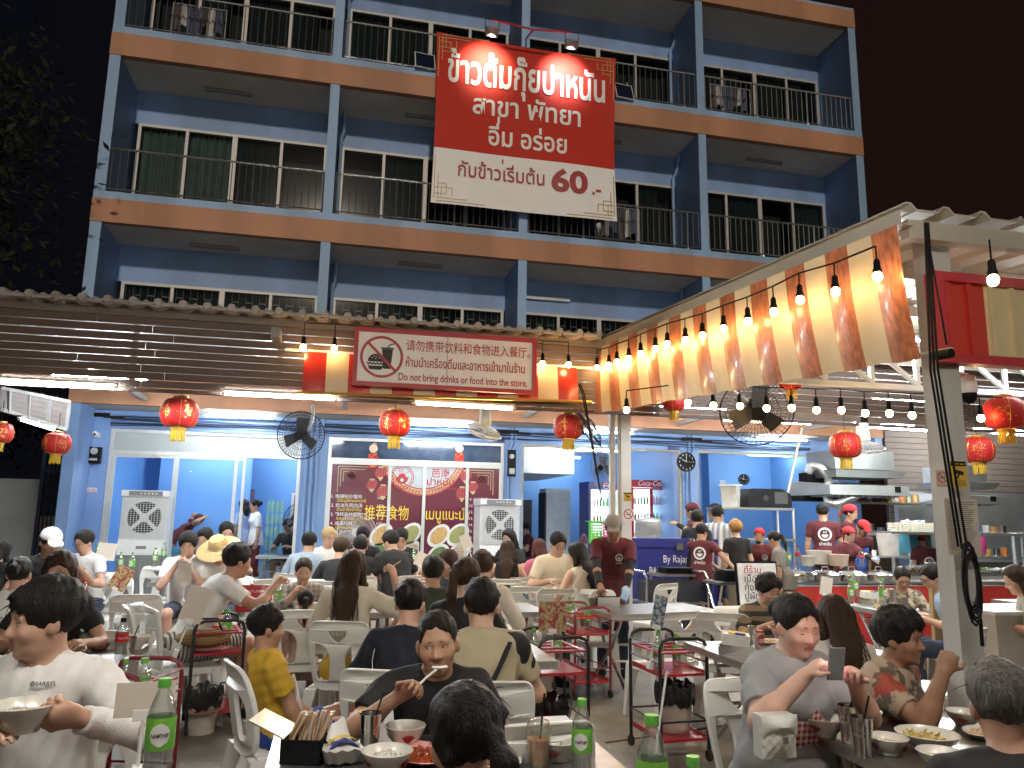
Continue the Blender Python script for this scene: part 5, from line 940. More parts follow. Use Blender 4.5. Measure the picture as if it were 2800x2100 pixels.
def field(pr, h, wr=0., seed=0):
    """pr: list of primitives; later ones blend into the earlier ones"""
    lo = np.full(3, 9.); hi = -lo
    for p in pr:
        if p[0] in ('cap', 'ell') and p[-1] != 's':
            pts = (p[1], p[2]) if p[0] == 'cap' else (p[1],); r = max(p[3], p[4]) if p[0] == 'cap' else max(p[2])
            for q in pts: lo = np.minimum(lo, np.array(q)-r); hi = np.maximum(hi, np.array(q)+r)
    lo -= 3*h; hi += 3*h; n = np.ceil((hi-lo)/h).astype(int)+1; F = np.full(n, .08, np.float32); ax = [lo[i]+h*np.arange(n[i]) for i in range(3)]
    for p in pr:
        op = p[-1]; k = p[-2]
        if p[0] == 'plane':
            nv = np.array(p[2])/np.linalg.norm(p[2]); G = (ax[0][:, None, None]-p[1][0])*nv[0]+(ax[1][None, :, None]-p[1][1])*nv[1]+(ax[2][None, None, :]-p[1][2])*nv[2]; F = np.maximum(F, G.astype(np.float32)); continue
        m = k+.03
        if p[0] == 'cap': r = max(p[3], p[4]); bl = np.minimum(p[1], p[2])-r-m; bh = np.maximum(p[1], p[2])+r+m
        else: r = max(p[2]); bl = np.array(p[1])-r-m; bh = np.array(p[1])+r+m
        i0 = np.maximum(0, np.floor((bl-lo)/h).astype(int)); i1 = np.minimum(n, np.ceil((bh-lo)/h).astype(int)+1)
        if (i1 <= i0).any(): continue
        X = ax[0][i0[0]:i1[0], None, None]; Y = ax[1][None, i0[1]:i1[1], None]; Z = ax[2][None, None, i0[2]:i1[2]]
        if p[0] == 'cap':
            _, a, b_, ra, rb, ex = p[:6]; a = np.array(a); ba = np.array(b_)-a; L2 = max(1e-9, ba@ba); x, y, z = X-a[0], Y-a[1], Z-a[2]; t = np.clip((x*ba[0]+y*ba[1]+z*ba[2])/L2, 0, 1); x = x-t*ba[0]; y = y-t*ba[1]; z = z-t*ba[2]; rr = ra+(rb-ra)*t
            if ex and 'flat' in ex:
                nv, f = ex['flat']; dn = (x*nv[0]+y*nv[1]+z*nv[2])*(1/f-1); x = x+dn*nv[0]; y = y+dn*nv[1]; z = z+dn*nv[2]; D = (np.sqrt(x*x+y*y+z*z)-rr)*min(1, .5+.5*f)
            else: D = np.sqrt(x*x+y*y+z*z)-rr
            if ex and 'cut' in ex:
                u = ba/math.sqrt(L2); e = np.array(b_); D = np.maximum(D, (X-e[0])*u[0]+(Y-e[1])*u[1]+(Z-e[2])*u[2])
        else:
            _, c, r_, Rm = p[:4]; x, y, z = X-c[0], Y-c[1], Z-c[2]
            if Rm is not None: x, y, z = [Rm[0][i]*x+Rm[1][i]*y+Rm[2][i]*z for i in range(3)]
            k0 = np.sqrt((x/r_[0])**2+(y/r_[1])**2+(z/r_[2])**2); k1 = np.sqrt((x/r_[0]**2)**2+(y/r_[1]**2)**2+(z/r_[2]**2)**2)+1e-9; D = k0*(k0-1)/k1
        s = tuple(slice(i0[i], i1[i]) for i in range(3)); f = F[s]; D = D.astype(np.float32)
        if op == 's': D = -D; hh = np.maximum(k-np.abs(f-D), 0)/k; F[s] = np.maximum(f, D)+hh*hh*k*.25
        else: hh = np.maximum(k-np.abs(f-D), 0)/max(k, 1e-6); F[s] = np.minimum(f, D)-hh*hh*k*.25
    if wr:
        rg = np.random.default_rng(seed); W_ = 0
        for _ in range(5):
            q = rg.normal(0, 1, 3)*((46, 46, 26) if wr > 0 else (240, 240, 40)); W_ = W_+np.sin(ax[0][:, None, None]*q[0]+ax[1][None, :, None]*q[1]+ax[2][None, None, :]*q[2]+rg.uniform(0, 6))
        F = F+(abs(wr)*.45*W_).astype(np.float32)
    return F, lo
def np_obj(name, V_, Q, mats, parent, idx=None, extra=None):
    me = bpy.data.meshes.new(name); F_ = Q.tolist() if hasattr(Q, 'tolist') else list(Q); V_ = V_.tolist()
    if extra and extra.n: b_ = len(V_); V_ += extra.v; F_ += [tuple(b_+k for k in f) for f in extra.f]
    me.from_pydata(V_, [], F_)
    for m in mats: me.materials.append(m)
    if idx is not None: me.polygons.foreach_set('material_index', list(idx)+[0]*(len(F_)-len(idx)))
    me.polygons.foreach_set('use_smooth', [True]*len(F_)); me.update(); o = bpy.data.objects.new(name, me); COL.objects.link(o)
    if parent is not None: o.parent = parent
    return o
def skinmat(name, c):
    m = mat(name, c, .52, var=.10, nscale=14, bump=.05, bscale=180, col2=[c[0]*.88, c[1]*.80, c[2]*.76]); b = m.node_tree.nodes['Principled BSDF']; b.inputs['Subsurface Weight'].default_value = .06; b.inputs['Subsurface Radius'].default_value = (.02, .008, .005); b.inputs['Subsurface Scale'].default_value = .5; return m
SKIN = {'l': skinmat('skin_light', (.56, .35, .25)), 'm': skinmat('skin_tan', (.44, .255, .165)), 'd': skinmat('skin_brown', (.30, .16, .095)), 'p': skinmat('skin_pale', (.64, .41, .31))}
LIPM = mat('lip', (.40, .17, .14), .4, var=.1, nscale=40); EYEW = mat('eye_white', (.62, .58, .54), .3, var=0); IRIS = mat('iris', (.02, .012, .008), .15, var=0); LASH = mat('lash', (.02, .014, .012), .6, var=0)
def hairmat(name, c, hi): return mat(name, c, .5, var=.3, nscale=38, stretch=(3.5, 3.5, .35), bump=.9, bscale=80, col2=hi, spec=.22)
HAIR = {'k': hairmat('hair_black', (.007, .006, .0055), (.018, .014, .012)), 'b': hairmat('hair_brown', (.022, .012, .007), (.055, .029, .016)), 'o': hairmat('hair_orange', (.28, .13, .03), (.42, .24, .08)), 'y': hairmat('hair_blond', (.38, .26, .11), (.55, .42, .22)), 'g': hairmat('hair_grey', (.03, .027, .025), (.16, .145, .13)), 'r': hairmat('hair_reddish', (.06, .018, .012), (.12, .04, .03))}
CL = {}
def cloth(n, c=None, **k):
    if c is not None: CL[n] = mat('cloth_'+n, c, k.pop('rough', .85), var=k.pop('var', .08), nscale=k.pop('nscale', 9), bump=.2, bscale=k.pop('bscale', 160), **k)
    return CL[n]
cloth('white', (.74, .73, .71)); cloth('offwhite', (.66, .62, .54)); cloth('cream', (.68, .61, .48)); cloth('black', (.008, .008, .009)); cloth('charcoal', (.012, .012, .014)); cloth('navy', (.007, .009, .018)); cloth('maroon', (.085, .009, .014)); cloth('grey', (.30, .30, .30)); cloth('green', (.03, .045, .028)); cloth('beige', (.40, .34, .22)); cloth('yellow', (.58, .36, .03)); cloth('blue', (.02, .06, .30)); cloth('paleblue', (.36, .44, .52)); cloth('pink', (.60, .17, .26)); cloth('denim', (.035, .05, .09)); cloth('khaki', (.25, .21, .15)); cloth('skyblue', (.36, .52, .72)); cloth('red', (.45, .02, .025)); cloth('dustyrose', (.42, .28, .24)); cloth('silk', (.62, .56, .50), rough=.45); cloth('apronblue', (.03, .10, .42)); cloth('taupe', (.20, .18, .16)); cloth('bluegrey', (.24, .32, .50))
CL['plaid'] = pattern('cloth_plaid', 'check', (.36, .30, .24), (.17, .15, .14), 22, thr=.5); CL['gingham'] = pattern('cloth_gingham', 'check', (.60, .58, .55), (.03, .03, .03), 75); CL['redcheck'] = pattern('cloth_red_check', 'check', (.66, .60, .55), (.34, .03, .03), 40, thr=.45)
CL['leaf'] = pattern('cloth_leaf', 'blotch', (.10, .09, .07), (.50, .42, .29), 22, thr=.48); CL['mix'] = pattern('cloth_mix', 'blotch', (.10, .075, .055), (.36, .27, .19), 14, thr=.5, c3=(.30, .05, .025)); CL['stripe'] = pattern('cloth_stripe', 'stripe', (.30, .23, .15), (.06, .055, .05), 13, axes='ZX', rot=.12); CL['stripe2'] = pattern('cloth_stripe_pale', 'stripe', (.58, .55, .50), (.20, .22, .30), 12, axes='XZ', rot=.1); CL['stripe3'] = pattern('cloth_fine_stripe', 'stripe', (.52, .48, .42), (.10, .09, .08), 38, axes='YZ')
def rotx(a): c, s = math.cos(a), math.sin(a); return np.array([[1, 0, 0], [0, c, -s], [0, s, c]])
def dirL(a): return np.array([0, math.sin(a), math.cos(a)])
def ik(S, T, l1, l2, pole):
    S = np.array(S, float); T = np.array(T, float); d = T-S; D = np.linalg.norm(d); D2 = min(max(D, .08), l1+l2-.004); u = d/max(D, 1e-6); T = S+u*D2; a = (l1*l1-l2*l2+D2*D2)/(2*D2); h = math.sqrt(max(0, l1*l1-a*a)); p = np.array(pole, float); p = p-u*(p@u); p /= np.linalg.norm(p)+1e-9; return S+u*a+p*h, T
HANDS = {'relax': (22, 30), 'flat': (6, 10), 'grip': (48, 62), 'fist': (78, 92)}
SHOW = []
def person(who, label, hx, hy, d, yaw, sk='l', st='sit', lean=8, hy_=0, hp=10, hr=0, rh=None, lh=None, top=('white', .55), bot=('denim', .45), hair=('short', 'k'), fat=1., fem=False, hz=None, rhp='relax', lhp='relax', face=None, ex=(), s=None, seat=True, ck=0, shoes='black', grp=None, knees=None, sleeve2=None, hips=None, rpn=None, lpn=None, rel=None, lel=None, twist=0, foot=True):
    """head centre at image position (hx,hy), depth d; yaw: 0 faces away, 180 faces the camera, 90 faces picture left"""
    if st == 'sit' and 6.8 < d < 14: d *= .93; hy += 5
    h = .0068 if d < 3.8 else .0095 if d < 5.8 else .0125 if d < 8 else .0165; L = R_(lean); Pz = .53 if st == 'sit' else .95; P = np.array([0, 0, Pz]); sw = .172 if not fem else .150
    Wst = P+dirL(L*.7)*.20; Ch = Wst+dirL(L*1.1)*.21; Nb = Ch+dirL(L*1.15)*.105; Nk = dirL(L*.5+R_(hp)*.25)
    H = Nb+Nk*.148+np.array([0, .022, 0]); rb = lambda v: rotx(-L*1.1)@np.array(v)
    Hm = np.array((Matrix.Rotation(R_(hy_), 3, 'Z') @ Matrix.Rotation(-R_(hp), 3, 'X') @ Matrix.Rotation(R_(hr), 3, 'Y'))); hw = lambda v: H+Hm@np.array(v, float)
    TW = np.array(Matrix.Rotation(R_(twist), 3, 'Z'))
    Sh = {q: Ch+TW@rb((q*sw, -.005, .052)) for q in (-1, 1)}
    W3 = pt(hx, hy, d=d); sc = s or min(1.10, max(.62, W3.z/H[2]))*(1.05 if st == 'sit' and d > 6.3 else 1); yr = R_(yaw); Rz = np.array(Matrix.Rotation(yr, 3, 'Z')); base = np.array(W3)-Rz@(H*sc); base[2] = 0
    if 1: yr -= .5*math.atan2(W3.x, W3.y); Rz = np.array(Matrix.Rotation(yr, 3, 'Z')); base = np.array(W3)-Rz@(H*sc); base[2] = 0
    def loc3(x, y, dd): return tuple(Rz.T@(np.array(pt(x, y, d=dd))-base)/sc)
    tgt = {1: rh, -1: lh}; Wr, El = {}, {}
    for q in (1, -1):
        t = tgt[q]
        if t is None: t = (q*.17, .36, .80) if st == 'sit' else (q*.24, .06, Pz-.06)
        elif t[0] == 'px': t = loc3(*t[1:])
        elif t == 'mouth': t = tuple(hw((q*.085, .150, -.165)))
        elif t == 'chin': t = tuple(hw((q*.05, .13, -.185)))
        elif t == 'lap': t = (q*.10, .22, .62)
        elif t == 'down': t = (q*.24, .08, Pz-.08)
        elif t == 'bowl': t = (q*.05, .30, Ch[2]+.02)
        pole = (rel if q == 1 else lel) or ((q*.65, -.35, -.75) if st == 'sit' else (q*.5, -.6, -.4)); El[q], Wr[q] = ik(Sh[q], t, .272, .240, pole)
    hipz = P[2]-.02; Kn, An = {}, {}
    for q in (1, -1):
        if knees: Kn[q], An[q] = [np.array(v, float) for v in knees[q]]
        elif st == 'sit': Kn[q] = np.array([q*.12, .43, .515]); An[q] = np.array([q*.11, .39, .085])
        else: Kn[q] = np.array([q*.10, .035+.02*q, .50]); An[q] = np.array([q*.11, -.01+.05*q, .085])
    Hp = {q: np.array([q*.088, .01, hipz]) for q in (1, -1)}; f2 = .5+.5*fat
    fl = {'flat': (rb((0, 1, 0)), .70)}
    def torso(g, loose=0.):
        t = [('ell', P+np.array([0, -.005, .0]), (.155*fat+g, .115*fat+g, .105+g), None, .04, 'u'), ('cap', P+dirL(L*.4)*.03, Ch-dirL(L)*.03, (.128 if not fem else .116)*fat+g+loose, (.145 if not fem else .125)*fat+g+loose, fl, .05, 'u'),
             ('cap', Sh[-1]*.82+Sh[1]*.18, Sh[1]*.82+Sh[-1]*.18, .062*f2+g, .062*f2+g, None, .05, 'u'), ('cap', Ch+rb((0, .005, .0)), Ch+rb((0, -.01, .085)), .105*f2+g, .055+g, {'flat': (rb((0, 1, 0)), .75)}, .05, 'u')]
        if fat > 1.12: t.append(('ell', P+np.array([0, .055, .10]), (.15*fat+g, .125*fat+g, .13+g), None, .06, 'u'))
        if fem:
            for q in (1, -1): t.append(('ell', Ch+rb((q*.062, .070*fat, -.04)), (.046*fat+g*.7,)*3, None, .06, 'u'))
        return t
    ar, fr = .041*f2, .036*f2
    sk_ = torso(0)+[('cap', Nb-dirL(L)*.03, hw((0, -.018, -.055)), (.050 if fem else .056)*f2, (.045 if fem else .051)*f2, None, .035, 'u')]
    for q in (1, -1):
        sk_ += [('cap', Sh[q], El[q], .047*f2, ar*.93, None, .04, 'u'), ('cap', El[q], Wr[q], ar*.98, .0255*f2, None, .02, 'u'), ('ell', El[q]+(Wr[q]-El[q])*.25, (.038*f2,)*3, None, .03, 'u')]
        if foot:
            sk_ += [('cap', Hp[q], Kn[q], .082*fat, .056*f2, None, .03, 'u'), ('cap', Kn[q], An[q], .054*f2, .034, None, .02, 'u'), ('ell', Kn[q]*.68+An[q]*.32+np.array([0, -.018, 0]), (.052*f2, .05*f2, .10), None, .03, 'u'), ('cap', An[q]+np.array([0, -.02, -.035]), An[q]+np.array([q*.02, .15, -.055]), .038, .026, None, .03, 'u')]
    # hands
    xm = MB(); hm = h < .0075; Hd = {}
    for q in (1, -1):
        dv = Wr[q]-El[q]; dv = dv/np.linalg.norm(dv); pn = rpn if q == 1 else lpn
        n = np.array(pn if pn is not None else (-q*.45, .25, -.8), float); n = n-dv*(n@dv); n /= np.linalg.norm(n); sd = np.cross(dv, n)*(-q); c1, c2 = [R_(v) for v in HANDS[rhp if q == 1 else lhp]]; pc = Wr[q]+dv*.048
        Rm = np.array([sd, dv, n]).T; sk_ += [('ell', pc, (.040, .052, .020), Rm, .02, 'u')]; Hd[q] = (Wr[q], dv, n, sd, pc)
        for j, (o_, l) in enumerate(((.031, .066), (.011, .076), (-.010, .072), (-.029, .056))):
            b_ = Wr[q]+dv*(.085-.006*abs(j-1.3))+sd*o_; v1 = dv*math.cos(c1)+n*math.sin(c1)+sd*o_*1.2; v2 = dv*math.cos(c1+c2)+n*math.sin(c1+c2); v3 = dv*math.cos(c1+c2*1.6)+n*math.sin(c1+c2*1.6); p1 = b_+v1*l*.48; p2 = p1+v2*l*.32; p3 = p2+v3*l*.24
            if hm: sk_ += [('cap', b_-dv*.02, p1, .0098, .0086, None, .006, 'u'), ('cap', p1, p2, .0086, .0078, None, .004, 'u'), ('cap', p2, p3, .0078, .0066, None, .004, 'u')]
            else: xm.tube([b_-dv*.025, p1, p2, p3, p3+v3*.004], [.0105, .0095, .0085, .007, .002], None, 6)
        t0 = Wr[q]+dv*.022+sd*.030; t1 = t0+(dv*.62+sd*.62+n*.40)*.042; t2 = t1+(dv*.85+sd*.12+n*.50)*.034
        if hm: sk_ += [('cap', t0-sd*.012, t1, .0135, .0105, None, .010, 'u'), ('cap', t1, t2, .0102, .0082, None, .004, 'u')]
        else: xm.tube([t0-sd*.015, t1, t2, t2+dv*.004], [.013, .0105, .0085, .003], None, 6)
    # head
    w = .97 if fem else 1.; fw = 1+.10*max(0, fat-1)*3
    hd = [('ell', hw((0, -.018, .036)), (.076*w, .094, .084), Hm, .02, 'u'), ('ell', hw((0, .018, -.030)), (.0635*w*fw, .068, .086), Hm, .03, 'u'), ('ell', hw((0, .034, -.078)), (.046*w*fw, .042, .034), Hm, .025, 'u')]
    for q in (1, -1): hd.append(('ell', hw((q*.077*w, -.008, -.014)), (.012, .022, .031), Hm@np.array(Matrix.Rotation(q*.35, 3, 'Z')), .008, 'u'))
    if h < .014:
        hd += [('cap', hw((-.036, .068, .022)), hw((.036, .068, .022)), .013, .013, None, .02, 'u'), ('ell', hw((0, .070, -.098)), (.018, .014, .013), Hm, .02, 'u'), ('cap', hw((0, .078, .008)), hw((0, .099, -.030)), .0085, .0125, None, .014, 'u')]
        for q in (1, -1): hd += [('ell', hw((q*.031, .094, .004)), (.020, .014, .0115), Hm, .014, 's'), ('ell', hw((q*.0125, .090, -.033)), (.0095, .009, .008), Hm, .008, 'u'), ('ell', hw((q*.037, .054, -.028)), (.026*fw, .026, .024), Hm, .03, 'u')]
        hd += [('cap', hw((-.017, .080, -.0575)), hw((.017, .080, -.0575)), .0065, .0065, None, .008, 'u'), ('cap', hw((-.014, .079, -.068)), hw((.014, .079, -.068)), .0072, .0072, None, .008, 'u'), ('cap', hw((-.022, .092, -.0628)), hw((.022, .092, -.0628)), .003, .003, None, .004, 's')]
    F, o = field(sk_+hd, h); V_, Q = surf(F, o, h); cen = V_[Q].mean(1); loc = (cen-H)@Hm; lips = ((loc[:, 0]/.0215)**2+((loc[:, 2]+.0628)/.0105)**2 < 1) & (loc[:, 1] > .066)
    body = np_obj('person', V_*sc, Q, [SKIN[sk], LIPM], None, lips.astype(int) if h < .014 else np.zeros(len(Q), int), None)
    if xm.n:
        me = body.data; bm_v = [tuple(v.co) for v in me.vertices]; bm_f = [tuple(p.vertices) for p in me.polygons]; ix = [p.material_index for p in me.polygons]; bpy.data.objects.remove(body); bpy.data.meshes.remove(me); xm.v = [tuple(c_*sc for c_ in v) for v in xm.v]; body = np_obj('person', np.array(bm_v), bm_f, [SKIN[sk], LIPM], None, ix, xm)
    body.location = base; body.rotation_euler = (0, 0, yr); body.matrix_basis = Matrix.Translation(Vector(base)) @ Matrix.Rotation(yr, 4, 'Z'); tag(body, label, 'person', grp or 'people at the open air restaurant')
    def part(name, prims, m, wr=0., hh=None, seed=1):
        F, o = field(prims, hh or h, wr, seed); v, q = surf(F, o, hh or h)
        return np_obj(name, v*sc, q, [m], body) if len(q) else None
    # clothes
    if top:
        tc, sl = top; g = .010; tp = torso(g, .006)
        if st != 'sit': tp.append(('cap', P+np.array([0, -.012, -.09]), P+np.array([0, 0, .06]), .168*fat+g, .160*fat+g, {'flat': ((0, 1, 0), .80)}, .04, 'u'))
        for q in (1, -1):
            if sl <= 0: continue
            e = Sh[q]+(El[q]-Sh[q])*min(1, sl); tp.append(('cap', Sh[q], e, .058*f2+g*.6, .050*f2+g, {'cut': 1} if sl < 1 else None, .03, 'u'))
            if sl > 1: e2 = El[q]+(Wr[q]-El[q])*min(.97, (sl-1)); tp.append(('cap', El[q], e2, ar+.012, .030*f2+.009, {'cut': 1}, .012, 'u'))
        tp.append(('plane', P+np.array([0, 0, -.075 if st == 'sit' else -.10]), (0, 0, -1), 0, 'i'))
        if 'wide_neck' in ex: tp.append(('ell', Nb+np.array([0, .03, .03]), (.09, .085, .06), None, .01, 's'))
        else: tp.append(('ell', Nb+Nk*.045+np.array([0, .012, 0]), (.066, .066, .05), None, .006, 's'))
        part('top', tp, CL[tc], .0045 if h < .01 else .003, seed=int(hx)); 
        if sleeve2:
            for q in (1, -1): part('arm_sleeve', [('cap', El[q]*.6+Sh[q]*.4, El[q], .046*f2, ar+.004, None, .01, 'u'), ('cap', El[q], Wr[q]*.97+El[q]*.03, ar+.005, .029*f2+.003, {'cut': 1}, .01, 'u')], CL[sleeve2])
    if bot and foot:
        bc, ll = bot; g = .012 if st == 'sit' else .006; bp = [('ell', P+np.array([0, -.005, .01]), (.158*fat+g, .118*fat+g, .10+g), None, .04, 'u')]
        for q in (1, -1):
            e = Hp[q]+(Kn[q]-Hp[q])*min(1, ll/.5); bp.append(('cap', Hp[q], e, .084*fat+g, .060*f2+g*1.3, {'cut': 1} if ll < .5 else None, .02, 'u'))
            if ll > .5: e2 = Kn[q]+(An[q]-Kn[q])*min(1, (ll-.5)/.5); bp.append(('cap', Kn[q], e2, .058*f2+g, .045+g, {'cut': 1}, .02, 'u'))
        part('trousers' if ll > .5 else 'shorts', bp, CL[bc], .003, seed=int(hy))
        for q in (1, -1): part('shoe', [('cap', An[q]+np.array([0, -.028, -.035]), An[q]+np.array([q*.02, .155, -.05]), .045, .036, None, .03, 'u'), ('plane', An[q]+np.array([0, 0, -.083]), (0, 0, -1), 0, 'i'), ('plane', An[q]+np.array([0, 0, -.005]), (0, 0, 1), 0, 'i')], CL[shoes], hh=max(h, .011))
    # hair
    sty, hc = hair; hh = max(h, .0078) if h < .01 else h; hp_ = []
    if sty != 'none':
        g = {'buzz': .004, 'short': .014, 'fringe': .020, 'curly': .022, 'ponylow': .020, 'long': .014, 'bun': .011, 'pony': .011, 'bob': .018, 'bald': .005}[sty]
        hp_ = [('ell', hw((0, -.020, .040)), (.077*w+g, .096+g, .085+g), Hm, .02, 'u')]
        if sty == 'curly':
            rr = random.Random(int(hx))
            for _ in range(40): a = rr.random()*6.28; b_ = rr.uniform(.1, 1.5); hp_.append(('ell', hw((.088*math.cos(a)*math.cos(b_), -.012+.104*math.sin(a)*math.cos(b_), .05+.088*math.sin(b_))), (.021,)*3, None, .012, 'u'))
        if sty in ('short', 'fringe', 'curly') and h < .0135:
            rr = random.Random(int(hx*3+hy))
            for _ in range(30): a = rr.random()*6.28; b_ = rr.uniform(.25, 1.5); c0 = np.array((.080*w*math.cos(a)*math.cos(b_), -.016+.098*math.sin(a)*math.cos(b_), .046+.088*math.sin(b_))); hp_.append(('cap', hw(c0), hw(c0+np.array([rr.gauss(0, .012), rr.gauss(.010, .012), -.012])*1.4), .0135, .007, None, .010, 'u'))
        low = {'buzz': -.02, 'short': -.030, 'curly': -.03, 'fringe': -.035, 'ponylow': -.085, 'bald': -.04}.get(sty, -.05)
        hp_ += [('plane', hw((0, 0, low)), Hm@np.array((0, .55, -1)), 0, 'i')]
        fz = {'fringe': -.030, 'buzz': -.012, 'short': -.018, 'curly': -.022, 'bob': -.024, 'bald': .02}.get(sty, -.010)
        hp_ += [('ell', hw((0, .090, fz+.010)), (.068 if sty != 'buzz' else .074, .064, .074), Hm, .014, 's')]
        if any(isinstance(e_, tuple) and e_[0] in ('cap', 'bandana', 'sunhat') for e_ in ex): hp_ += [('plane', hw((0, 0, .040)), Hm@np.array((0, -.15, 1)), 0, 'i')]
        if sty in ('long', 'bob'):
            ln = {'long': .40, 'bob': .14}[sty]; bk = rotx(-L)@np.array([0, -.035, -1]); a = hw((0, -.062, .0)); b_ = hw((0, -.098, -.10)); c = Ch+rb((0, -.135*max(1, fat*.9), .06)) if ln > .2 else b_+np.array([0, 0, -.06]); e = c+np.array(bk)*(ln-.22)
            hp_ += [('cap', a, b_, .088, .080, {'flat': (Hm@np.array((0, 1, 0)), .6)}, .03, 'u'), ('cap', b_, c, .080, .075, {'flat': (rb((0, 1, 0)), .45)}, .03, 'u')]
            if ln > .2: hp_.append(('cap', c, e, .078, .045, {'flat': (rb((0, 1, 0)), .40)}, .03, 'u'))
            for q in (1, -1): hp_ += [('cap', hw((q*.074, .0, .02)), hw((q*.083, -.012, -.09)), .022, .026, None, .02, 'u'), ('cap', hw((q*.083, -.012, -.09)), Ch+rb((q*.085, .03, .02)) if ln > .2 else hw((q*.08, -.01, -.14)), .026, .018, None, .02, 'u')]
            if h < .013:
                rr = random.Random(int(hx))
                for k in range(26): u = rr.uniform(-1, 1); p0 = hw((u*.080, -.085-.03*(1-u*u), rr.uniform(-.06, .05))); p1 = (b_+c)/2+TW@rb((u*.085, -.035*(1-u*u), 0)) if ln > .2 else p0+np.array([0, -.005, -.1]); hp_.append(('cap', p0, p1, .010, .009, None, .007, 'u'));
                if ln > .2:
                    for k in range(24): u = rr.uniform(-1, 1); p0 = (b_+c)/2+rb((u*.08, -.033*(1-u*u), 0)); p1 = e+rb((u*.07+rr.gauss(0, .012), -.02*(1-u*u), rr.uniform(-.07, .05))); hp_.append(('cap', p0, p1, .010, .004, None, .007, 'u'))
        if sty == 'bun': hp_ += [('ell', hw((0, -.128, .035)), (.046, .04, .046), Hm, .012, 'u'), ('ell', hw((.02, -.14, .02)), (.03, .026, .035), Hm, .012, 'u')]
        if sty == 'ponylow': hp_ += [('cap', hw((q*.07, -.01, .0)), hw((q*.072, -.03, -.04)), .026, .024, None, .03, 'u') for q in (1, -1)]+[('cap', hw((0, -.09, .01)), hw((0, -.135, .0)), .032, .024, None, .02, 'u'), ('cap', hw((0, -.135, .0)), hw((0, -.165, -.06)), .020, .032, None, .012, 'u'), ('cap', hw((0, -.165, -.06)), hw((0, -.15, -.20)), .034, .014, None, .02, 'u')]
        if sty == 'pony':
            hp_ += [('cap', hw((0, -.105, .03)), hw((0, -.145, .015)), .022, .026, None, .012, 'u'), ('cap', hw((0, -.145, .015)), hw((0, -.150, -.10)), .030, .034, None, .015, 'u'), ('cap', hw((0, -.150, -.10)), hw((0, -.125, -.25)), .034, .012, None, .015, 'u')]
        part('hair', hp_, HAIR[hc], -.0032 if h < .01 else -.002, hh)
        if h < .0135 and sty not in ('buzz', 'bald') and 'cap' not in [e_[0] if isinstance(e_, tuple) else e_ for e_ in ex]:
            m = MB(); rr = random.Random(int(hx+hy))                 # loose strands that break the outline
            for _ in range(90 if h < .008 else 50):
                a = rr.random()*6.28; b_ = rr.uniform(-.2, 1.5); c0 = np.array(((.078*w+g)*math.cos(a)*math.cos(b_), -.02+(.097+g)*math.sin(a)*math.cos(b_), .04+(.086+g)*math.sin(b_)))
                if c0[1] > .03 and c0[2] < .05: continue
                t_ = np.array([rr.gauss(0, .02), rr.gauss(0, .02), -.022+rr.gauss(0, .014)]); m.tube([Vector(hw(c0*.98)*sc), Vector(hw(c0*1.02+t_*.5)*sc), Vector(hw(c0*1.01+t_)*sc)], [.0016, .0013, .0005], HAIR[hc], 3, caps=False)
            if sty == 'long':
                for _ in range(70): u = rr.uniform(-1, 1); p0 = (np.array(b_ if not isinstance(b_, float) else hw((0, -.098, -.10)))+rb((u*.09, -.035, 0))); p1 = e+rb((u*.09+rr.gauss(0, .02), -.02, rr.uniform(-.14, .02))); m.tube([Vector(p0*sc), Vector((p0+p1)/2*sc+rb((rr.gauss(0, .012), -.012, 0))), Vector(p1*sc)], [.002, .002, .0006], HAIR[hc], 3, caps=False)
            o_ = m.build('loose_hair', body, local=True)
    # face
    if face is None: face = abs((yaw+hy_+360) % 360-180) < 118
    if face:
        m = MB(); lt = lambda v: Vector(hw(v)*sc); Hr = Matrix(Hm.tolist()); cl = 'closed' in ex
        for q in (1, -1):
            if not cl:
                m = MB(); m.ell(lt((q*.031, .0745, .003)), (.0125*sc, .009*sc, .0052*sc), EYEW, 10, rot=Hr); gx = .003 if 'look' not in ex else .004; m.ell(lt((q*.031+gx, .0795, .003)), (.0052*sc, .0048*sc, .0050*sc), IRIS, 8, rot=Hr); m.build('eye', body, local=True)
            m = MB(); m.tube([lt((q*(.0165+.0145*k/2*1.0), .0815-.004*abs(k-2)*.7-.002*(k == 4), (.0068 if not cl else .000)+(.0030 if not cl else -.002)*(1-abs(k-2)/2)-.002)) for k in range(5)], (.0026 if cl else .0019)*sc, LASH, 4); m.build('eyelid_line', body, local=True)
            m = MB(); m.tube([lt((q*(.014+.0095*k), .083-.0026*k*k*.6, .0225+.0035*math.sin(k*.8))) for k in range(5)], [.003*sc, .0044*sc, .0042*sc, .0032*sc, .001*sc], HAIR['k' if hc not in 'g' else 'g'], 5, flat=.6); m.build('eyebrow', body, local=True)
    # accessories
    bx = lambda v: Vector(hw(v)*sc)
    Hr = Matrix(Hm.tolist())
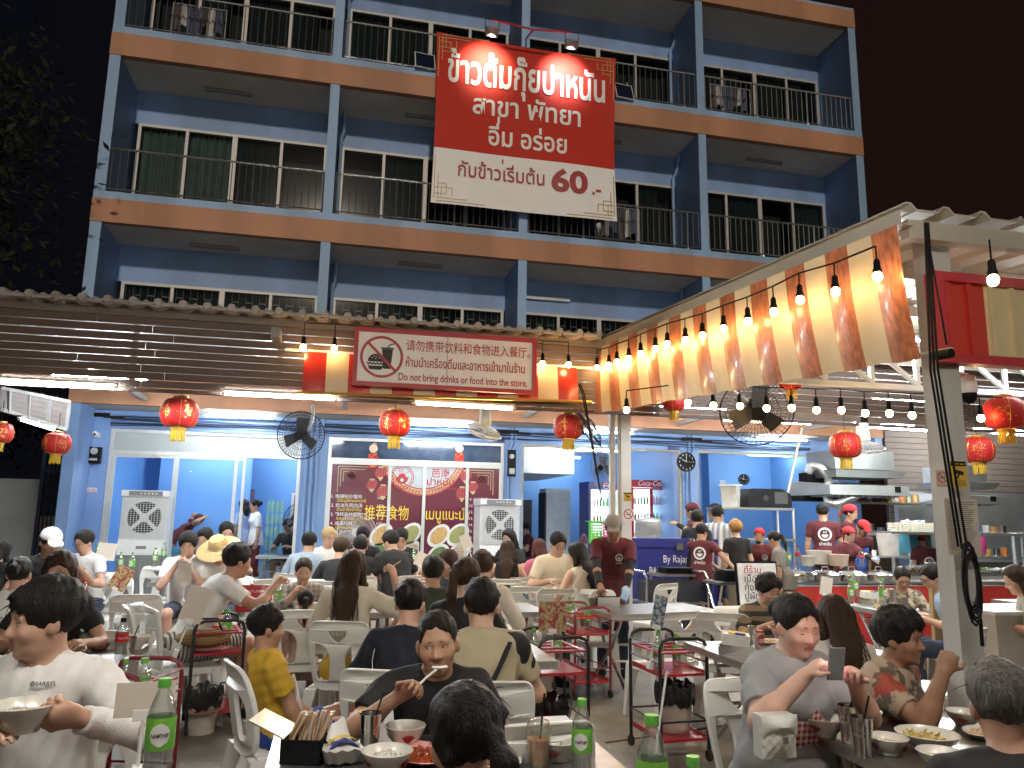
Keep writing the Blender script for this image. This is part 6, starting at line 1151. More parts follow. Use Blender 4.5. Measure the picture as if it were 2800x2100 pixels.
    for e_ in ex:
        n_, c_ = (e_ if isinstance(e_, tuple) else (e_, None))
        if n_ == 'glasses':
            m = MB()
            for q in (1, -1): m.tube([bx((q*.031+.021*math.cos(a), .094, .0+.018*math.sin(a))) for a in [6.2832*k/14 for k in range(14)]], .0013*sc if d < 6 else .002, BLACKP if c_ is None else GOLD, 5, closed=True); m.tube([bx((q*.052, .092, .004)), bx((q*.078, .02, .006)), bx((q*.08, -.01, .0))], .0013*sc if d < 6 else .002, BLACKP, 5)
            m.tube([bx((-.010, .094, .004)), bx((0, .097, .007)), bx((.010, .094, .004))], .0015*sc, BLACKP, 5); m.build('glasses', body, local=True)
        elif n_ == 'cap':
            bk = -1 if 'back' in str(c_) else 1; col = c_.replace('_back', ''); part('cap', [('ell', hw((0, -.018, .045)), (.090, .110, .092), Hm, .02, 'u'), ('plane', hw((0, 0, .030)), Hm@np.array((0, .15, -1)), 0, 'i'), ('cap', hw((-.04, bk*.085, .040)), hw((.04, bk*.085, .040)), .03, .03, {'flat': (Hm@np.array((0, .2, 1)), .3)}, .01, 'u'), ('cap', hw((-.035, bk*.13, .028)), hw((.035, bk*.13, .028)), .028, .028, {'flat': (Hm@np.array((0, .3, 1)), .25)}, .03, 'u')], CL[col])
        elif n_ == 'bandana':
            part('bandana', [('ell', hw((0, -.022, .046)), (.090, .110, .090), Hm, .02, 'u'), ('plane', hw((0, 0, .028)), Hm@np.array((0, .35, -1)), 0, 'i'), ('cap', hw((0, -.12, .0)), hw((.03, -.16, -.06)), .022, .012, None, .02, 'u'), ('cap', hw((0, -.12, .0)), hw((-.04, -.15, -.05)), .02, .01, None, .02, 'u')], CL[c_])
        elif n_ == 'sunhat':
            m = MB(); ST = mat('straw', (.62, .44, .20), .8, var=.25, nscale=60, bump=.6, bscale=90); zz = Vector(Hm@np.array((0, 0, 1))); m.lathe([(.23*sc, .0), (.20*sc, .02*sc), (.10*sc, .028*sc), (.095*sc, .10*sc), (.075*sc, .13*sc), (0, .138*sc)], bx((0, -.01, .02)), ST, 28, ax=zz); m.build('straw_hat', body, local=True); m = MB(); m.lathe([(.103*sc, .03*sc), (.101*sc, .055*sc)], bx((0, -.01, .02)), CL['cream'], 24, ax=zz); m.build('hat_ribbon', body, local=True)
        elif n_ == 'mask': part('face_mask', [('ell', hw((0, .062, -.092)), (.045, .038, .034), Hm, .01, 'u')], CL['black'])
        elif n_ == 'apron':
            ap = [('cap', P+np.array([0, .0, -.30]) if st != 'sit' else P, Ch, .15*fat+.024, .152*fat+.022, fl, .04, 'u'), ('plane', P+np.array([0, 0 if 'waist' in c_ else .02, 0]), (0, -1, 0), 0, 'i'), ('plane', Ch-dirL(L)*.04, dirL(L), 0, 'i'), ('plane', (.13, 0, 0), (1, 0, 0), 0, 'i'), ('plane', (-.13, 0, 0), (-1, 0, 0), 0, 'i')]
            if 'waist' in c_: ap = [('cap', P+np.array([0, 0, -.32]), P+np.array([0, 0, .06]), .172*fat, .165*fat, {'flat': ((0, 1, 0), .8)}, .04, 'u'), ('plane', P+np.array([0, -.02, -.05]), (0, -1, .35), 0, 'i'), ('cap', P+np.array([-.02, 0, .07]), P+np.array([.02, 0, .07]), .166*fat, .166*fat, {'flat': ((0, 0, 1), .14)}, .004, 'u')]
            part('apron', ap, CL[c_.replace('_waist', '')])
        elif n_ == 'tie': m = MB(); m.ell(bx((0, -.125, .025)), .012*sc, GOLD, 8); m.build('hair_tie', body, local=True)
        elif n_ == 'chop':
            m = MB(); W_, dv, nn, sd, pc = Hd[1]; q0 = (pc+dv*.03+nn*.02); tgt_ = np.array(hw((.0, .10, -.062))) if c_ is None else np.array(c_)
            tgt_ = q0+(tgt_-q0)*min(1, .15/np.linalg.norm(tgt_-q0))
            for k in (-1, 1): m.cyl(Vector((q0+sd*.012*k-(tgt_-q0)*.4)*sc), Vector((tgt_+sd*.003*k)*sc), .0032, mat('chopstick', (.52, .34, .14), .5), r2=.0022, n=6)
            o_ = m.build('chopsticks'); o_.location = base; o_.rotation_euler = (0, 0, yr); tag(o_, 'wooden chopsticks held by the '+who, 'chopsticks', 'chopsticks in use')
    if seat and st == 'sit':
        c0 = base+Rz@np.array([0, .03, 0]); chair(c0[0], c0[1], yr, 'white plastic chair holding the '+who, ck)
    SHOW.append((who, tuple(np.round(base, 2)), round(sc, 2)))
    wp = lambda v: Vector(base+Rz@(np.array(v)*sc))
    return dict(o=body, H=wp(H), hand={q: (wp(Hd[q][4]+Hd[q][2]*.03+Hd[q][1]*.02), Vector(Rz@Hd[q][1]), Vector(Rz@Hd[q][2])) for q in (1, -1)}, part=part, wp=wp, sc=sc, hw=hw, Ch=Ch, rb=rb, base=base, Rz=Rz, P=P, torso=torso, h=h, L=L, El=El, Wr=Wr, Sh=Sh, Nb=Nb, Hd=Hd, yr=yr)
def decal(pp, make, z0, x0, back=True, size=.1, col=None, name='shirt_print'):
    """flat print laid on the shirt surface: make(mb, o, x, y) draws in a plane which is then wrapped on the cloth"""
    F, o = field(pp['torso'](.010, .006)+[], max(pp['h'], .01)); h = max(pp['h'], .01); sg = -1 if back else 1; m = MB(); make(m, size)
    out = []
    for x, z, k in m.v:
        px, pz = x0+(-sg)*x*(1 if back else 1)*(1), z0+z; px = x0+(x if back else -x); y = sg*.32; hit = None
        for st_ in range(80):
            i = [int(round(v)) for v in ((np.array((px, y, pz))-o)/h)]
            if all(0 <= i[q] < F.shape[q] for q in range(3)) and F[tuple(i)] < .002: hit = y; break
            y -= sg*.006
        if hit is None: hit = sg*.08
        out.append(((px)*pp['sc'], (hit+sg*(.010+k))*pp['sc'], pz*pp['sc']))
    ys_m = np.array([v[1] for v in out]); A = np.array([[v[0], v[2], 1, v[0]**2] for v in out]); co = np.linalg.lstsq(A, ys_m, rcond=None)[0]; fitv = A@co; off = (ys_m-fitv).max()*sg if len(out) else 0
    off = max(0, max((ys_m-fitv)*sg)); m.v = [(v[0], float(fitv[i]+sg*off*.6), v[2]) for i, v in enumerate(out)]
    m.build(name, pp['o'], local=True)
def logo(m, s):
    def ring2(r0, r1, n=20):
        vs = []
        for k in range(n): a = 6.2832*k/n; vs += [(r0*math.cos(a), r0*math.sin(a), 0), (r1*math.cos(a), r1*math.sin(a), 0)]
        m.add(vs, [(2*k, 2*((k+1) % n), 2*((k+1) % n)+1, 2*k+1) for k in range(n)], MW)
    ring2(s*.50, s*.36); vs = [(s*.24*math.cos(a), s*.24*math.sin(a)-.02*s, 0) for a in [math.pi+math.pi*k/8 for k in range(9)]]; m.add(vs, [tuple(range(9))], MW)
    for q in (-.1, 0, .1): m.add([(s*(q-.02), s*.06, 0), (s*(q+.02), s*.06, 0), (s*(q+.04), s*.24, 0), (s*q, s*.24, 0)], [(0, 1, 2, 3)], MW)
    V_, F_ = text_mesh('ปาหนัน', .02); c = (V_[:, 0].max()+V_[:, 0].min())/2; m.add([((x-c)*s*.32, y*s*.32-s*.82, 0) for x, y, z in V_], F_, MW)
# ------------------------------------------------------------------ the people
PP = {}
def P_(key, *a, **k): PP[key] = person(*a, **k)
# nearest ring
P_('white', 'man in white long sleeves', 'man in a white long sleeved top looking left over a patterned bowl', 92, 1338, 2.62, 156, hy_=-40, hp=6, lean=10, lh=('px', 176, 1552, 2.34), rh=('px', -20, 1595, 2.3), lhp='grip', top=('white', 1.97), bot=('khaki', .5), hair=('fringe', 'k'), sk='l', lpn=(.6, .5, .45), fat=1.12, lel=(-.9, -.2, -.6), ck=1)
P_('spoon', 'man lifting a spoon', 'man in a dark tee with cropped hair lifting a spoon to his mouth', 945, 1390, 3.02, 178, hy_=-6, hp=4, hr=6, lean=30, rh=('px', 858, 1506, 2.84), lh='lap', rhp='grip', top=('charcoal', .62), hair=('buzz', 'k'), sk='m', fat=1.06, rel=(.9, -.2, -.7), rpn=(-.3, .8, -.2))
P_('ponytail', 'girl with the low ponytail', 'person seen from behind with black hair tied in a ponytail at the front table', 1000, 1594, 1.86, 3, hy_=30, hp=12, lean=14, top=('black', .6), hair=('ponylow', 'k'), sk='m', fem=True, ex=('tie',))
P_('phone', 'woman lit by her phone', 'woman in a grey tee and red gingham apron looking at a phone in both hands', 1722, 1352, 3.22, 204, hy_=-4, hp=14, lean=12, rh=('px', 1738, 1462, 2.95), lh=('px', 1848, 1474, 2.98), rhp='grip', lhp='grip', top=('grey', .8), bot=('grey', .38), hair=('bun', 'k'), sk='p', fem=True, fat=1.42, ex=(('apron', 'redcheck'), 'closed'))
P_('thinking', 'woman resting her chin on a fist', 'older woman in a brown patchwork print blouse with a fist at her mouth, facing right', 1945, 1378, 3.42, 226, hy_=6, hp=4, lean=16, rh=('px', 2038, 1452, 3.16), lh=('px', 1990, 1530, 3.4), rhp='fist', rel=(.3, .55, -1), top=('mix', .7), bot=('khaki', .5), hair=('curly', 'k'), sk='d', fem=True, fat=1.34, rpn=(-.8, -.3, 0))
P_('old', 'grey haired man', 'grey haired balding man seen from behind in a black printed shirt at the lower right', 2166, 1528, 2.14, -10, hy_=-4, hp=14, lean=14, top=('black', .6), hair=('short', 'g'), sk='m', fat=1.02)
P_('beige', 'man with the shoulder strap', 'man seen from behind in a beige tee with a black strap across his back', 1040, 1308, 3.85, 0, hy_=-8, hp=8, lean=14, top=('beige', .62), bot=('khaki', .8), hair=('short', 'k'), sk='l', fat=1.12)
P_('bun', 'woman in the navy sailor collar', 'woman seen from behind with a low bun and a white edged navy sailor collar', 888, 1304, 4.12, -18, hy_=-8, hp=16, lean=20, top=('navy', .95), hair=('bun', 'k'), sk='l', fem=True, fat=1.08)
P_('boy', 'boy in yellow', 'boy in a yellow and white tee with his legs up on a chair', 578, 1354, 4.0, -72, hy_=-4, hp=6, lean=-15, s=.86, rh=(.17, .16, .50), lh=('lap'), top=('yellow', .6), bot=('blue', .36), hair=('short', 'k'), sk='m', knees={1: ((.07, .42, .58), (.05, .82, .48)), -1: ((-.09, .42, .62), (-.07, .80, .52))}, ck=1)
P_('curly', 'man with curly hair', 'young man with curly black hair in a striped tee eating at the beer can table', 1660, 1275, 6.1, 200, hy_=8, hp=18, lean=24, rh=('px', 1655, 1352, 5.8), lh=(-.12, .34, .84), rhp='grip', top=('stripe', .7), bot=('khaki', .42), hair=('curly', 'k'), sk='l', ex=('closed',))
P_('longhair', 'woman with long wavy hair', 'woman with very long dark wavy hair seen from behind in a pale silk blouse', 1800, 1335, 4.2, 4, hy_=10, hp=10, lean=12, top=('silk', .9), bot=('khaki', .5), hair=('long', 'b'), sk='l', fem=True)
P_('glasses', 'woman in the leaf print shirt', 'woman with glasses in a leaf print shirt looking down by the red counter', 1950, 1256, 8.3, 172, hy_=2, hp=26, lean=18, top=('leaf', .9), hair=('bun', 'k'), sk='l', fem=True, ex=('glasses', 'closed'))
P_('sky', 'man in the pale blue shirt', 'man in a pale blue shirt with glasses facing left beside the grey post', 2015, 1256, 7.6, 82, hy_=10, hp=22, lean=18, top=('skyblue', .7), bot=('denim', .9), hair=('short', 'k'), sk='l', ex=('glasses',))
P_('gingham', 'woman in black and white gingham', 'long haired woman in a black and white gingham top at the right edge', 2196, 1262, 7.2, 75, hy_=10, hp=20, lean=16, top=('gingham', 1.0), bot=('black', .9), hair=('long', 'b'), sk='l', fem=True)
# middle tables
P_('cream', 'woman in the cream blouse', 'long haired woman in a loose cream blouse reaching right with chopsticks', 765, 1228, 5.65, -14, hy_=-14, hp=6, lean=8, rh=('px', 852, 1250, 5.5), rhp='grip', rel=(.5, -.1, -1), top=('cream', 1.5), bot=('yellow', .6), hair=('long', 'b'), sk='l', fem=True, ex=(('chop', (.55, .62, 1.42)),))
P_('girl', 'little girl with a ponytail', 'little girl seen from behind through a chair back, dark ponytail and dusty pink dress', 660, 1296, 6.15, 2, hp=8, lean=6, s=.76, top=('dustyrose', .9), bot=('dustyrose', .5), hair=('pony', 'k'), sk='m', fem=True)
P_('plaid', 'woman in plaid', 'woman in a plaid shirt bending to bite noodles from chopsticks, facing the camera', 655, 1242, 7.6, 184, hp=14, lean=26, rh='mouth', rhp='grip', top=('plaid', 1.6), hair=('bun', 'b'), sk='l', fem=True, ex=('chop',))
P_('leaner', 'man in the white tee leaning right', 'man in a white tee and striped shorts leaning right over the red cola box', 514, 1208, 6.3, -70, hy_=4, hp=10, lean=34, rh=('px', 595, 1262, 6.2), rhp='grip', top=('white', .6), bot=('stripe3', .46), hair=('short', 'k'), sk='m')
P_('blackpony', 'woman in black with a long ponytail', 'woman in black with a long dark ponytail, beside the man with the strap', 1010, 1250, 5.0, -22, hy_=-20, hp=8, lean=16, top=('black', .95), bot=('black', .9), hair=('pony', 'b'), sk='l', fem=True)
P_('green', 'man in dark green', 'man in a dark green tee with cropped hair seen from behind', 935, 1236, 6.1, 4, hy_=-6, hp=4, lean=8, top=('green', .6), hair=('short', 'k'), sk='m')
P_('brunette', 'woman with a brown fringe', 'woman with a brown fringe in black facing left behind the man in dark green', 966, 1224, 8.0, 125, hp=14, lean=14, lh=('px', 935, 1262, 7.6), top=('black', .9), hair=('long', 'b'), sk='l', fem=True)
P_('denimw', 'man in the off white jacket', 'brown haired person in an off white jacket seen from behind beyond the long ponytail', 1042, 1226, 6.2, -12, hp=10, lean=14, top=('offwhite', 1.9), hair=('short', 'b'), sk='l')
P_('fringe', 'man lifting a bowl', 'young man in an open white shirt lifting a bowl and chopsticks to his mouth', 406, 1172, 9.0, 180, hp=16, lean=16, rh='mouth', lh='bowl', rhp='grip', lhp='grip', top=('white', .75), hair=('fringe', 'k'), sk='p', ex=('chop', ('glasses', 'g')), s=1.07)
P_('behind', 'dark haired person behind the bowl lifter', 'dark haired person half hidden behind the man lifting a bowl', 441, 1170, 10.4, 160, hp=20, lean=14, top=('black', .6), hair=('short', 'k'), sk='l')
P_('updo', 'woman with her hair up', 'woman with hair tied up and a black top beyond the straw hat', 488, 1158, 10.6, 195, hp=18, lean=12, top=('black', .5), hair=('bun', 'k'), sk='p', fem=True)
P_('hat', 'woman in the straw hat', 'woman bending under a wide straw sun hat, white shirt open over black', 472, 1196, 9.0, 160, hp=34, lean=22, rh=('px', 447, 1228, 8.7), top=('white', .9), hair=('bob', 'k'), sk='p', fem=True, ex=(('sunhat', ''),))
# left edge
P_('sleepy', 'long haired woman behind the man in white', 'woman with long brown hair and lowered eyes behind the man in white sleeves', 128, 1238, 4.75, 186, hy_=-4, hp=14, lean=10, top=('black', .6), hair=('long', 'b'), sk='m', fem=True, ex=('closed',))
P_('whitecap', 'man in the white cap', 'man in a white cap and black tee raising a hand at the left tables', 108, 1180, 8.2, 200, hy_=10, hp=22, lean=14, lh=('px', 163, 1218, 7.6), top=('black', .6), hair=('short', 'k'), sk='m', ex=(('cap', 'white'),))
P_('tee', 'man with glasses in the white tee', 'man with thin glasses in a white tee looking left before the dark gate', 181, 1166, 9.4, 140, hp=18, lean=14, top=('white', .6), hair=('short', 'k'), sk='l', ex=('glasses',), s=1.06)
P_('topknot', 'woman with a top knot', 'woman seen from behind with hair in a top knot at the left edge', 42, 1240, 5.6, -10, hp=4, lean=10, top=('white', .8), hair=('bun', 'k'), sk='l', fem=True)
P_('edge', 'long haired person at the left edge', 'long haired person in black cut off by the left edge', 4, 1196, 9.2, -30, lean=12, top=('black', .8), hair=('long', 'k'), sk='l', fem=True)
# far tables before the mural
P_('paleshirt', 'man in the pale shirt', 'man in a pale blue white shirt seen from behind at the far table', 668, 1178, 10.6, -28, hp=12, lean=18, top=('paleblue', .9), hair=('short', 'k'), sk='l')
P_('blond', 'blond man with glasses', 'man with bleached blond hair and glasses facing right at the far table', 710, 1166, 11.4, 205, hp=10, lean=12, top=('white', .6), hair=('short', 'y'), sk='p', ex=('glasses',))
P_('darkshirt', 'man in the dark shirt', 'man in a charcoal shirt seen from behind, right of the pale shirt', 738, 1192, 9.6, -20, hy_=-20, hp=14, lean=20, top=('charcoal', .95), hair=('short', 'b'), sk='l')
P_('sunglasses', 'man with sunglasses on his head', 'man in black with sunglasses pushed up on his hair, before the mural', 783, 1164, 11.8, 170, hp=16, lean=14, top=('black', .6), hair=('short', 'k'), sk='l')
P_('blacktee', 'man in the sleeveless black tee', 'man in a sleeveless black tee seen from behind, left of the leaning man', 778, 1186, 10.4, 0, hp=12, lean=18, top=('black', .35), hair=('short', 'k'), sk='l')
P_('leaning', 'broad man leaning left in black', 'broad man in a black tee leaning left at the table before the mural', 842, 1176, 10.6, 28, hy_=24, hp=18, lean=26, top=('black', .7), hair=('short', 'k'), sk='l', fat=1.2)
P_('blackglasses', 'man in black with glasses', 'man in black with glasses facing the camera beneath the printed dishes', 866, 1168, 11.8, 175, hp=20, lean=16, top=('black', .6), hair=('fringe', 'k'), sk='p', ex=('glasses',))
P_('far1', 'dark haired woman by the right air cooler', 'dark haired woman facing left in front of the right air cooler', 1098, 1168, 12.2, 140, hp=14, lean=10, top=('black', .6), hair=('long', 'k'), sk='p', fem=True)
P_('far2', 'woman with long hair and thin straps', 'woman with long dark hair and thin straps seen from behind by the right air cooler', 1096, 1196, 10.2, -10, hp=10, lean=10, top=('black', .0), hair=('long', 'b'), sk='p', fem=True)
P_('pink', 'woman in the pink tee', 'woman with reddish hair in a pink tee seen from behind', 1163, 1190, 11.0, 20, hp=10, lean=10, top=('pink', .7), hair=('long', 'r'), sk='p', fem=True)
P_('polo', 'man in the cream polo', 'man in a cream polo shirt looking down beside a long haired woman', 1206, 1182, 9.8, 196, hp=26, lean=16, top=('cream', .75), hair=('short', 'k'), sk='l', ex=('glasses',), fat=1.15)
P_('blackhair', 'woman with long black hair', 'woman with long straight black hair leaning by the man in cream', 1246, 1206, 9.0, 30, hy_=24, hp=16, lean=20, top=('cream', .0), bot=('khaki', .5), hair=('long', 'k'), sk='p', fem=True)
# staff
STF = 'restaurant staff in maroon shirts'
P_('waiter', 'waiter wiping the table', 'waiter in a maroon tee and grey cap bending to wipe the steel table', 1325, 1176, 7.75, 172, st='stand', hp=26, lean=34, s=1.0, rh=('px', 1298, 1284, 7.4), lh=('px', 1352, 1292, 7.4), rhp='grip', top=('maroon', .7), bot=('denim', 1), hair=('short', 'k'), sk='d', ex=(('cap', 'taupe'), ('apron', 'maroon_waist')), sleeve2='black', grp=STF)
P_('server', 'server at the tray stand', 'young server in a maroon tee turned right, sorting black trays', 1517, 1150, 10.5, -28, st='stand', hy_=-30, hp=20, lean=8, rh=('px', 1590, 1232, 10.0), lh=('px', 1560, 1235, 10.4), top=('maroon', .65), bot=('denim', 1), hair=('short', 'k'), sk='m', grp=STF)
P_('jersey', 'boy in the dark jersey', 'boy in a dark lettered jersey half hidden behind the young server', 1507, 1122, 11.4, -40, st='stand', hp=14, lean=6, top=('navy', .5), bot=('denim', 1), hair=('fringe', 'k'), sk='l')
P_('striped', 'man in the striped shirt', 'man in a pale striped shirt with a cross strap, seen from behind at the counter', 1551, 1112, 12.0, -30, st='stand', hy_=-20, hp=14, lean=8, top=('stripe2', .8), bot=('denim', 1), hair=('short', 'k'), sk='m')
P_('blonde', 'woman with orange blond hair', 'person with short orange blond hair in a black tee seen from behind', 1589, 1148, 10.8, 10, st='stand', hp=4, lean=4, s=.93, top=('black', .6), bot=('khaki', 1), hair=('curly', 'o'), sk='p', fem=True)
P_('smiling', 'smiling woman in the red headscarf', 'smiling staff woman in a maroon tee and red headscarf, black mask on her chin', 1640, 1158, 10.8, 158, st='stand', hr=-6, hp=4, lean=4, top=('maroon', .65), bot=('black', 1), hair=('bun', 'k'), sk='m', fem=True, ex=(('bandana', 'red'), 'mask'), grp=STF, fat=1.05)
P_('blackponyr', 'dark haired woman beside the whiteboard', 'dark haired woman in brown with a ponytail behind the whiteboard', 1672, 1190, 10.2, 60, st='stand', s=.86, hy_=-10, hp=20, lean=14, top=('taupe', .8), bot=('black', 1), hair=('pony', 'k'), sk='m', fem=True)
P_('redcapback', 'cook with the red cap and spatula', 'cook in maroon and a dark red cap holding a white scoop, by the drink fridges', 1493, 1104, 13.2, 60, st='stand', hp=14, lean=6, lh=('px', 1462, 1132, 12.9), top=('maroon', .6), bot=('black', 1), hair=('short', 'k'), sk='m', ex=(('bandana', 'maroon'),), sleeve2='black', grp=STF)
P_('backcook', 'woman cook behind the striped shirt', 'woman cook in maroon with hair tied back beyond the striped shirt', 1543, 1104, 13.6, 70, st='stand', hp=14, lean=6, top=('maroon', .6), bot=('black', 1), hair=('bun', 'k'), sk='m', fem=True, grp=STF)
P_('blackcap', 'cook in the black cap seen from behind', 'cook in a black cap and red apron seen from behind, white logo on his back', 1777, 1105, 12.2, -12, st='stand', hy_=-16, hp=8, lean=2, top=('maroon', .6), bot=('denim', 1), hair=('short', 'k'), sk='m', ex=(('cap', 'black'), ('apron', 'red_waist')), grp=STF)
P_('tall', 'cook in the red cap and blue apron', 'tall cook in a red cap and blue apron facing right by the steel hood', 1838, 1096, 12.4, 235, st='stand', hp=10, lean=8, top=('maroon', .7), bot=('black', 1), hair=('short', 'k'), sk='m', ex=(('bandana', 'red'), ('apron', 'apronblue'), 'mask'), sleeve2='black', grp=STF)
P_('reaching', 'woman cook reaching over the pots', 'woman cook in a maroon tee and red headscarf reaching right with a blue glove', 1835, 1156, 11.0, 215, st='stand', hp=16, lean=10, lh=('px', 1900, 1215, 10.5), rh=(.2, .28, 1.0), fat=1.15, top=('maroon', .75), bot=('black', 1), hair=('bun', 'k'), sk='p', fem=True, ex=(('bandana', 'red'), ('apron', 'maroon_waist')), sleeve2='black', grp=STF)
P_('redcap', 'cook bending in the bright red cap', 'cook bending forward in a bright red cap and blue apron behind the reaching woman', 1866, 1142, 12.0, 200, st='stand', hp=34, lean=26, top=('maroon', .6), bot=('black', 1), hair=('short', 'k'), sk='d', ex=(('cap', 'red'), ('apron', 'apronblue')), grp=STF)
P_('sitcook', 'seated cook behind the glass counter', 'cook in maroon and a red cap seen from behind the glass counter', 1990, 1180, 11.6, 10, st='stand', s=.86, hp=24, lean=12, top=('maroon', .6), bot=('black', 1), hair=('short', 'k'), sk='m', ex=(('bandana', 'red'),), grp=STF)
P_('sidecook', 'cook half hidden by the grey post', 'maroon shirted cook bending behind the paper notice on the grey post', 2062, 1180, 11.4, -60, st='stand', s=.9, hp=30, lean=30, top=('maroon', .6), bot=('black', 1), hair=('short', 'k'), sk='m', grp=STF)
# inside the shop
P_('bent', 'worker bending over crates', 'worker in maroon bending over crates behind the glass door', 432, 1086, 16.6, -85, st='stand', hp=50, lean=55, rh=('px', 440, 1118, 16.4), lh=('px', 432, 1118, 16.6), top=('maroon', .6), bot=('khaki', 1), hair=('short', 'r'), sk='m', s=1.05)
P_('student', 'woman in the blue grey shirt', 'young woman in a blue grey shirt and dark trousers standing in the shop doorway', 527, 1068, 17.0, 50, st='stand', hp=4, lean=2, top=('bluegrey', .7), bot=('black', 1), hair=('bob', 'k'), sk='m', fem=True)
P_('student2', 'woman in the grey white blouse', 'woman in a pale blouse and dark red skirt turned left in the shop doorway', 551, 1074, 16.6, 110, st='stand', hp=10, lean=4, top=('white', .8), bot=('maroon', .8), hair=('bun', 'k'), sk='m', fem=True)
P_('insideman', 'man in black eating inside', 'man in a black shirt eating at a table inside the shop doorway', 624, 1094, 16.6, 150, hp=26, lean=16, top=('black', .7), bot=('khaki', .45), hair=('short', 'k'), sk='m')
P_('fridgeroom', 'person at the back of the fridge room', 'dim seated person in dark red at the back of the fridge room', 1134, 1112, 18.6, 90, hp=20, lean=14, top=('maroon', .6), hair=('short', 'k'), sk='m')
decal(PP['server'], logo, 1.30, 0, True, .19); decal(PP['blackcap'], logo, 1.30, 0, True, .19); decal(PP['smiling'], logo, 1.28, -.08, False, .09); decal(PP['waiter'], logo, 1.22, -.06, False, .08); decal(PP['reaching'], logo, 1.28, -.07, False, .08); decal(PP['sitcook'], logo, 1.22, 0, True, .19)
def swoosh(m, s):
    V_, F_ = text_mesh('My', .05); m.add([((x-.5)*s, y*s, 0) for x, y, z in V_], F_, mat('print_grey', (.35, .36, .36), .6))
decal(PP['old'], swoosh, .99, .06, True, .15)
def chestmark(m, s):
    V_, F_ = text_mesh('BARREL', .02); m.add([((x-1.6)*s, y*s, 0) for x, y, z in V_], F_, SK)
    m.add([(-2.1*s+.5*s*math.cos(a), .35*s+.5*s*math.sin(a), 0) for a in [6.283*k/12 for k in range(12)]], [tuple(range(12))], mat('mark_grey', (.2, .2, .2)))
decal(PP['white'], chestmark, .99, -.07, False, .017)
def jersey(m, s):
    V_, F_ = text_mesh('TAI', .03); m.add([((x-.9)*s, y*s, 0) for x, y, z in V_], F_, MW)
decal(PP['jersey'], jersey, 1.26, .02, True, .1)
# sailor collar, strap, raglan and two-tone pieces laid over the shirts
def over(k, name, pts, r, m, flat=.25, dz=0):
    q = PP[k]; F, o = field(q['torso'](.013, .006), .012); out = []
    for x, z in pts:
        y = -.34
        for _ in range(60):
            i = [int(round(v)) for v in ((np.array((x, y, z))-o)/.012)]
            if all(0 <= i[a] < F.shape[a] for a in range(3)) and F[tuple(i)] < .004: break
            y += .006
        out.append((x*q['sc'], (y-.004)*q['sc'], z*q['sc']))
    b_ = MB(); b_.tube(out, r, m, 8, flat=flat); b_.build(name, q['o'], local=True)
zc = PP['bun']['Ch'][2]; over('bun', 'collar_trim', [(-.13, zc+.03), (-.14, zc-.03), (-.135, zc-.09), (-.05, zc-.10), (.05, zc-.10), (.135, zc-.09), (.14, zc-.03), (.13, zc+.03)], .006, CL['white'])
zc = PP['beige']['Ch'][2]; over('beige', 'shoulder_strap', [(.13, zc+.09), (.10, zc+.03), (.05, zc-.06), (-.01, zc-.16), (-.07, zc-.25)], .016, CL['black'])
q = PP['beige']
for s_ in (-1, 1): q['part']('raglan_sleeve', [('cap', q['Ch']+q['rb']((s_*.075, -.01, .085)), q['Sh'][s_]*.9+q['Sh'][s_]*.1, .055, .068, None, .02, 'u'), ('cap', q['Sh'][s_], q['Sh'][s_]+(q['El'][s_]-q['Sh'][s_])*.60, .067, .062, {'cut': 1}, .03, 'u')], CL['black'])
q = PP['boy']; q['part']('white_panel', [('cap', q['P']+np.array([0, .02, .12]), q['Ch']+np.array([0, .03, .04]), .140, .125, {'flat': ((0, 1, 0), .78)}, .03, 'u'), ('plane', (.0, .012, 0), (0, -1, .05), 0, 'i'), ('plane', (0, 0, q['P'][2]+.01), (0, 0, -1), 0, 'i')], CL['white'])
q = PP['reaching']; q['part']('glove', [('ell', q['Wr'][-1]+np.array([-.0, .05, -.01]), (.06, .06, .045), None, .01, 'u')], CL['skyblue']) if 'skyblue' in CL else None
q = PP['waiter']; w_, dv, nn, sd, pc = q['Hd'][-1]; gl = [('ell', pc, (.052, .062, .032), np.array([sd, dv, nn]).T, .01, 'u')]+[('cap', pc+dv*.03+sd*.026*k, pc+dv*.09+sd*.03*k+nn*.02, .016, .013, None, .01, 'u') for k in (-1, 0, 1)]; q['part']('glove', gl, CL['skyblue'])
q = PP['sunglasses']; m = MB()
for s_ in (-1, 1): m.ell(Vector(q['hw']((s_*.035, .075, .085)))*q['sc'], .024, BLACKP, 8)
m.build('sunglasses', q['o'], local=True)
# things held in the hands
def held(k, side): return PP[k]['hand'][side]
p_ = pt(1806, 1434, d=2.9); t = thing('mobile_phone', 'glowing mobile phone held by the woman in grey', 'phone', p_, 0, None, rot=(PP['phone']['H']-Vector((0, 0, .02))-p_).to_track_quat('Z', 'X').to_euler()); m = MB(); m.box((0, 0, 0), (.125, .062, .009), mat('phone_case', (.22, .22, .23), .3)); m.build('case', t, local=True); m = MB(); m.box((0, -.0, .0055), (.115, .056, .002), glow('phone_screen', (1.0, .55, .62), 3.5)); m.build('screen', t, local=True)
tip = PP['spoon']['wp'](PP['spoon']['hw']((-.012, .105, -.066))); hd_ = held('spoon', 1)[0]; t = thing('spoon', 'white spoon held at the mouth of the man in the dark tee', 'spoon', tip); m = MB(); m.tube([hd_, (hd_+tip)/2+UP*.006, tip], [.005, .004, .005], WHITEPL, 6); m.build('handle', t); m = MB(); m.ell(tip, (.032, .02, .009), WHITEPL, 12); m.ell(tip+UP*.005, (.024, .014, .006), FOODS['clam'], 10); m.build('spoon_bowl', t)
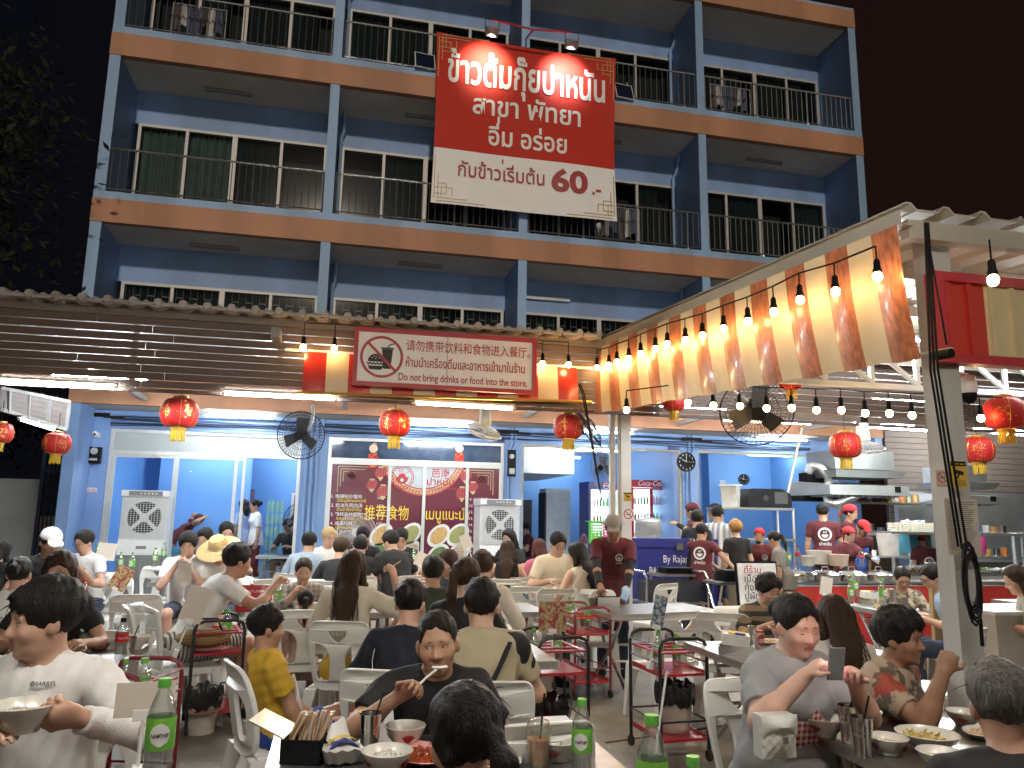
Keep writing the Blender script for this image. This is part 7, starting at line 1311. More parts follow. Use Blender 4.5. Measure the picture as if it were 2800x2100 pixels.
p_ = pt(44, 1580, d=2.28); dish(tuple(p_), 'bowl', 'rice', 'patterned rice bowl held by the man in white sleeves', r=.10, h=.08)
p_ = PP['fringe']['hand'][-1][0]; dish((p_.x, p_.y, p_.z-.02), 'bowl', 'rice', 'rice bowl lifted by the man in the open white shirt')
# ------------------------------------------------------------------ serving carts, chairs, bins
for x, y, r, lb, red in ((2.36, 5.30, R_(4), 'black framed cart with bottles and a bin, right of the aisle', 0), (1.55, 5.45, R_(4), 'black framed cart beside the man in beige, one bottle on its tray', 0), (2.32, 7.15, R_(8), 'slim red framed cart with bottles left of the cleared table', 1), (-.86, 6.55, R_(12), 'black framed cart with dirty plates below the red cola box', 0), (-1.02, 4.55, R_(-14), 'dark red framed cart with a dirty plate, beside the man in white', 1),
    (-.50, 2.10, R_(6), 'black framed cart at the lower left holding the large green bottle', 0), (.98, 2.02, R_(4), 'black framed cart cut off at the bottom edge, two bottle tops showing', 0), (-2.15, 6.9, R_(5), 'black framed cart with two bottles, left of the mesh backed chair', 0), (-2.9, 9.4, R_(3), 'red framed cart in front of the man with thin glasses', 1), (2.0, 9.2, R_(5), 'black framed cart with red trays before the right air cooler', 0), (-.9, 9.6, R_(2), 'red framed cart just behind the bowl lifter', 1), (1.75, 9.1, 0, 'black framed cart with a red bin box at the back', 0), (4.55, 6.9, R_(8), 'black and red cart behind the long wavy hair', 0)):
    cart(x, y, r, lb, red)
def chair_at(x, y, rz, lb, kind=0, zt=.86, Z=None, s=None, d=None):
    p = pt(x, y, d=d) if d else pt(x, y, Z=zt); chair(p.x, p.y, rz, lb, kind, s)
for x, y, rz, lb, k, d in ((256, 1345, R_(-4), 'empty white plastic chair with two holes behind the man in white', 1, 5.15), (306, 1270, R_(6), 'white plastic chair with a woven bag showing through its back', 0, 7.0), (362, 1320, R_(-72), 'white plastic chair turned sideways under the tilted card', 0, 6.0), (592, 1240, R_(4), 'empty white plastic chair beyond the cola box', 0, 8.8), (1196, 1265, R_(-8), 'white plastic chair with a woven bag by the slim red cart', 0, 8.2), (1285, 1285, R_(160), 'empty white plastic chair facing the camera behind the slim red cart', 0, 7.6), (1432, 1360, R_(10), 'empty white plastic chair tucked before the cleared table', 0, 6.35), (1565, 1370, R_(-30), 'empty white plastic chair left of the curly haired man', 0, 6.3), (1120, 1500, R_(4), 'white plastic chair cut by the frame right of the ponytail girl', 0, 3.0),
    (2015, 1370, R_(20), 'white plastic chair just left of the grey post', 0, 5.6), (2140, 1300, R_(-50), 'white plastic chair between the grey post and the woman in gingham', 0, 6.9), (1870, 1460, R_(-20), 'white plastic chair back showing between the phone woman and the thinking woman', 1, 3.95), (330, 1208, R_(175), 'white plastic chair left of the bowl lifter', 0, 10.0), (545, 1215, R_(-20), 'white plastic chair behind the leaning man', 1, 9.6), (1000, 1205, R_(15), 'white plastic chair below the printed dishes', 1, 11.0), (1140, 1245, R_(-12), 'white plastic chair behind the long ponytail', 0, 8.4), (225, 1240, R_(160), 'white plastic chair beside the dark photo menu', 1, 8.6), (1050, 1330, R_(3), 'white plastic chair back beyond the man in beige', 0, 5.2), (655, 1240, R_(170), 'white plastic chair beside the woman in plaid', 0, 8.3), (1400, 1270, R_(30), 'white plastic chair behind the waiter', 0, 9.0), (690, 1262, R_(0), 'white plastic chair by the pink bowls', 1, 6.9), (935, 1430, R_(6), 'white plastic chair back left of the man with the spoon', 1, 3.75), (820, 1205, R_(-4), 'white plastic chair at the far table of the men in black', 0, 10.2), (1100, 1232, R_(10), 'white plastic chair by the right air cooler', 0, 9.6), (590, 1660, R_(-80), 'white plastic chair under the feet of the boy', 1, 0)):
    if d == 0: chair(.42, 4.65, R_(100), lb, 1)
    else: chair_at(x, y, rz, lb, k, d=d)
for x, y, lb, w in ((432, 1582, 'cream slatted bin with a black liner under the red cart tray', 1), (1478, 1592, 'cream bin with a black liner standing on the bottom tray of the black cart', 1), (1192, 1605, 'black slatted bin with a black liner right of the cut off chair', 0), (320, 1640, 'dark bin with a black liner behind the large green bottle', 0), (1255, 1420, 'blue slatted bin with a black liner on the slim red cart', 0)):
    p = pt(x, y, Z=.0); p.z = .15 if 'tray of' in lb else 0
    if 'tray of' in lb: p.x, p.y = 2.40, 5.28
    if 'slim red' in lb: p = Vector((2.25, 7.5, 0))
    if 'dark bin' in lb: p = Vector((-.95, 4.0, 0))
    bin_(tuple(p), lb, w)
# ------------------------------------------------------------------ bottles
def bt(x, y, lb, kind=0, d=None, Z=None, s=1., grp=None):
    """x, y = base of the bottle in the photo"""
    p = pt(x, y, d=d) if d else pt(x, y, Z=Z if Z is not None else .75); bottle(p, lb, kind, s, grp); return p
p = pt(337, 1690, d=1.9); bottle(p, 'large green labelled water bottle standing on the front left cart', 0, 1.05)
p = pt(1257, 1640, d=2.55); bottle((p.x, p.y, .752), 'half empty green labelled bottle at the right corner of the front table', 0, 1.05)
p = pt(1408, 1592, d=1.85); bottle((p.x, p.y, p.z-.22), 'green capped bottle top rising from the cart at the bottom edge', 0, 1.15)
p = pt(1497, 1645, d=1.85); bottle((p.x, p.y, p.z-.235), 'green cap just showing at the bottom edge', 0, 1.05)
for dx, dy, lb in ((-.09, -.05, 'larger green labelled bottle on the black cart right of the aisle'), (-.02, .12, 'middle bottle half hidden on the black cart right of the aisle'), (.08, .02, 'right hand green capped bottle on the black cart right of the aisle')): bottle((2.36+dx, 5.30+dy, .57), lb, 0, 1.15 if dx < -.05 else .95)
for x, y, z, lb in ((1.43, 5.52, .57, 'bottle at the far left of the cart by the man in beige'), (1.60, 5.50, .57, 'bottle standing alone on the red tray by the man in beige')): bottle((x, y, z), lb, 0, 1.05)
for x, lb in ((2.24, 'left bottle on the slim red cart'), (2.38, 'right bottle on the slim red cart')): bottle((x, 7.15, .57), lb, 0, 1.05)
bottle((2.28, 7.4, .57), 'back bottle on the slim red cart beside the white card', 0, 1.2)
for x, y, lb in ((-.80, 6.6, 'tall bottle on the black cart below the cola box'), (-1.08, 4.72, 'left bottle of the pair on the dark red cart'), (-.98, 4.74, 'right bottle of the pair on the dark red cart'), (-.93, 4.45, 'large bottle with a green label on the dark red cart'), (-2.22, 6.95, 'left bottle on the cart by the mesh backed chair'), (-2.06, 6.95, 'right bottle on the cart by the mesh backed chair')): bottle((x, y, .572), lb, 0, 1.2 if 'large' in lb or 'tall' in lb else 1.0)
bt(258, 1432, 'black capped cola bottle with a red label behind the man in white', 1, d=4.55, s=1.1)
bt(598, 1318, 'green labelled bottle on the cola box table', 0, s=1.1); bt(176, 1315, 'red labelled cola bottle behind the long haired woman', 2, d=6.2); bt(816, 1250, 'red labelled cola bottle at the far table', 2); bt(4, 1232, 'red capped cola bottle at the left edge', 2, d=9.0)
for x, y, d, lb in ((207, 1222, 9.2, 'green capped bottle on the red framed cart, taller one'), (219, 1228, 9.3, 'green capped bottle on the red framed cart, shorter one'), (258, 1235, 9.6, 'bottle before the left air cooler'), (283, 1240, 8.8, 'round green bottle beside the menu rack'), (333, 1226, 9.6, 'bottle before the bowl lifter on the red cart'), (352, 1215, 9.8, 'bottle at the left elbow of the bowl lifter'), (1848, 1290, 8.0, 'tall bottle in front of the red counter'), (1908, 1308, 7.3, 'bottle beside the tumbler of the woman in leaf print'), (1840, 1305, 8.0, 'short bottle beside the tall one before the red counter'), (1100, 1232, 9.6, 'bottle on the far table by the right air cooler'), (1705, 1225, 9.7, 'clear bottle on the red counter next to the whiteboard'), (1725, 1222, 9.7, 'red capped bottle on the red counter'), (893, 1222, 10.8, 'bottle before the man in black with glasses'), (1862, 1225, 10.0, 'amber sauce bottle by the pots')):
    p = pt(x, y, d=d); bottle(p, lb, 2 if 'red capped' in lb or 'amber' in lb else 0, 1.05)
# ------------------------------------------------------------------ table tops
def tp(x, y, Z=.752): return tuple(pt(x, y, Z=Z))
dish(tp(835, 1668), 'bowl', 'rice', 'cream rice bowl at the bottom of the front table', r=.088, h=.07); dish(tp(874, 1612), 'bowl', None, 'empty white bowl in front of the man with the spoon', r=.078, h=.075)
dish(tp(905, 1640), 'pink', 'chili', 'pink plate of dark red chilli dish beside the ponytail', r=.115); dish(tp(1118, 1618), 'plate', 'clam', 'plate heaped with stir fried clams', r=.12); dish(tp(1205, 1640), 'bowl', None, 'cream bowl right of the iced drink', r=.085, h=.068); dish(tp(1080, 1655), 'plate', 'stir', 'small plate beside the iced drink', r=.09)
tumbler(tp(797, 1628), 'steel tumbler with a straw in front of the boy')
t = thing('iced_drink', 'plastic cup of orange iced drink with a domed lid', 'cup', tp(1163, 1655)); m = MB(); m.lathe([(0, .002), (.032, 0), (.045, .11), (.047, .112)], (0, 0, 0), PET, 24); m.build('cup', t, local=True); m = MB(); m.lathe([(0, .006), (.030, .006), (.041, .09), (0, .09)], (0, 0, 0), mat('orange_tea', (.62, .30, .10), .2, var=.15, nscale=40), 20); m.build('drink', t, local=True); m = MB(); m.lathe([(.048, .112), (.046, .13), (.034, .15), (.012, .158)], (0, 0, 0), PET, 24); m.build('dome_lid', t, local=True); m = MB(); m.cyl((0, 0, .04), (.02, 0, .24), .004, BLACKP, n=6); m.build('straw', t, local=True)
p = Vector(tp(650, 1635)); TABS = bpy.data.materials['table_steel']; t = thing('cutlery_box', 'open black box of wrapped cutlery with a steel lid', 'box', p, R_(-14)); m = MB(); m.lo((-.05, -.09, 0), (.09, .09, .004), BLACKP)
for a, c in (((-.05, -.09, .0), (-.046, .09, .08)), ((.086, -.09, 0), (.09, .09, .08)), ((-.05, -.09, .0), (.09, -.086, .08)), ((-.05, .086, 0), (.09, .09, .08))): m.lo(a, c, BLACKP)
m.build('box', t, local=True); m = MB(); m.box((-.105, 0, .11), (.14, .17, .005), TABS, rot=(0, R_(24), 0)); m.build('lid', t, local=True); m = MB(); rr = random.Random(5)
for k in range(14): x = -.035+.012*k*.8; m.box((x, rr.uniform(-.02, .02), .085), (.008, .02, .14), mat('wrapper_%d' % (k % 2), ((.62, .42, .24), (.55, .45, .38))[k % 2], .3, var=.2), rot=(rr.uniform(-.1, .1), rr.uniform(.1, .5), 0))
m.build('cutlery', t, local=True)
p = Vector(tp(738, 1650)); t = thing('tissue_pack', 'soft tissue pack with a yellow and blue wrapper', 'tissue', p, R_(10)); m = MB(); m.grid(lambda u, v: ((u-.5)*.13*(1+.1*math.sin(v*5)), (v-.5)*.10, .055+.02*math.sin(u*3.14)*math.sin(v*3.14)+.004*math.sin(u*19+v*13)), 12, 10, mat('tissue_wrap', (.62, .60, .56), .25, var=.08, nscale=12), thick=-.055); m.build('pack', t, local=True)
m = MB(); m.grid(lambda u, v: (-.05+.10*u, -.04+.03*v, .062+.02*math.sin(u*3.14)), 8, 2, mat('pack_blue', (.03, .06, .35))); m.grid(lambda u, v: (-.05+.10*u, -.01+.025*v, .072+.02*math.sin(u*3.14)), 8, 2, mat('pack_yellow', (.75, .55, .05))); m.build('wrapper_print', t, local=True); m = MB(); m.grid(lambda u, v: (-.05+.09*u, .02+.03*v, .07+.07*u*(1-u)*4*v+.01*math.sin(u*12)), 10, 5, mat('tissue', (.74, .73, .71), .9)); m.build('tissue', t, local=True)
# right front table
for x, y, k, f, lb, r, h in ((1785, 1590, 'bowl', 'rice', 'rice bowl with a red flower before the phone woman', .078, .068), (1868, 1570, 'bowl', 'rice', 'rice bowl with a fork behind the tumblers', .075, .065), (1920, 1628, 'bowl', 'soup', 'white bowl of pale soup at the table middle', .075, .06), (2005, 1618, 'bowl', 'noodle', 'wide white bowl of bamboo shoots', .115, .06), (2084, 1568, 'bowl', 'soup', 'bowl of soup before the fist of the thinking woman', .073, .06), (2034, 1662, 'bowl', 'soup', 'bowl of soup at the bottom right with a spoon', .08, .06), (2118, 1592, 'plate', 'meat', 'small plate of sliced meat beside the grey haired man', .075, .03)): dish(tp(x, y), k, f, lb, r=r, h=h)
tumbler(tp(1836, 1604), 'steel tumbler with a straw nearer the phone woman'); tumbler(tp(1866, 1634), 'steel tumbler with a straw nearest the table edge')
m = MB(); p = pt(1990, 1660, Z=.82); 
t = thing('handbag', 'pale quilted shoulder bag at the hip of the phone woman', 'bag', pt(1680, 1590, d=2.9)); c_ = pt(1682, 1592, d=2.82); m = MB(); QM = mat('bag_quilt', (.62, .62, .57), .5, var=.06, nscale=30, bump=.15, bscale=60); m.grid(lambda u, v: (c_.x+(u-.5)*.14, c_.y-.03*math.sin(u*3.14)*math.sin(v*3.14)-.004*math.sin(u*28)*math.sin(v*22), c_.z+(v-.5)*.15), 20, 16, QM, thick=-.06); m.build('body', t); m = MB(); m.grid(lambda u, v: (c_.x+(u-.5)*.145, c_.y-.012-.036*math.sin(u*3.14)*math.sin(v*3.14), c_.z+.01+v*.07), 12, 6, QM); m.box((c_.x, c_.y-.045, c_.z-.0), (.022, .006, .022), CHROME); m.build('flap', t)
# left front table
for x, y, rz, lb, sz, mt_ in ((165, 1635, .5, 'white phone lying on dark phones at the front left', (.155, .076, .01), WHITEPL), (100, 1655, .3, 'brown leather wallet on the front left table', (.12, .09, .02), mat('leather', (.07, .04, .025), .5, bump=.3)), (35, 1650, .5, 'black phone on a light case at the left corner', (.16, .078, .012), BLACKP)):
    p = pt(x, y, d=2.0); t = thing('mobile_phone' if 'phone' in lb else 'wallet', lb, 'phone' if 'phone' in lb else 'wallet', (p.x, p.y, .752), rz); m = MB(); m.box((0, 0, sz[2]/2), sz, mt_); m.build('body', t, local=True)
    m = MB(); m.box((0, 0, sz[2]+.001), (sz[0]*.94, sz[1]*.92, .001), mat('glass_black', (.01, .01, .012), .1) if 'black phone' in lb else mt_); m.build('face', t, local=True)
# middle and back tables
dish(tp(238, 1400), 'bowl', 'stir', 'yellow rimmed bowl behind the man in white', r=.08); dish(tp(290, 1402), 'bowl', None, 'stacked cream bowl beside the tumbler at left', r=.085, h=.08); tumbler(tuple(pt(275, 1428, d=4.6)), 'steel tumbler with a straw next to the cola bottle')
for x, y, k, f, lb, r in ((627, 1304, 'plate', 'rice', 'plate with a crumpled tissue on the cola box table', .12), (700, 1296, 'pinkbowl', None, 'pink bowl in front of the girl, larger one', .08), (712, 1306, 'pinkbowl', None, 'small pink bowl left of the cream blouse', .06), (835, 1306, 'pinkbowl', None, 'pink bowl right of the cream blouse', .075), (690, 1310, 'plate', 'meat', 'plate of food behind the little girl', .10), (805, 1298, 'plate', 'stir', 'plate reached by the woman in cream', .10), (820, 1399, 'plate', None, 'used plate on the table with the gold mark', .10), (1010, 1385, 'pink', 'stir', 'pink plate in front of the man in beige', .10), (970, 1380, 'pinkbowl', None, 'pink bowl between the bun and the man in beige', .06), (640, 1312, 'bowl', None, 'pale bowl at the edge of the cola box table', .08), (455, 1258, 'plate', 'meat', 'plate of crisp food before the bowl lifter', .12), (440, 1268, 'plate', 'rice', 'flat plate at the edge of the straw hat table', .11), (475, 1264, 'plate', 'green', 'plate of greens under the straw hat', .11), (775, 1252, 'bowl', 'stir', 'bowl before the charcoal shirt', .09), (620, 1250, 'bowl', 'rice', 'pale bowl on the far table by the pale shirt', .08), (1195, 1246, 'plate', 'stir', 'plate before the man in cream', .10), (1660, 1392, 'plate', 'meat', 'plate behind the beer can', .11), (1690, 1382, 'pinkbowl', None, 'lilac bowl before the curly haired man', .075), (1610, 1388, 'plate', 'stir', 'plate left of the beer can', .10), (1945, 1292, 'bowl', 'rice', 'bowl held on the table by the woman in leaf print', .08), (360, 1435, 'pink', 'stir', 'pink plate of leftovers on the dark red cart', .13)):
    p = tp(x, y)
    if 'dark red cart' in lb: p = (-1.02, 4.36, .575)
    dish(p, k, f, lb, r=r)
for z in range(4): dish((-.92, 6.62, .155+.018*z), 'pink', None, 'one of the stacked used plates on the lower tray below the cola box', 'stacked used plates on the cart', r=.12)
dish((-.90, 6.38, .575), 'pink', None, 'pink plate on the upper tray below the cola box', r=.12); dish((-.86, 6.30, .15), 'pink', 'stir', 'plate of leftovers on the bottom tray below the cola box', r=.12)
t = thing('cola_box', 'red box with white script lettering on the table edge', 'box', pt(545, 1318, Z=.75)); c_ = pt(545, 1322, Z=.75); m = MB(); m.box(c_+Vector((0, .08, .05)), (.29, .16, .10), REDP); m.build('box', t); m = MB(); m.box(c_+Vector((0, .17, .15)), (.30, .012, .13), REDP, rot=(R_(-14), 0, 0)); m.txt('Coca-Cola', c_+Vector((0, .158, .17)), -XX, -UP, .075, MW, w=.15, z=-.006); m.build('lid', t)
tumbler(tuple(pt(1628, 1398, d=5.35)), 'steel tumbler beside the beer can', False); tumbler(tuple(pt(1930, 1306, d=7.4)), 'steel tumbler by the woman in leaf print', False); tumbler(tuple(pt(2110, 1180, d=9.6)), 'tall steel tumbler on the glass counter', True)
p = pt(1641, 1402, d=5.15); t = thing('beer_can', 'red and silver beer can with white lettering', 'can', p); m = MB(); m.lathe([(0, 0), (.028, 0), (.033, .01), (.033, .108), (.027, .122), (0, .122)], (0, 0, 0), mat('can_silver', (.60, .52, .48), .3, .6), 20); m.build('body', t, local=True); m = MB(); m.lathe([(.0333, .108), (.0273, .1225), (0, .123)], (0, 0, 0), SR, 20); RL = mat('can_red', (.40, .03, .03), .35); m.grid(lambda u, v: (.0338*math.sin((u-.5)*1.9*math.sqrt(max(.03, 1-(2*v-1)**2))), -.0338*math.cos((u-.5)*1.9*math.sqrt(max(.03, 1-(2*v-1)**2))), .02+.08*v), 8, 10, RL); V_, F_ = text_mesh('LEO', .04); W2 = V_[:, 0].max()-V_[:, 0].min(); m.arr([(.0346*math.sin(((x-V_[:, 0].min())/W2-.5)*1.4), -.0346*math.cos(((x-V_[:, 0].min())/W2-.5)*1.4), .046+y*.032) for x, y, z in V_], F_, MW); m.build('label', t, local=True)
napkin_box(tuple(pt(1590, 1415, Z=.75)), R_(-30), 'steel napkin box with a tissue pack beside the beer can'); napkin_box(tuple(pt(1880, 1306, Z=.75)), R_(-10), 'steel napkin box beyond the long wavy hair'); napkin_box(tuple(pt(395, 1262, Z=.75)), R_(5), 'steel napkin box before the bowl lifter')
p = pt(1310, 1308, Z=.75); t = thing('cutlery_box', 'steel cutlery box being wiped by the waiter', 'box', p, R_(4)); m = MB(); m.lo((-.12, -.06, 0), (.12, -.055, .085), CHROME); m.lo((-.12, .055, 0), (.12, .06, .085), CHROME); m.lo((-.12, -.055, 0), (-.115, .055, .085), CHROME); m.lo((.115, -.055, 0), (.12, .055, .085), CHROME); m.lo((-.115, -.055, .0), (.115, .055, .01), DARK); m.build('box', t, local=True); m = MB(); m.lo((-.18, -.04, 0), (-.13, .04, .075), mat('holder_brown', (.12, .07, .05), .5)); m.build('holder', t, local=True)
# cards on stalks
PR1 = pattern('menu_photo_print', 'blotch', (.30, .16, .08), (.42, .36, .20), 40, rough=.3, c3=(.30, .05, .04)); PR2 = pattern('menu_blue_print', 'blotch', (.14, .22, .30), (.42, .46, .44), 45, rough=.25, c3=(.08, .12, .18))
card(pt(309, 1548, d=2.3)+Vector((0, 0, -.05)), R_(12), 'blank tan card over the front left cart', .165, .10, .05, 0.02); card(pt(398, 1335, d=5.2)+Vector((0, 0, -.12)), R_(4), 'tilted blank cream card on a stalk over the dark red cart', .15, .24, .10, .30); card(pt(398, 1262, d=7.4)+Vector((0, 0, -.06)), R_(-3), 'upright grey card between the mesh backed chair and man in the tee', .13, .2, .06, -.04)
card(pt(1410, 1400, d=5.3)+Vector((0, 0, .0)), R_(6), 'blue printed menu card on a stalk above the black cart', .10, .22, .14, .22, PR2); card(pt(1193, 1390, d=5.4)+Vector((0, 0, .02)), R_(-4), 'food photo menu card on a stalk by the slim red cart', .20, .21, .06, 0, PR1); card(pt(1238, 1275, d=7.6)+Vector((0, 0, -.05)), R_(20), 'white card leaning right above the slim red cart', .11, .22, .06, .55); card(pt(1780, 1285, d=8.6)+Vector((0, 0, -.06)), R_(-6), 'white card on a stalk before the pots', .14, .2, .06, .2); card(pt(225, 1210, d=9.0)+Vector((0, 0, -.04)), R_(12), 'cream card before the man with thin glasses', .2, .2, .04, .1); card(pt(245, 1265, d=8.0)+Vector((0, 0, -.06)), R_(30), 'dark photo menu leaning on the rack beside the mesh backed chair', .18, .24, .03, .5, PR1); card(pt(905, 1225, d=9.6)+Vector((0, 0, -.04)), R_(4), 'tan card on a stalk behind the man in dark green', .2, .17, .05, .35); card(pt(1015, 1190, d=11.0)+Vector((0, 0, -.02)), R_(-30), 'white card before the right half of the mural', .16, .22, .05, -.4)
t = thing('woven_bag', 'gold woven bag resting on the cart below the cola box', 'bag', (-.95, 6.45, .6)); m = MB(); m.ell((0, 0, .06), (.20, .10, .07), pattern('woven_gold', 'check', (.10, .06, .02), (.45, .32, .12), 70, axes='XZ'), 16); m.build('body', t, local=True); m = MB(); m.tube([(-.15, 0, .08), (-.1, 0, .2), (.1, 0, .2), (.15, 0, .08)], .008, BLACKP, 6); m.build('handle', t, local=True)
# ------------------------------------------------------------------ service area
def slab(x0, y0, x1, y1, Y): a = pt(x0, y0, Y=Y); c = pt(x1, y1, Y=Y); return a.x, c.x, c.z, a.z
xa, xb, zb, zt = slab(1378, 1163, 1500, 1242, 10.6); t = thing('ice_chest', 'dark blue ice chest with white lettering behind the waiter', 'chest', (xa, 10.6, 0)); IB = mat('ice_blue', (.018, .022, .19), .4, var=.08, coat=.2); m = MB(); m.lo((xa, 10.62, .06), (xa+1.25, 11.3, zt-.13), IB); m.build('body', t); m = MB(); m.lo((xa-.02, 10.60, zt-.127), (xa+1.27, 11.32, zt), IB); m.lo((xa+.6, 10.58, zt-.16), (xa+.7, 10.60, zt-.06), CHROME); m.build('lid', t); m = MB(); m.txt('By Rajagroup', (xa+.40, 10.617, zt-.34), XX, UP, .15, MW, 'LEFT', w=.62); m.txt('BANGLAMUNG ICE', (xa+.18, 10.617, zt-.50), XX, UP, .14, MW, 'LEFT', w=.85); m.txt('โทร.', (xa+.18, 10.617, zt-.68), XX, UP, .14, MW, 'LEFT'); m.txt('0481', (xa+.62, 10.617, zt-.68), XX, UP, .14, MW, 'LEFT'); m.build('lettering', t)
def fridge(x0, y0, x1, y1, Y, head, label, word, two):
    xa, xb, zb, zt = slab(x0, y0, x1, y1, Y); zb = .13; t = thing('drinks_fridge', label, 'fridge', (xa, Y, zb)); B2 = mat('fridge_'+word, head, .35, var=.06); h = .17; m = MB(); m.lo((xa, Y+.64, zb), (xb, Y+.68, zt), B2); m.lo((xa, Y+.02, zb), (xa+.05, Y+.64, zt-h), B2); m.lo((xb-.05, Y+.02, zb), (xb, Y+.64, zt-h), B2); m.lo((xa+.05, Y+.02, zb), (xb-.05, Y+.64, zb+.25), B2); m.lo((xa, Y, zt-h), (xb, Y+.64, zt), B2)
    m.lo((xa+.05, Y+.6, zb+.25), (xb-.05, Y+.635, zt-h), glow('fridge_glow', (.85, .93, 1), 2.2)); m.build('cabinet', t); m = MB(); n = 2 if two else 1
    for k in range(n): a = xa+.04+(xb-xa-.08)*k/n; c = xa+.04+(xb-xa-.08)*(k+1)/n; frame_rect(m, a, c, zb+.26, zt-h-.01, Y, .035, .03, B2 if two else ALU)
    m.build('door_frame', t); m = MB(); m.quad((xa+.05, Y+.005, zb+.28), (xb-.05, Y+.005, zb+.28), (xb-.05, Y+.005, zt-h-.02), (xa+.05, Y+.005, zt-h-.02), SG); m.build('glass_door', t); m = MB()
    for k in range(5): z = zb+.30+k*(zt-h-zb-.3)/5; m.lo((xa+.06, Y+.12, z), (xb-.06, Y+.58, z+.01), WHITEPL)
    m.build('shelf', t); rr = random.Random(int(x0)); cols = ((.5, .02, .02), (.05, .3, .05), (.6, .45, .05), (.55, .2, .05), (.6, .6, .6), (.1, .35, .1), (.6, .3, .4)); m = MB()
    for k in range(5):
        z = zb+.311+k*(zt-h-zb-.3)/5
        for j in range(int((xb-xa-.14)/.075)): c_ = cols[rr.randrange(7) if j % 3 == 0 else (k+j//3) % 7]; x = xa+.10+j*.075; m.lathe([(0, 0), (.028, 0), (.03, .11), (.014, .16), (.014, .19), (0, .19)], (x, Y+.16, z), mat('drink_%d' % cols.index(c_), c_, .3), 8)
    m.build('stocked_drinks', t); m = MB()
    if two: m.txt('Coca-Cola', ((xa+xb)/2, Y-.001, zt-.125), XX, UP, .17, MW, w=.62, bold=.01)
    else:
        q = Vector(((xa+xb)/2+.05, Y-.001, zt-.085)); m.disc(q, XX, UP, .065, MW, 20, z=.002); m.disc(q, XX, UP, .058, SR, 20, z=.003, a0=.15, a1=math.pi-.15); m.disc(q, XX, UP, .058, NAVY, 20, z=.003, a0=math.pi+.15, a1=2*math.pi-.15); m.txt('PEPSI', q+Vector((0, 0, -.014)), XX, UP, .035, NAVY, z=.005)
        s0 = Vector((xa-.002, Y+.33, zb+.9)); m.disc(s0, -YY, UP, .26, MW, 24, z=.002); m.disc(s0, -YY, UP, .235, SR, 24, z=.004, a0=.2, a1=math.pi-.2); m.disc(s0, -YY, UP, .235, NAVY, 24, z=.004, a0=math.pi+.2, a1=2*math.pi-.2); m.txt('PEPSI', s0-UP*.04, -YY, UP, .15, NAVY, bold=.02, z=.007)
    m.build('brand_mark', t)
fridge(1272, 1040, 1338, 1150, 15.9, (.012, .02, .12), 'dark blue glass door drinks fridge with a round logo', 'blue', False); fridge(1362, 1036, 1452, 1160, 16.4, (.45, .02, .025), 'red double door drinks fridge with white script', 'red', True)
xa, xb, zb, zt = slab(1180, 1055, 1232, 1160, 17.5); t = thing('upright_freezer', 'pale grey upright freezer at the back of the fridge room', 'freezer', (xa, 17.5, 0)); m = MB(); m.lo((xa, 17.5, .13), (xb, 18.1, zt), mat('freezer_grey', (.40, .46, .50), .4)); m.build('cabinet', t); m = MB(); m.lo((xa-.04, 17.47, .2), (xa-.001, 18.05, zt-.1), DARK); m.build('door', t)
m = MB(); p = pt(1110, 1085, Y=20.55); m.lo((p.x-.55, 20.5, .13), (p.x+.5, 20.56, 2.1), DARK); t = fit('dark_doorway', m, 'dark open doorway at the back of the fridge room', 'doorway')
# rice cooker, green and pink crates
p = pt(1400, 1142, d=12.6); t = thing('rice_cooker', 'big steel rice cooker in front of the red fridge', 'cooker', p); m = MB(); m.lathe([(0, -.14), (.20, -.14), (.22, -.1), (.22, .10), (.2, .11)], p, mat('cooker_steel', (.55, .56, .56), .3, .6), 24); m.lathe([(.215, .11), (.21, .15), (.1, .18), (0, .185)], p, mat('cooker_steel', (.55, .56, .56)), 24); m.build('pot', t); m = MB(); m.tube([p+Vector((-.05, 0, .18)), p+Vector((-.04, 0, .23)), p+Vector((.04, 0, .23)), p+Vector((.05, 0, .18))], .012, BLACKP, 6); m.build('handle', t)
t = thing('preparation_table', 'steel table carrying the rice cooker behind the ice chest', 'table', (p.x, p.y, 0)); m = MB(); m.lo((p.x-.8, p.y-.3, p.z-.19), (p.x+.7, p.y+.3, p.z-.145), STEEL); m.build('tabletop', t)
for sx in (-.75, .65):
    for sy in (-.25, .25): m = MB(); m.cyl((p.x+sx, p.y+sy, .0), (p.x+sx, p.y+sy, p.z-.19), .02, CHROME); m.build('leg', t)
for x, y, cc, lb in ((1288, 1150, (.10, .62, .06), 'bright green plastic basket hung beside the white post'), (1318, 1154, (.62, .05, .30), 'magenta plastic basket next to the green one')):
    p = pt(x, y, d=11.4); t = thing('plastic_basket', lb, 'basket', p); m = MB(); cm_ = mat('basket_'+lb.split()[0]+'_'+lb.split()[1], cc, .4); 
    for k in range(8): m.lo((p.x-.12, p.y-.004, p.z-.16+k*.042), (p.x+.12, p.y+.004, p.z-.135+k*.042), cm_)
    for k in range(9): m.lo((p.x-.12+k*.028, p.y-.005, p.z-.16), (p.x-.108+k*.028, p.y+.005, p.z+.16), cm_)
    m.lo((p.x-.13, p.y-.02, p.z+.15), (p.x+.13, p.y+.14, p.z+.17), cm_); m.build('basket', t)
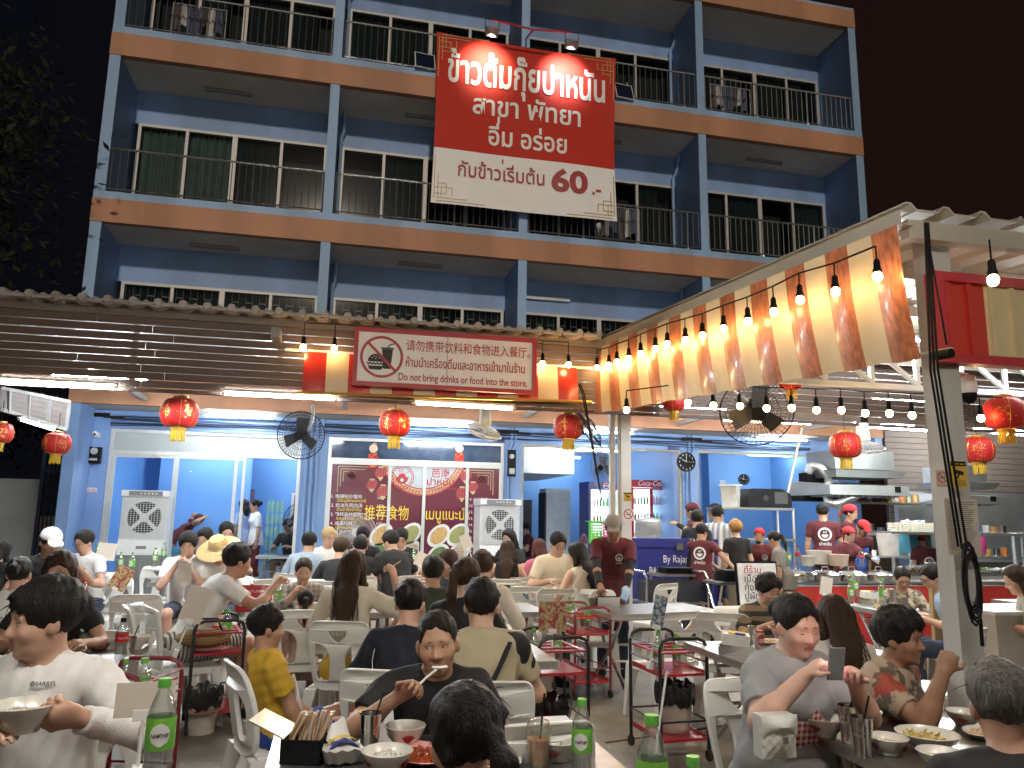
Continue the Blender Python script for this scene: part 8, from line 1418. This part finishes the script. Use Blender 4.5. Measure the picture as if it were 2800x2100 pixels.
# grey bin trolley and trays
p = pt(1445, 1330, d=9.9); t = thing('bus_trolley', 'steel trolley with grey dish tubs behind the cleared table', 'trolley', (p.x, p.y, 0)); m = MB()
for sx in (-.42, .42): m.tube([(p.x+sx, p.y-.28, .1), (p.x+sx, p.y-.28, .88), (p.x+sx, p.y-.2, .95), (p.x+sx, p.y+.2, .95), (p.x+sx, p.y+.28, .88), (p.x+sx, p.y+.28, .1)], .016, CHROME, 8)
for z in (.2, .55): m.lo((p.x-.42, p.y-.28, z), (p.x+.42, p.y+.28, z+.02), STEEL)
m.build('frame', t); TUB = mat('tub_grey', (.03, .032, .04), .5, var=.1)
for dx, z, w in ((-.2, .575, .34), (.2, .575, .34), (.0, .225, .72)): m = MB(); m.grid(lambda u, v: (p.x+dx+w/2*(1-.08*(1-v))*math.copysign(min(1, abs(1.6*math.cos(6.283*u))), math.cos(6.283*u)), p.y-.02+.2*(1-.08*(1-v))*math.copysign(min(1, abs(1.6*math.sin(6.283*u))), math.sin(6.283*u)), z+.26*v), 32, 3, TUB); m.lo((p.x+dx-w*.42, p.y-.18, z+.002), (p.x+dx+w*.42, p.y+.15, z+.012), TUB); m.build('tub', t)
for x, y, d, n, lb in ((1590, 1255, 9.6, 7, 'stack of black trays sorted by the young server'), (1462, 1238, 10.4, 4, 'thin stack of black trays before the ice chest')):
    p = pt(x, y, d=d); t = thing('tray_stand', 'steel stand under the '+lb[:30], 'stand', (p.x, p.y, 0)); m = MB(); m.lo((p.x-.35, p.y-.22, p.z-.03), (p.x+.35, p.y+.22, p.z), STEEL); m.build('top', t)
    for sx in (-.3, .3): m = MB(); m.tube([(p.x+sx, p.y-.2, p.z-.03), (p.x+sx*.8, p.y+.2, .02)], .016, CHROME, 6); m.tube([(p.x+sx, p.y+.2, p.z-.03), (p.x+sx*.8, p.y-.2, .02)], .016, CHROME, 6); m.build('leg', t)
    for k in range(n): m = MB(); m.box((p.x+.012*math.sin(k*2.3), p.y+.01*math.cos(k*3), p.z+.010+k*.020), (.46, .34, .012), BLACKP, rot=(0, 0, .04*math.sin(k*5))); tag(m.build('serving_tray'), 'black serving tray, one of the '+lb.replace('stack of black', 'stack of').replace('thin ', 'thin '), 'tray', lb)
# shelf with the speaker
xa, xb, zb, zt = slab(1556, 1092, 1722, 1200, 11.3); t = thing('steel_shelf', 'steel shelf unit carrying the black loudspeaker', 'shelf', (xa, 11.3, 0)); m = MB()
for z in (zt-.02, zt-.52, .3): m.lo((xa, 11.3, z-.035), (xb, 11.8, z), STEEL)
m.build('shelf_board', t)
for x in (xa+.02, xb-.04):
    for y in (11.31, 11.77): m = MB(); m.lo((x, y, 0), (x+.03, y+.03, zt-.056), ALU); m.build('post', t)
p = pt(1660, 1094, Y=11.45); t = thing('loudspeaker', 'large black loudspeaker lying on its side on the steel shelf', 'speaker', (p.x, 11.45, zt)); m = MB(); w = pt(1707, 1094, Y=11.45).x-pt(1613, 1094, Y=11.45).x; vs = smooth_poly([(-w/2, 0), (w/2, 0), (w/2, .22), (w*.3, .31), (-w*.44, .31), (-w/2, .2)], .05); m.ext(vs, (p.x, 11.75, zt-.018), XX, UP, .36, BLACKP); m.build('cabinet', t); m = MB(); m.cyl((p.x+.0-w*.1, 11.38, zt+.14), (p.x-w*.1, 11.392, zt+.14), .05, DARK, n=16); m.lo((p.x+w*.1, 11.382, zt+.05), (p.x+w*.4, 11.39, zt+.24), mat('panel_black', (.03, .03, .03), .6)); m.build('panel', t)
p = pt(1582, 1078, Y=11.5); t = thing('storage_tub', 'translucent white storage tub beside the loudspeaker', 'tub', (p.x, 11.5, zt)); m = MB(); m.lathe([(0, 0), (.16, 0), (.18, .33), (.19, .34), (.17, .33)], (p.x, 11.55, zt-.018), mat('tub_white', (.62, .62, .58), .4), 4); m.build('tub', t); m = MB(); m.lo((p.x-.14, 11.41, zt+.33), (p.x+.14, 11.69, zt+.35), WHITEPL); m.build('lid', t)
# whiteboard on a stand
xa, xb, zb, zt = slab(1597, 1217, 1683, 1305, 8.4); t = thing('whiteboard', 'framed whiteboard with handwritten lines behind the curly haired man', 'board', ((xa+xb)/2, 8.4, 0)); m = MB(); m.box(((xa+xb)/2, 8.42, (zb+zt)/2-.1), (xb-xa, .02, zt-zb+.2), mat('board_white', (.85, .85, .83), .3), rot=(R_(-6), 0, 0)); m.build('board', t); m = MB(); m.box(((xa+xb)/2, 8.44, (zb+zt)/2-.1), (xb-xa+.05, .02, zt-zb+.25), BLACKP, rot=(R_(-6), 0, 0)); m.build('frame', t); m = MB()
for k, s_ in enumerate(('ที่ร้าน', 'เนื้อปู', 'กุ้งผัด', 'ปูผัด')): m.txt(s_, (xa+.05, 8.40-.0105+(-.012)*(1-k)*.0, zt-.11-k*.10), XX, UP, .11, SR if k == 0 else SK, 'LEFT', z=.012)
m.build('handwriting', t)
for s_ in (-1, 1): m = MB(); m.tube([((xa+xb)/2+s_*.2, 8.46, zb), ((xa+xb)/2+s_*.28, 8.5, 0)], .015, ALU, 6); m.build('leg', t)
# pot counter
xa = pt(1692, 1250, Y=9.2).x; zt = .83; t = thing('pot_counter', 'red fronted counter holding the big steel pots', 'counter', (xa, 9.2, 0)); m = MB(); m.lo((xa, 9.22, .0), (xa+6.5, 9.25, zt-.04), mat('counter_red', (.55, .04, .03), .45, var=.12, nscale=2, stretch=(8, 1, .4))); m.build('front_panel', t); m = MB(); m.lo((xa-.03, 9.19, zt-.025), (xa+6.5, 9.85, zt), STEEL); m.build('worktop', t); m = MB(); m.lo((xa-.02, 9.205, zt-.055), (xa+6.5, 9.219, zt-.041), ALU); m.build('edge_trim', t)
for k, (x, lb) in enumerate(((1722, 'lidded steel pot nearest the whiteboard'), (1783, 'lidded steel pot second from the whiteboard'), (1840, 'lidded steel pot third from the whiteboard'), (1898, 'lidded steel pot fourth, under the reaching cook'))):
    p = pt(x, 1246, Z=zt, ); p = Vector((pt(x, 1240, Y=9.42).x, 9.42, zt)); t = thing('steel_pot', lb, 'pot', p, 0, 'big pots on the red counter'); m = MB(); m.lathe([(0, 0), (.19, 0), (.20, .08), (.21, .085)], p, CHROME, 28); m.build('pot', t); m = MB(); m.lathe([(.215, .086), (.205, .10), (.10, .14), (0, .15)], p, CHROME, 28); m.tube([p+Vector((-.05, 0, .14)), p+Vector((-.045, 0, .185)), p+Vector((.045, 0, .185)), p+Vector((.05, 0, .14))], .009, CHROME, 6); m.build('lid', t)
for x, y, d, r, h, cc, lb in ((1770, 1218, 10.2, .16, .17, (.62, .60, .55), 'pale plastic tub on the counter by the cooks'), (1812, 1222, 10.0, .13, .14, (.55, .45, .35), 'half full clear tub beside the pots'), (1745, 1222, 10.0, .09, .12, (.6, .58, .5), 'small tub with tongs on the counter'), (1920, 1200, 10.8, .15, .30, (.68, .68, .66), 'stack of white takeaway lids'), (2085, 1215, 9.4, .09, .14, (.66, .66, .64), 'white paper cup by the vegetable trays'), (2112, 1195, 9.5, .11, .2, (.62, .08, .32), 'pink bucket beside the vegetable trays')):
    p = pt(x, y, d=d); m = MB(); m.lathe([(0, 0), (r*.85, 0), (r, h), (r*1.04, h+.004), (r*.97, h), (r*.82, .01), (0, .01)], p, mat('tub_'+lb.split()[0]+'_'+lb.split()[1], cc, .4), 20); tag(m.build('plastic_tub'), lb, 'tub')
# glass display counter on the right
xa, xb, zb, zt = slab(1925, 1148, 2212, 1240, 9.7); t = thing('display_counter', 'glass fronted food counter with a steel top on the right', 'counter', (xa, 9.7, 0)); m = MB(); m.lo((xa, 9.7, zt-.04), (xa+3.2, 10.15, zt), STEEL); m.lo((xa, 9.6, .80), (xa+3.2, 10.5, .86), STEEL); m.build('shelf_top', t); m = MB()
for x in (xa, xa+1.05, xa+2.1, xa+3.15): m.lo((x, 9.7, .86), (x+.03, 9.73, zt-.04), ALU)
m.build('post', t); m = MB(); m.quad((xa, 9.705, .87), (xa+3.2, 9.705, .87), (xa+3.2, 9.705, zt-.05), (xa, 9.705, zt-.05), SG); m.build('glass_front', t)
for x, y, cc, w, h, lb in ((1975, 1128, (.62, .58, .45), .55, .13, 'cream plastic basket of packets on top of the glass counter'), (2085, 1128, (.03, .05, .45), .4, .1, 'blue crate on top of the glass counter behind the post'), (1990, 1222, (.10, .16, .55), .3, .1, 'blue basket of vegetables behind the glass')):
    p = pt(x, y, Y=9.85); t = thing('plastic_basket', lb, 'basket', p); bm_ = mat('crate_'+str(int(x)), cc, .4); m = MB(); zz = zt if y < 1200 else .87
    for k in range(5): z = zz+.004+k*h/5; m.lo((p.x-w/2, 9.80, z), (p.x+w/2, 9.81, z+h/8), bm_); m.lo((p.x-w/2, 10.08, z), (p.x+w/2, 10.09, z+h/8), bm_)
    for k in range(12): x_ = p.x-w/2+w*k/11; m.lo((x_-.006, 9.798, zz), (x_+.006, 9.812, zz+h), bm_)
    m.lo((p.x-w/2, 9.8, zz), (p.x+w/2, 10.09, zz+.01), bm_); m.build('basket', t); m = MB(); rr = random.Random(int(x))
    for k in range(16): m.ell((p.x+rr.uniform(-.45, .45)*w, 9.93+rr.uniform(-.08, .08), zz+h*.8+rr.uniform(0, .04)), (.05, .04, .025), mat('packet_%d' % (k % 3), ((.6, .62, .65), (.3, .45, .6), (.62, .4, .3))[k % 3] if y < 1200 else ((.12, .22, .05), (.4, .42, .3), (.2, .3, .08))[k % 3], .35), 8, rot=(rr.random(), rr.random(), rr.random()*3))
    m.build('contents', t)
for k, (x, f, lb) in enumerate(((1960, 'stir', 'steel tray of wrapped noodles behind the glass'), (2050, 'meat', 'steel tray hidden behind the paper notice'), (2092, 'green', 'steel tray of green vegetables right of the post'), (2150, 'rice', 'steel tray of pale mushrooms at the right edge'))):
    p = Vector((pt(x, 1225, Y=9.9).x, 9.85, .865)); t = thing('food_tray', lb, 'tray', p); m = MB(); m.lo((p.x-.2, 9.68, .862), (p.x+.2, 10.0, .93), CHROME); m.build('pan', t); m = MB(); rr = random.Random(k)
    for j in range(60): m.ell((p.x+rr.uniform(-.18, .18), 9.84+rr.uniform(-.14, .14), .94+rr.uniform(0, .03)), (.04, .012, .012), FOODS[f], 6, rot=(rr.random(), rr.random(), rr.random()*6))
    m.build('food', t)
p = pt(1972, 1170, Y=10.3); t = thing('plastic_chair', 'pale turquoise plastic crate standing behind the glass counter', 'crate', p); t.name = 'storage_crate'; m = MB(); m.box(p, (.42, .3, .34), mat('turquoise', (.10, .40, .52), .4), rot=(0, 0, .1)); m.box(p+UP*.18, (.46, .34, .03), mat('turquoise', (.10, .4, .52)), rot=(0, 0, .1)); m.build('body', t)
# hoods, ducts and dark slatted wall of the annex
m = MB(); AX = mat('annex_slat', (.20, .16, .135), .6, var=.25, nscale=5, stretch=(.6, 6, 14))
for k in range(30): m.lo((11.47, 14.2, .1+k*.125), (19, 14.24, .1+k*.125+.115), AX)
t = thing('annex_wall', 'dark slatted wall behind the steel cooking hoods', 'wall', (14, 14.2, 0)); m.build('slats', t); HS = mat('hood_steel', (.48, .50, .50), .38, .7, var=.10, nscale=3, dirt=.2); m = MB(); m.lo((11.46, 14.25, 0), (19, 14.3, 3.9), DARK); m.build('backing', t); m = MB(); m.lo((11.5, 12.9, 0), (17, 14.1, .9), STEEL); m.lo((11.5, 14.0, .9), (17, 14.12, 2.3), HS); t = fit('cooking_range', m, 'long steel cooking range against the dark slatted wall', 'range')
HS = mat('hood_steel', (.48, .50, .50), .38, .7, var=.10, nscale=3, dirt=.2)
def hood(x0, x1, y0, y1, Y, label, duct=True):
    xa, xb, zb, zt = slab(x0, y0, x1, y1, Y); t = thing('extractor_hood', label, 'hood', ((xa+xb)/2, Y, zb)); m = MB(); h = zt-zb; m.add([(xa, Y, zb), (xb, Y, zb), (xb, Y+1.3, zb), (xa, Y+1.3, zb), (xa, Y, zb+h*.2), (xb, Y, zb+h*.2), (xb, Y+1.3, zb+h*.34), (xa+.1, Y+1.3, zb+h*.34)], [(3, 2, 1, 0), (0, 1, 5, 4), (1, 2, 6, 5), (3, 0, 4, 7), (2, 3, 7, 6), (4, 5, 6, 7)], HS); m.add([(xa+.35, Y+.3, zb+h*.40), (xb+.12, Y+.3, zb+h*.40), (xb+.12, Y+1.3, zb+h*.40), (xa+.35, Y+1.3, zb+h*.40), (xa+.3, Y+.22, zb+h*.55), (xb+.17, Y+.22, zb+h*.55), (xb+.17, Y+1.3, zb+h*.58), (xa+.3, Y+1.3, zb+h*.58)], [(3, 2, 1, 0), (0, 1, 5, 4), (1, 2, 6, 5), (3, 0, 4, 7), (2, 3, 7, 6), (4, 5, 6, 7)], HS); m.build('canopy', t); m = MB(); m.lo((xa+.42, Y+.4, zb+h*.585), (xb+.05, Y+1.28, zt), HS); m.build('duct', t)
    m = MB(); m.lo((xb-.3, Y-.01, zb+h*.07), (xb-.18, Y+.001, zb+h*.2), BLACKP)
    for k in range(12): m.lo((xa+.1+(xb-xa-.2)*k/12, Y+.1, zb-.03), (xa+.1+(xb-xa-.2)*(k+.6)/12, Y+.9, zb-.004), ALU)
    m.build('filter', t)
hood(1788, 1965, 965, 1072, 12.0, 'big steel cooking hood with a box duct left of the grey post'); hood(2060, 2170, 1000, 1090, 12.0, 'second steel hood right of the grey post'); 
p = pt(1765, 1060, Y=12.9); t = thing('chimney_hood', 'small black chimney hood on the kitchen wall', 'hood', p); m = MB(); m.lo((p.x-.18, 12.9, p.z-.1), (p.x+.2, 13.2, p.z+.34), BLACKP); m.build('chimney', t); m = MB(); m.lo((p.x-.42, 12.75, p.z-.2), (p.x+.4, 13.2, p.z-.1), BLACKP); m.build('canopy', t)
FD = mat('flex_foil', (.62, .62, .60), .3, .9, var=.08, bump=.6, bscale=60); t = thing('flexible_duct', 'silver flexible duct curling from the black chimney hood to the steel hood', 'duct', p); m = MB(); path = [pt(1747, 1022, Y=12.85), pt(1752, 1006, Y=12.8), pt(1770, 1008, Y=12.7), pt(1790, 1030, Y=12.6), pt(1790, 1050, Y=12.5), pt(1785, 1062, Y=12.4), pt(1790, 1085, Y=12.3), pt(1805, 1088, Y=12.2), pt(1825, 1080, Y=12.2), pt(1850, 1070, Y=12.2)]; dense = []
for a, c in zip(path, path[1:]): dense += [a+(c-a)*k/6 for k in range(6)]
m.tube(dense+[path[-1]], [.075+.008*(k % 2) for k in range(len(dense)+1)], FD, 12); m.build('foil_tube', t)
p = pt(2092, 850, d=5.2); t = thing('security_camera', 'black and white dome camera on the grey post', 'camera', p); m = MB(); m.lathe([(0, .12), (.05, .12), (.06, .02), (.055, 0)], p, WHITEPL, 16); m.build('housing', t); m = MB(); m.ell(p+UP*-.01, (.055, .055, .065), BLACKP, 14); m.build('dome', t); m = MB(); m.cyl(p+UP*.12, p+Vector((-.12, 0, .14)), .02, WHITEPL); m.build('bracket', t)
p0 = pt(1905, 1082, Y=12.6); t = thing('jar_shelf', 'steel wall shelf of jars and orange tubs below the big hood', 'shelf', p0); m = MB(); m.lo((p0.x-.5, 12.5, p0.z-.06), (p0.x+.9, 12.85, p0.z-.03), STEEL); m.build('board', t); rr = random.Random(2)
for k in range(9): m = MB(); r = rr.uniform(.05, .075); m.lathe([(0, 0), (r, 0), (r, .15), (r*.8, .17), (0, .17)], (p0.x-.42+k*.15, 12.65, p0.z-.028), mat('jar_%d' % (k % 4), ((.5, .28, .1), (.6, .58, .52), (.55, .2, .06), (.3, .32, .2))[k % 4], .35), 10); m.build('jar', t)
for k, (x, y, lb) in enumerate(((1885, 1120, 'steel rack of pans and tubs behind the cooks'), (2130, 1100, 'steel rack of trays at the far right'))):
    p = pt(x, y, Y=12.4); t = thing('kitchen_rack', lb, 'rack', (p.x, 12.4, 0)); m = MB()
    for z in (.6, 1.0, 1.4): m.lo((p.x-.7, 12.3, z), (p.x+.7, 12.7, z+.03), HS)
    m.build('shelf', t); rr = random.Random(k+5)
    for j in range(18): z = (.63, 1.03, 1.43)[j % 3]; q = Vector((p.x-.6+.2*(j//3)+rr.uniform(-.03, .03), 12.45, z)); r = rr.uniform(.06, .09); h = rr.uniform(.08, .2); m = MB(); m.lathe([(0, 0), (r*.9, 0), (r, h), (r*.92, h-.005), (r*.85, .01)], q, [CHROME, WHITEPL, mat('jar_0', (.5, .28, .1), .35), mat('jar_2', (.55, .2, .06), .35)][rr.randrange(4)], 12); m.build('container', t)
    for sx in (-.68, .65): m = MB(); m.lo((p.x+sx, 12.3, 0), (p.x+sx+.03, 12.33, 1.5), ALU); m.build('upright', t)
# notices on the posts
def notice(name, x0, y0, x1, y1, d, rz, label, draw, mt):
    a = pt(x0, y0, d=d); c = pt(x1, y1, d=d); w = ((c-a).x**2+(c-a).y**2)**.5; h = a.z-c.z; t = thing(name, label, 'sign', ((a.x+c.x)/2, (a.y+c.y)/2, c.z), rz); m = MB(); m.lo((-w/2, -.002, 0), (w/2, .002, h), mt); m.build('plate', t, local=True); m = MB(); draw(m, w, h); m.build('print', t, local=True)
def nosmoke(m, w, h):
    q = Vector((0, -.004, h*.56)); r = min(w, h)*.42; m.disc(q, XX, UP, r, SR, 28, r*.82); m.bar(q+Vector((-.66*r, -.001, .66*r)), q+Vector((.66*r, -.001, -.66*r)), r*.15, .001, SR, up=(0, 1, 0)); m.bar(q+Vector((-.55*r, 0, -.1*r)), q+Vector((.5*r, 0, -.1*r)), r*.14, .001, SK, up=(0, 1, 0)); m.tube([q+Vector((.35*r, 0, .05*r)), q+Vector((.45*r, 0, .25*r)), q+Vector((.3*r, 0, .45*r))], r*.05, SK, 4)
    if h > w*1.15: m.txt('NO SMOKING', (0, -.003, h*.04), XX, UP, h*.1, SK, w=w*.85)
def cctv(m, w, h):
    m.lo((-w/2, -.004, h*.82), (w/2, -.0025, h), BLACKP); m.txt('CCTV 24 H', (0, -.004, h*.86), XX, UP, h*.1, MY, w=w*.85, z=.002); m.box((0, -.004, h*.58), (w*.6, .002, h*.14), SK, rot=(0, R_(14), 0)); m.bar((0, -.004, h*.5), (-w*.15, -.004, h*.36), w*.1, .002, SK, up=(0, 1, 0))
    for k in range(4): m.lo((-w*.38, -.0035, h*(.08+.06*k)), (w*.38, -.0025, h*(.10+.06*k)), mat('small_print', (.15, .12, .05)))
def lines(m, w, h):
    rr = random.Random(2)
    for k in range(24): z = h*(.93-.036*k); e = rr.uniform(.2, .42); m.lo((-w*.42, -.0035, z), (w*e, -.0025, z+h*.011), mat('typed_line', (.12, .11, .10)))
YEL = mat('sign_yellow', (.62, .40, .05), .5); MWT = mat('paper_aged', (.55, .49, .41), .7, var=.05)
notice('no_smoking_sign', 2021, 1014, 2049, 1052, 4.75, R_(-4), 'no smoking card in a plastic sleeve on the grey post', nosmoke, MWT); notice('camera_sign', 2054, 996, 2088, 1054, 4.72, R_(-4), 'yellow camera warning notice on the grey post', cctv, YEL); notice('paper_notice', 2042, 1076, 2116, 1200, 4.66, R_(-4), 'typed paper notice taped to the grey post', lines, MWT)
notice('no_smoking_sign', 1343, 1099, 1371, 1125, 8.75, 0, 'square no smoking sign on the white post', nosmoke, MW); notice('camera_sign', 1347, 1064, 1365, 1083, 8.75, 0, 'small yellow camera sign on the white post', cctv, YEL)
xa, xb, zb, zt = slab(2150, 1330, 2230, 1450, 5.6); t = thing('white_cabinet', 'worn white cabinet at the right edge beside the grey post', 'cabinet', (xa, 5.6, 0)); m = MB(); m.lo((xa, 5.6, 0), (xa+.9, 6.2, zt), mat('cabinet_white', (.50, .46, .40), .5, var=.06, dirt=.25)); m.build('body', t); m = MB(); m.lo((xa-.015, 5.585, zt+.001), (xa+.915, 6.215, zt+.03), mat('cabinet_top', (.55, .52, .46), .5)); m.build('top', t)
xa, xb, zb, zt = slab(2012, 1268, 2042, 1330, 6.2); t = thing('wooden_board', 'tan board standing behind the grey post', 'board', (xa, 6.2, zb)); m = MB(); m.lo((xa, 6.2, 0), (xa+.22, 6.24, zt), mat('tan_board', (.45, .33, .16), .6)); m.build('panel', t)
# shop room: tables, crate, water bottles, door
for x, y, lb in ((-2.9, 17.3, 'steel table with crates behind the glass door'), (-.95, 17.0, 'steel table of the man eating inside')): table(x, y, 0, lb)
p = Vector((-2.6, 17.2, .78)); t = thing('plastic_basket', 'yellow plastic crate on the table behind the glass door', 'basket', p); m = MB(); YB = mat('crate_yellow', (.70, .52, .04), .4)
for k in range(5): m.lo((p.x-.28, p.y-.2, .76+k*.034), (p.x+.28, p.y-.19, .78+k*.034), YB)
for k in range(13): m.lo((p.x-.28+k*.045, p.y-.201, .755), (p.x-.265+k*.045, p.y-.189, .925), YB)
m.lo((p.x-.28, p.y-.19, .755), (p.x+.28, p.y+.2, .77), YB); m.build('basket', t)
for x, cc, lb, y in ((-3.25, (.10, .35, .50), 'turquoise tub on the table behind the glass door', 17.2), (-2.1, (.6, .62, .6), 'white tub beside the yellow crate', 17.2)): m = MB(); m.lathe([(0, 0), (.16, 0), (.19, .12), (.2, .125), (.18, .12)], (x, y, .752), mat('tubc_'+lb.split()[0], cc, .4), 20); tag(m.build('plastic_tub'), lb, 'tub')
t = thing('water_pack', 'stacked packs of green tinted water bottles in the doorway', 'bottles', (-1.35, 18.8, .13)); m = MB()
for z in range(5):
    for x in range(4): m.lathe([(0, 0), (.045, 0), (.045, .2), (.015, .26), (.015, .28), (0, .28)], (-1.55+x*.1, 18.8, .5+z*.29), mat('pet_green', (.25, .45, .38), .2), 8)
m.build('bottles', t); m = MB(); m.lo((-1.65, 18.7, .13), (-1.15, 18.9, .49), mat('pack_base', (.3, .35, .4), .5)); m.build('base', t)
m = MB(); m.lo((-1.15, 20.5, 1.0), (-.35, 20.56, 2.15), WHITEP); t = thing('room_window', 'white framed barred window at the back of the shop room', 'window', (-.75, 20.5, 1.0)); m.build('frame', t); m = MB(); m.lo((-1.08, 20.46, 1.06), (-.78, 20.49, 2.09), DARK); m.lo((-.72, 20.46, 1.06), (-.42, 20.49, 2.09), DARK); m.build('pane', t); m = MB()
for k in range(7): m.cyl((-1.08+k*.11, 20.44, 1.06), (-1.08+k*.11, 20.44, 2.09), .008, ALU, n=4)
m.build('bars', t)
m = MB(); m.lo((-2.12, 19.6, .13), (-2.05, 20.4, 2.2), mat('brown_door', (.14, .05, .03), .5)); fit('brown_door', m, 'brown wooden door standing open behind the two young women', 'door')
t = thing('plastic_stool', 'stack of pale blue plastic stools at the left edge by the yard wall', 'stools', (-6.1, 14.6, 0)); m = MB(); SB = mat('stool_blue', (.16, .34, .55), .4)
for k in range(7): m.lathe([(.19, .42+k*.09), (.18, .46+k*.09), (.15, .47+k*.09), (0, .475+k*.09)], (-6.1, 14.6, 0), SB, 16); m.lathe([(.24, .3+k*.09), (.2, .4+k*.09)], (-6.1, 14.6, 0), SB, 16)
m.build('stack', t); m = MB(); m.lathe([(.25, 0), (.2, .42)], (-6.1, 14.6, 0), SB, 4); m.build('legs', t)
# paper scraps and a broom
rr = random.Random(9); m = MB()
for k in range(60):
    p = Vector((rr.uniform(-1, 3.4), rr.uniform(3.4, 8.5), .006)); a = rr.random()*3.14; s_ = rr.uniform(.006, .03); m.add([p+Vector((s_*math.cos(a+q), s_*math.sin(a+q)*.6, .004*(q % 2))) for q in (0, 1.6, 3.1, 4.7)], [(0, 1, 2, 3)], mat('scrap', (.6, .58, .52), .8))
tag(m.build('litter'), kind='stuff', label='scraps of tissue and toothpicks scattered on the floor', cat='litter')
m = MB(); m.tube([pt(1440, 1450, d=4.9), pt(1418, 1610, d=4.6), pt(1412, 1655, d=4.5)], .008, WHITEPL, 6); tag(m.build('mop_handle'), 'thin white mop handle leaning before the black cart', 'mop')
m = MB(); m.tube([pt(1732, 925, Y=12.6), pt(1694, 1100, Y=12.0)], .022, mat('pole_tan', (.5, .4, .3), .5), 6); tag(m.build('bamboo_pole'), 'thin pale pole leaning from the ceiling to the loudspeaker', 'pole')
for q in PROTO:
    if q.get('proto'):
        for c in kids(q): bpy.data.objects.remove(c)
        bpy.data.objects.remove(q)
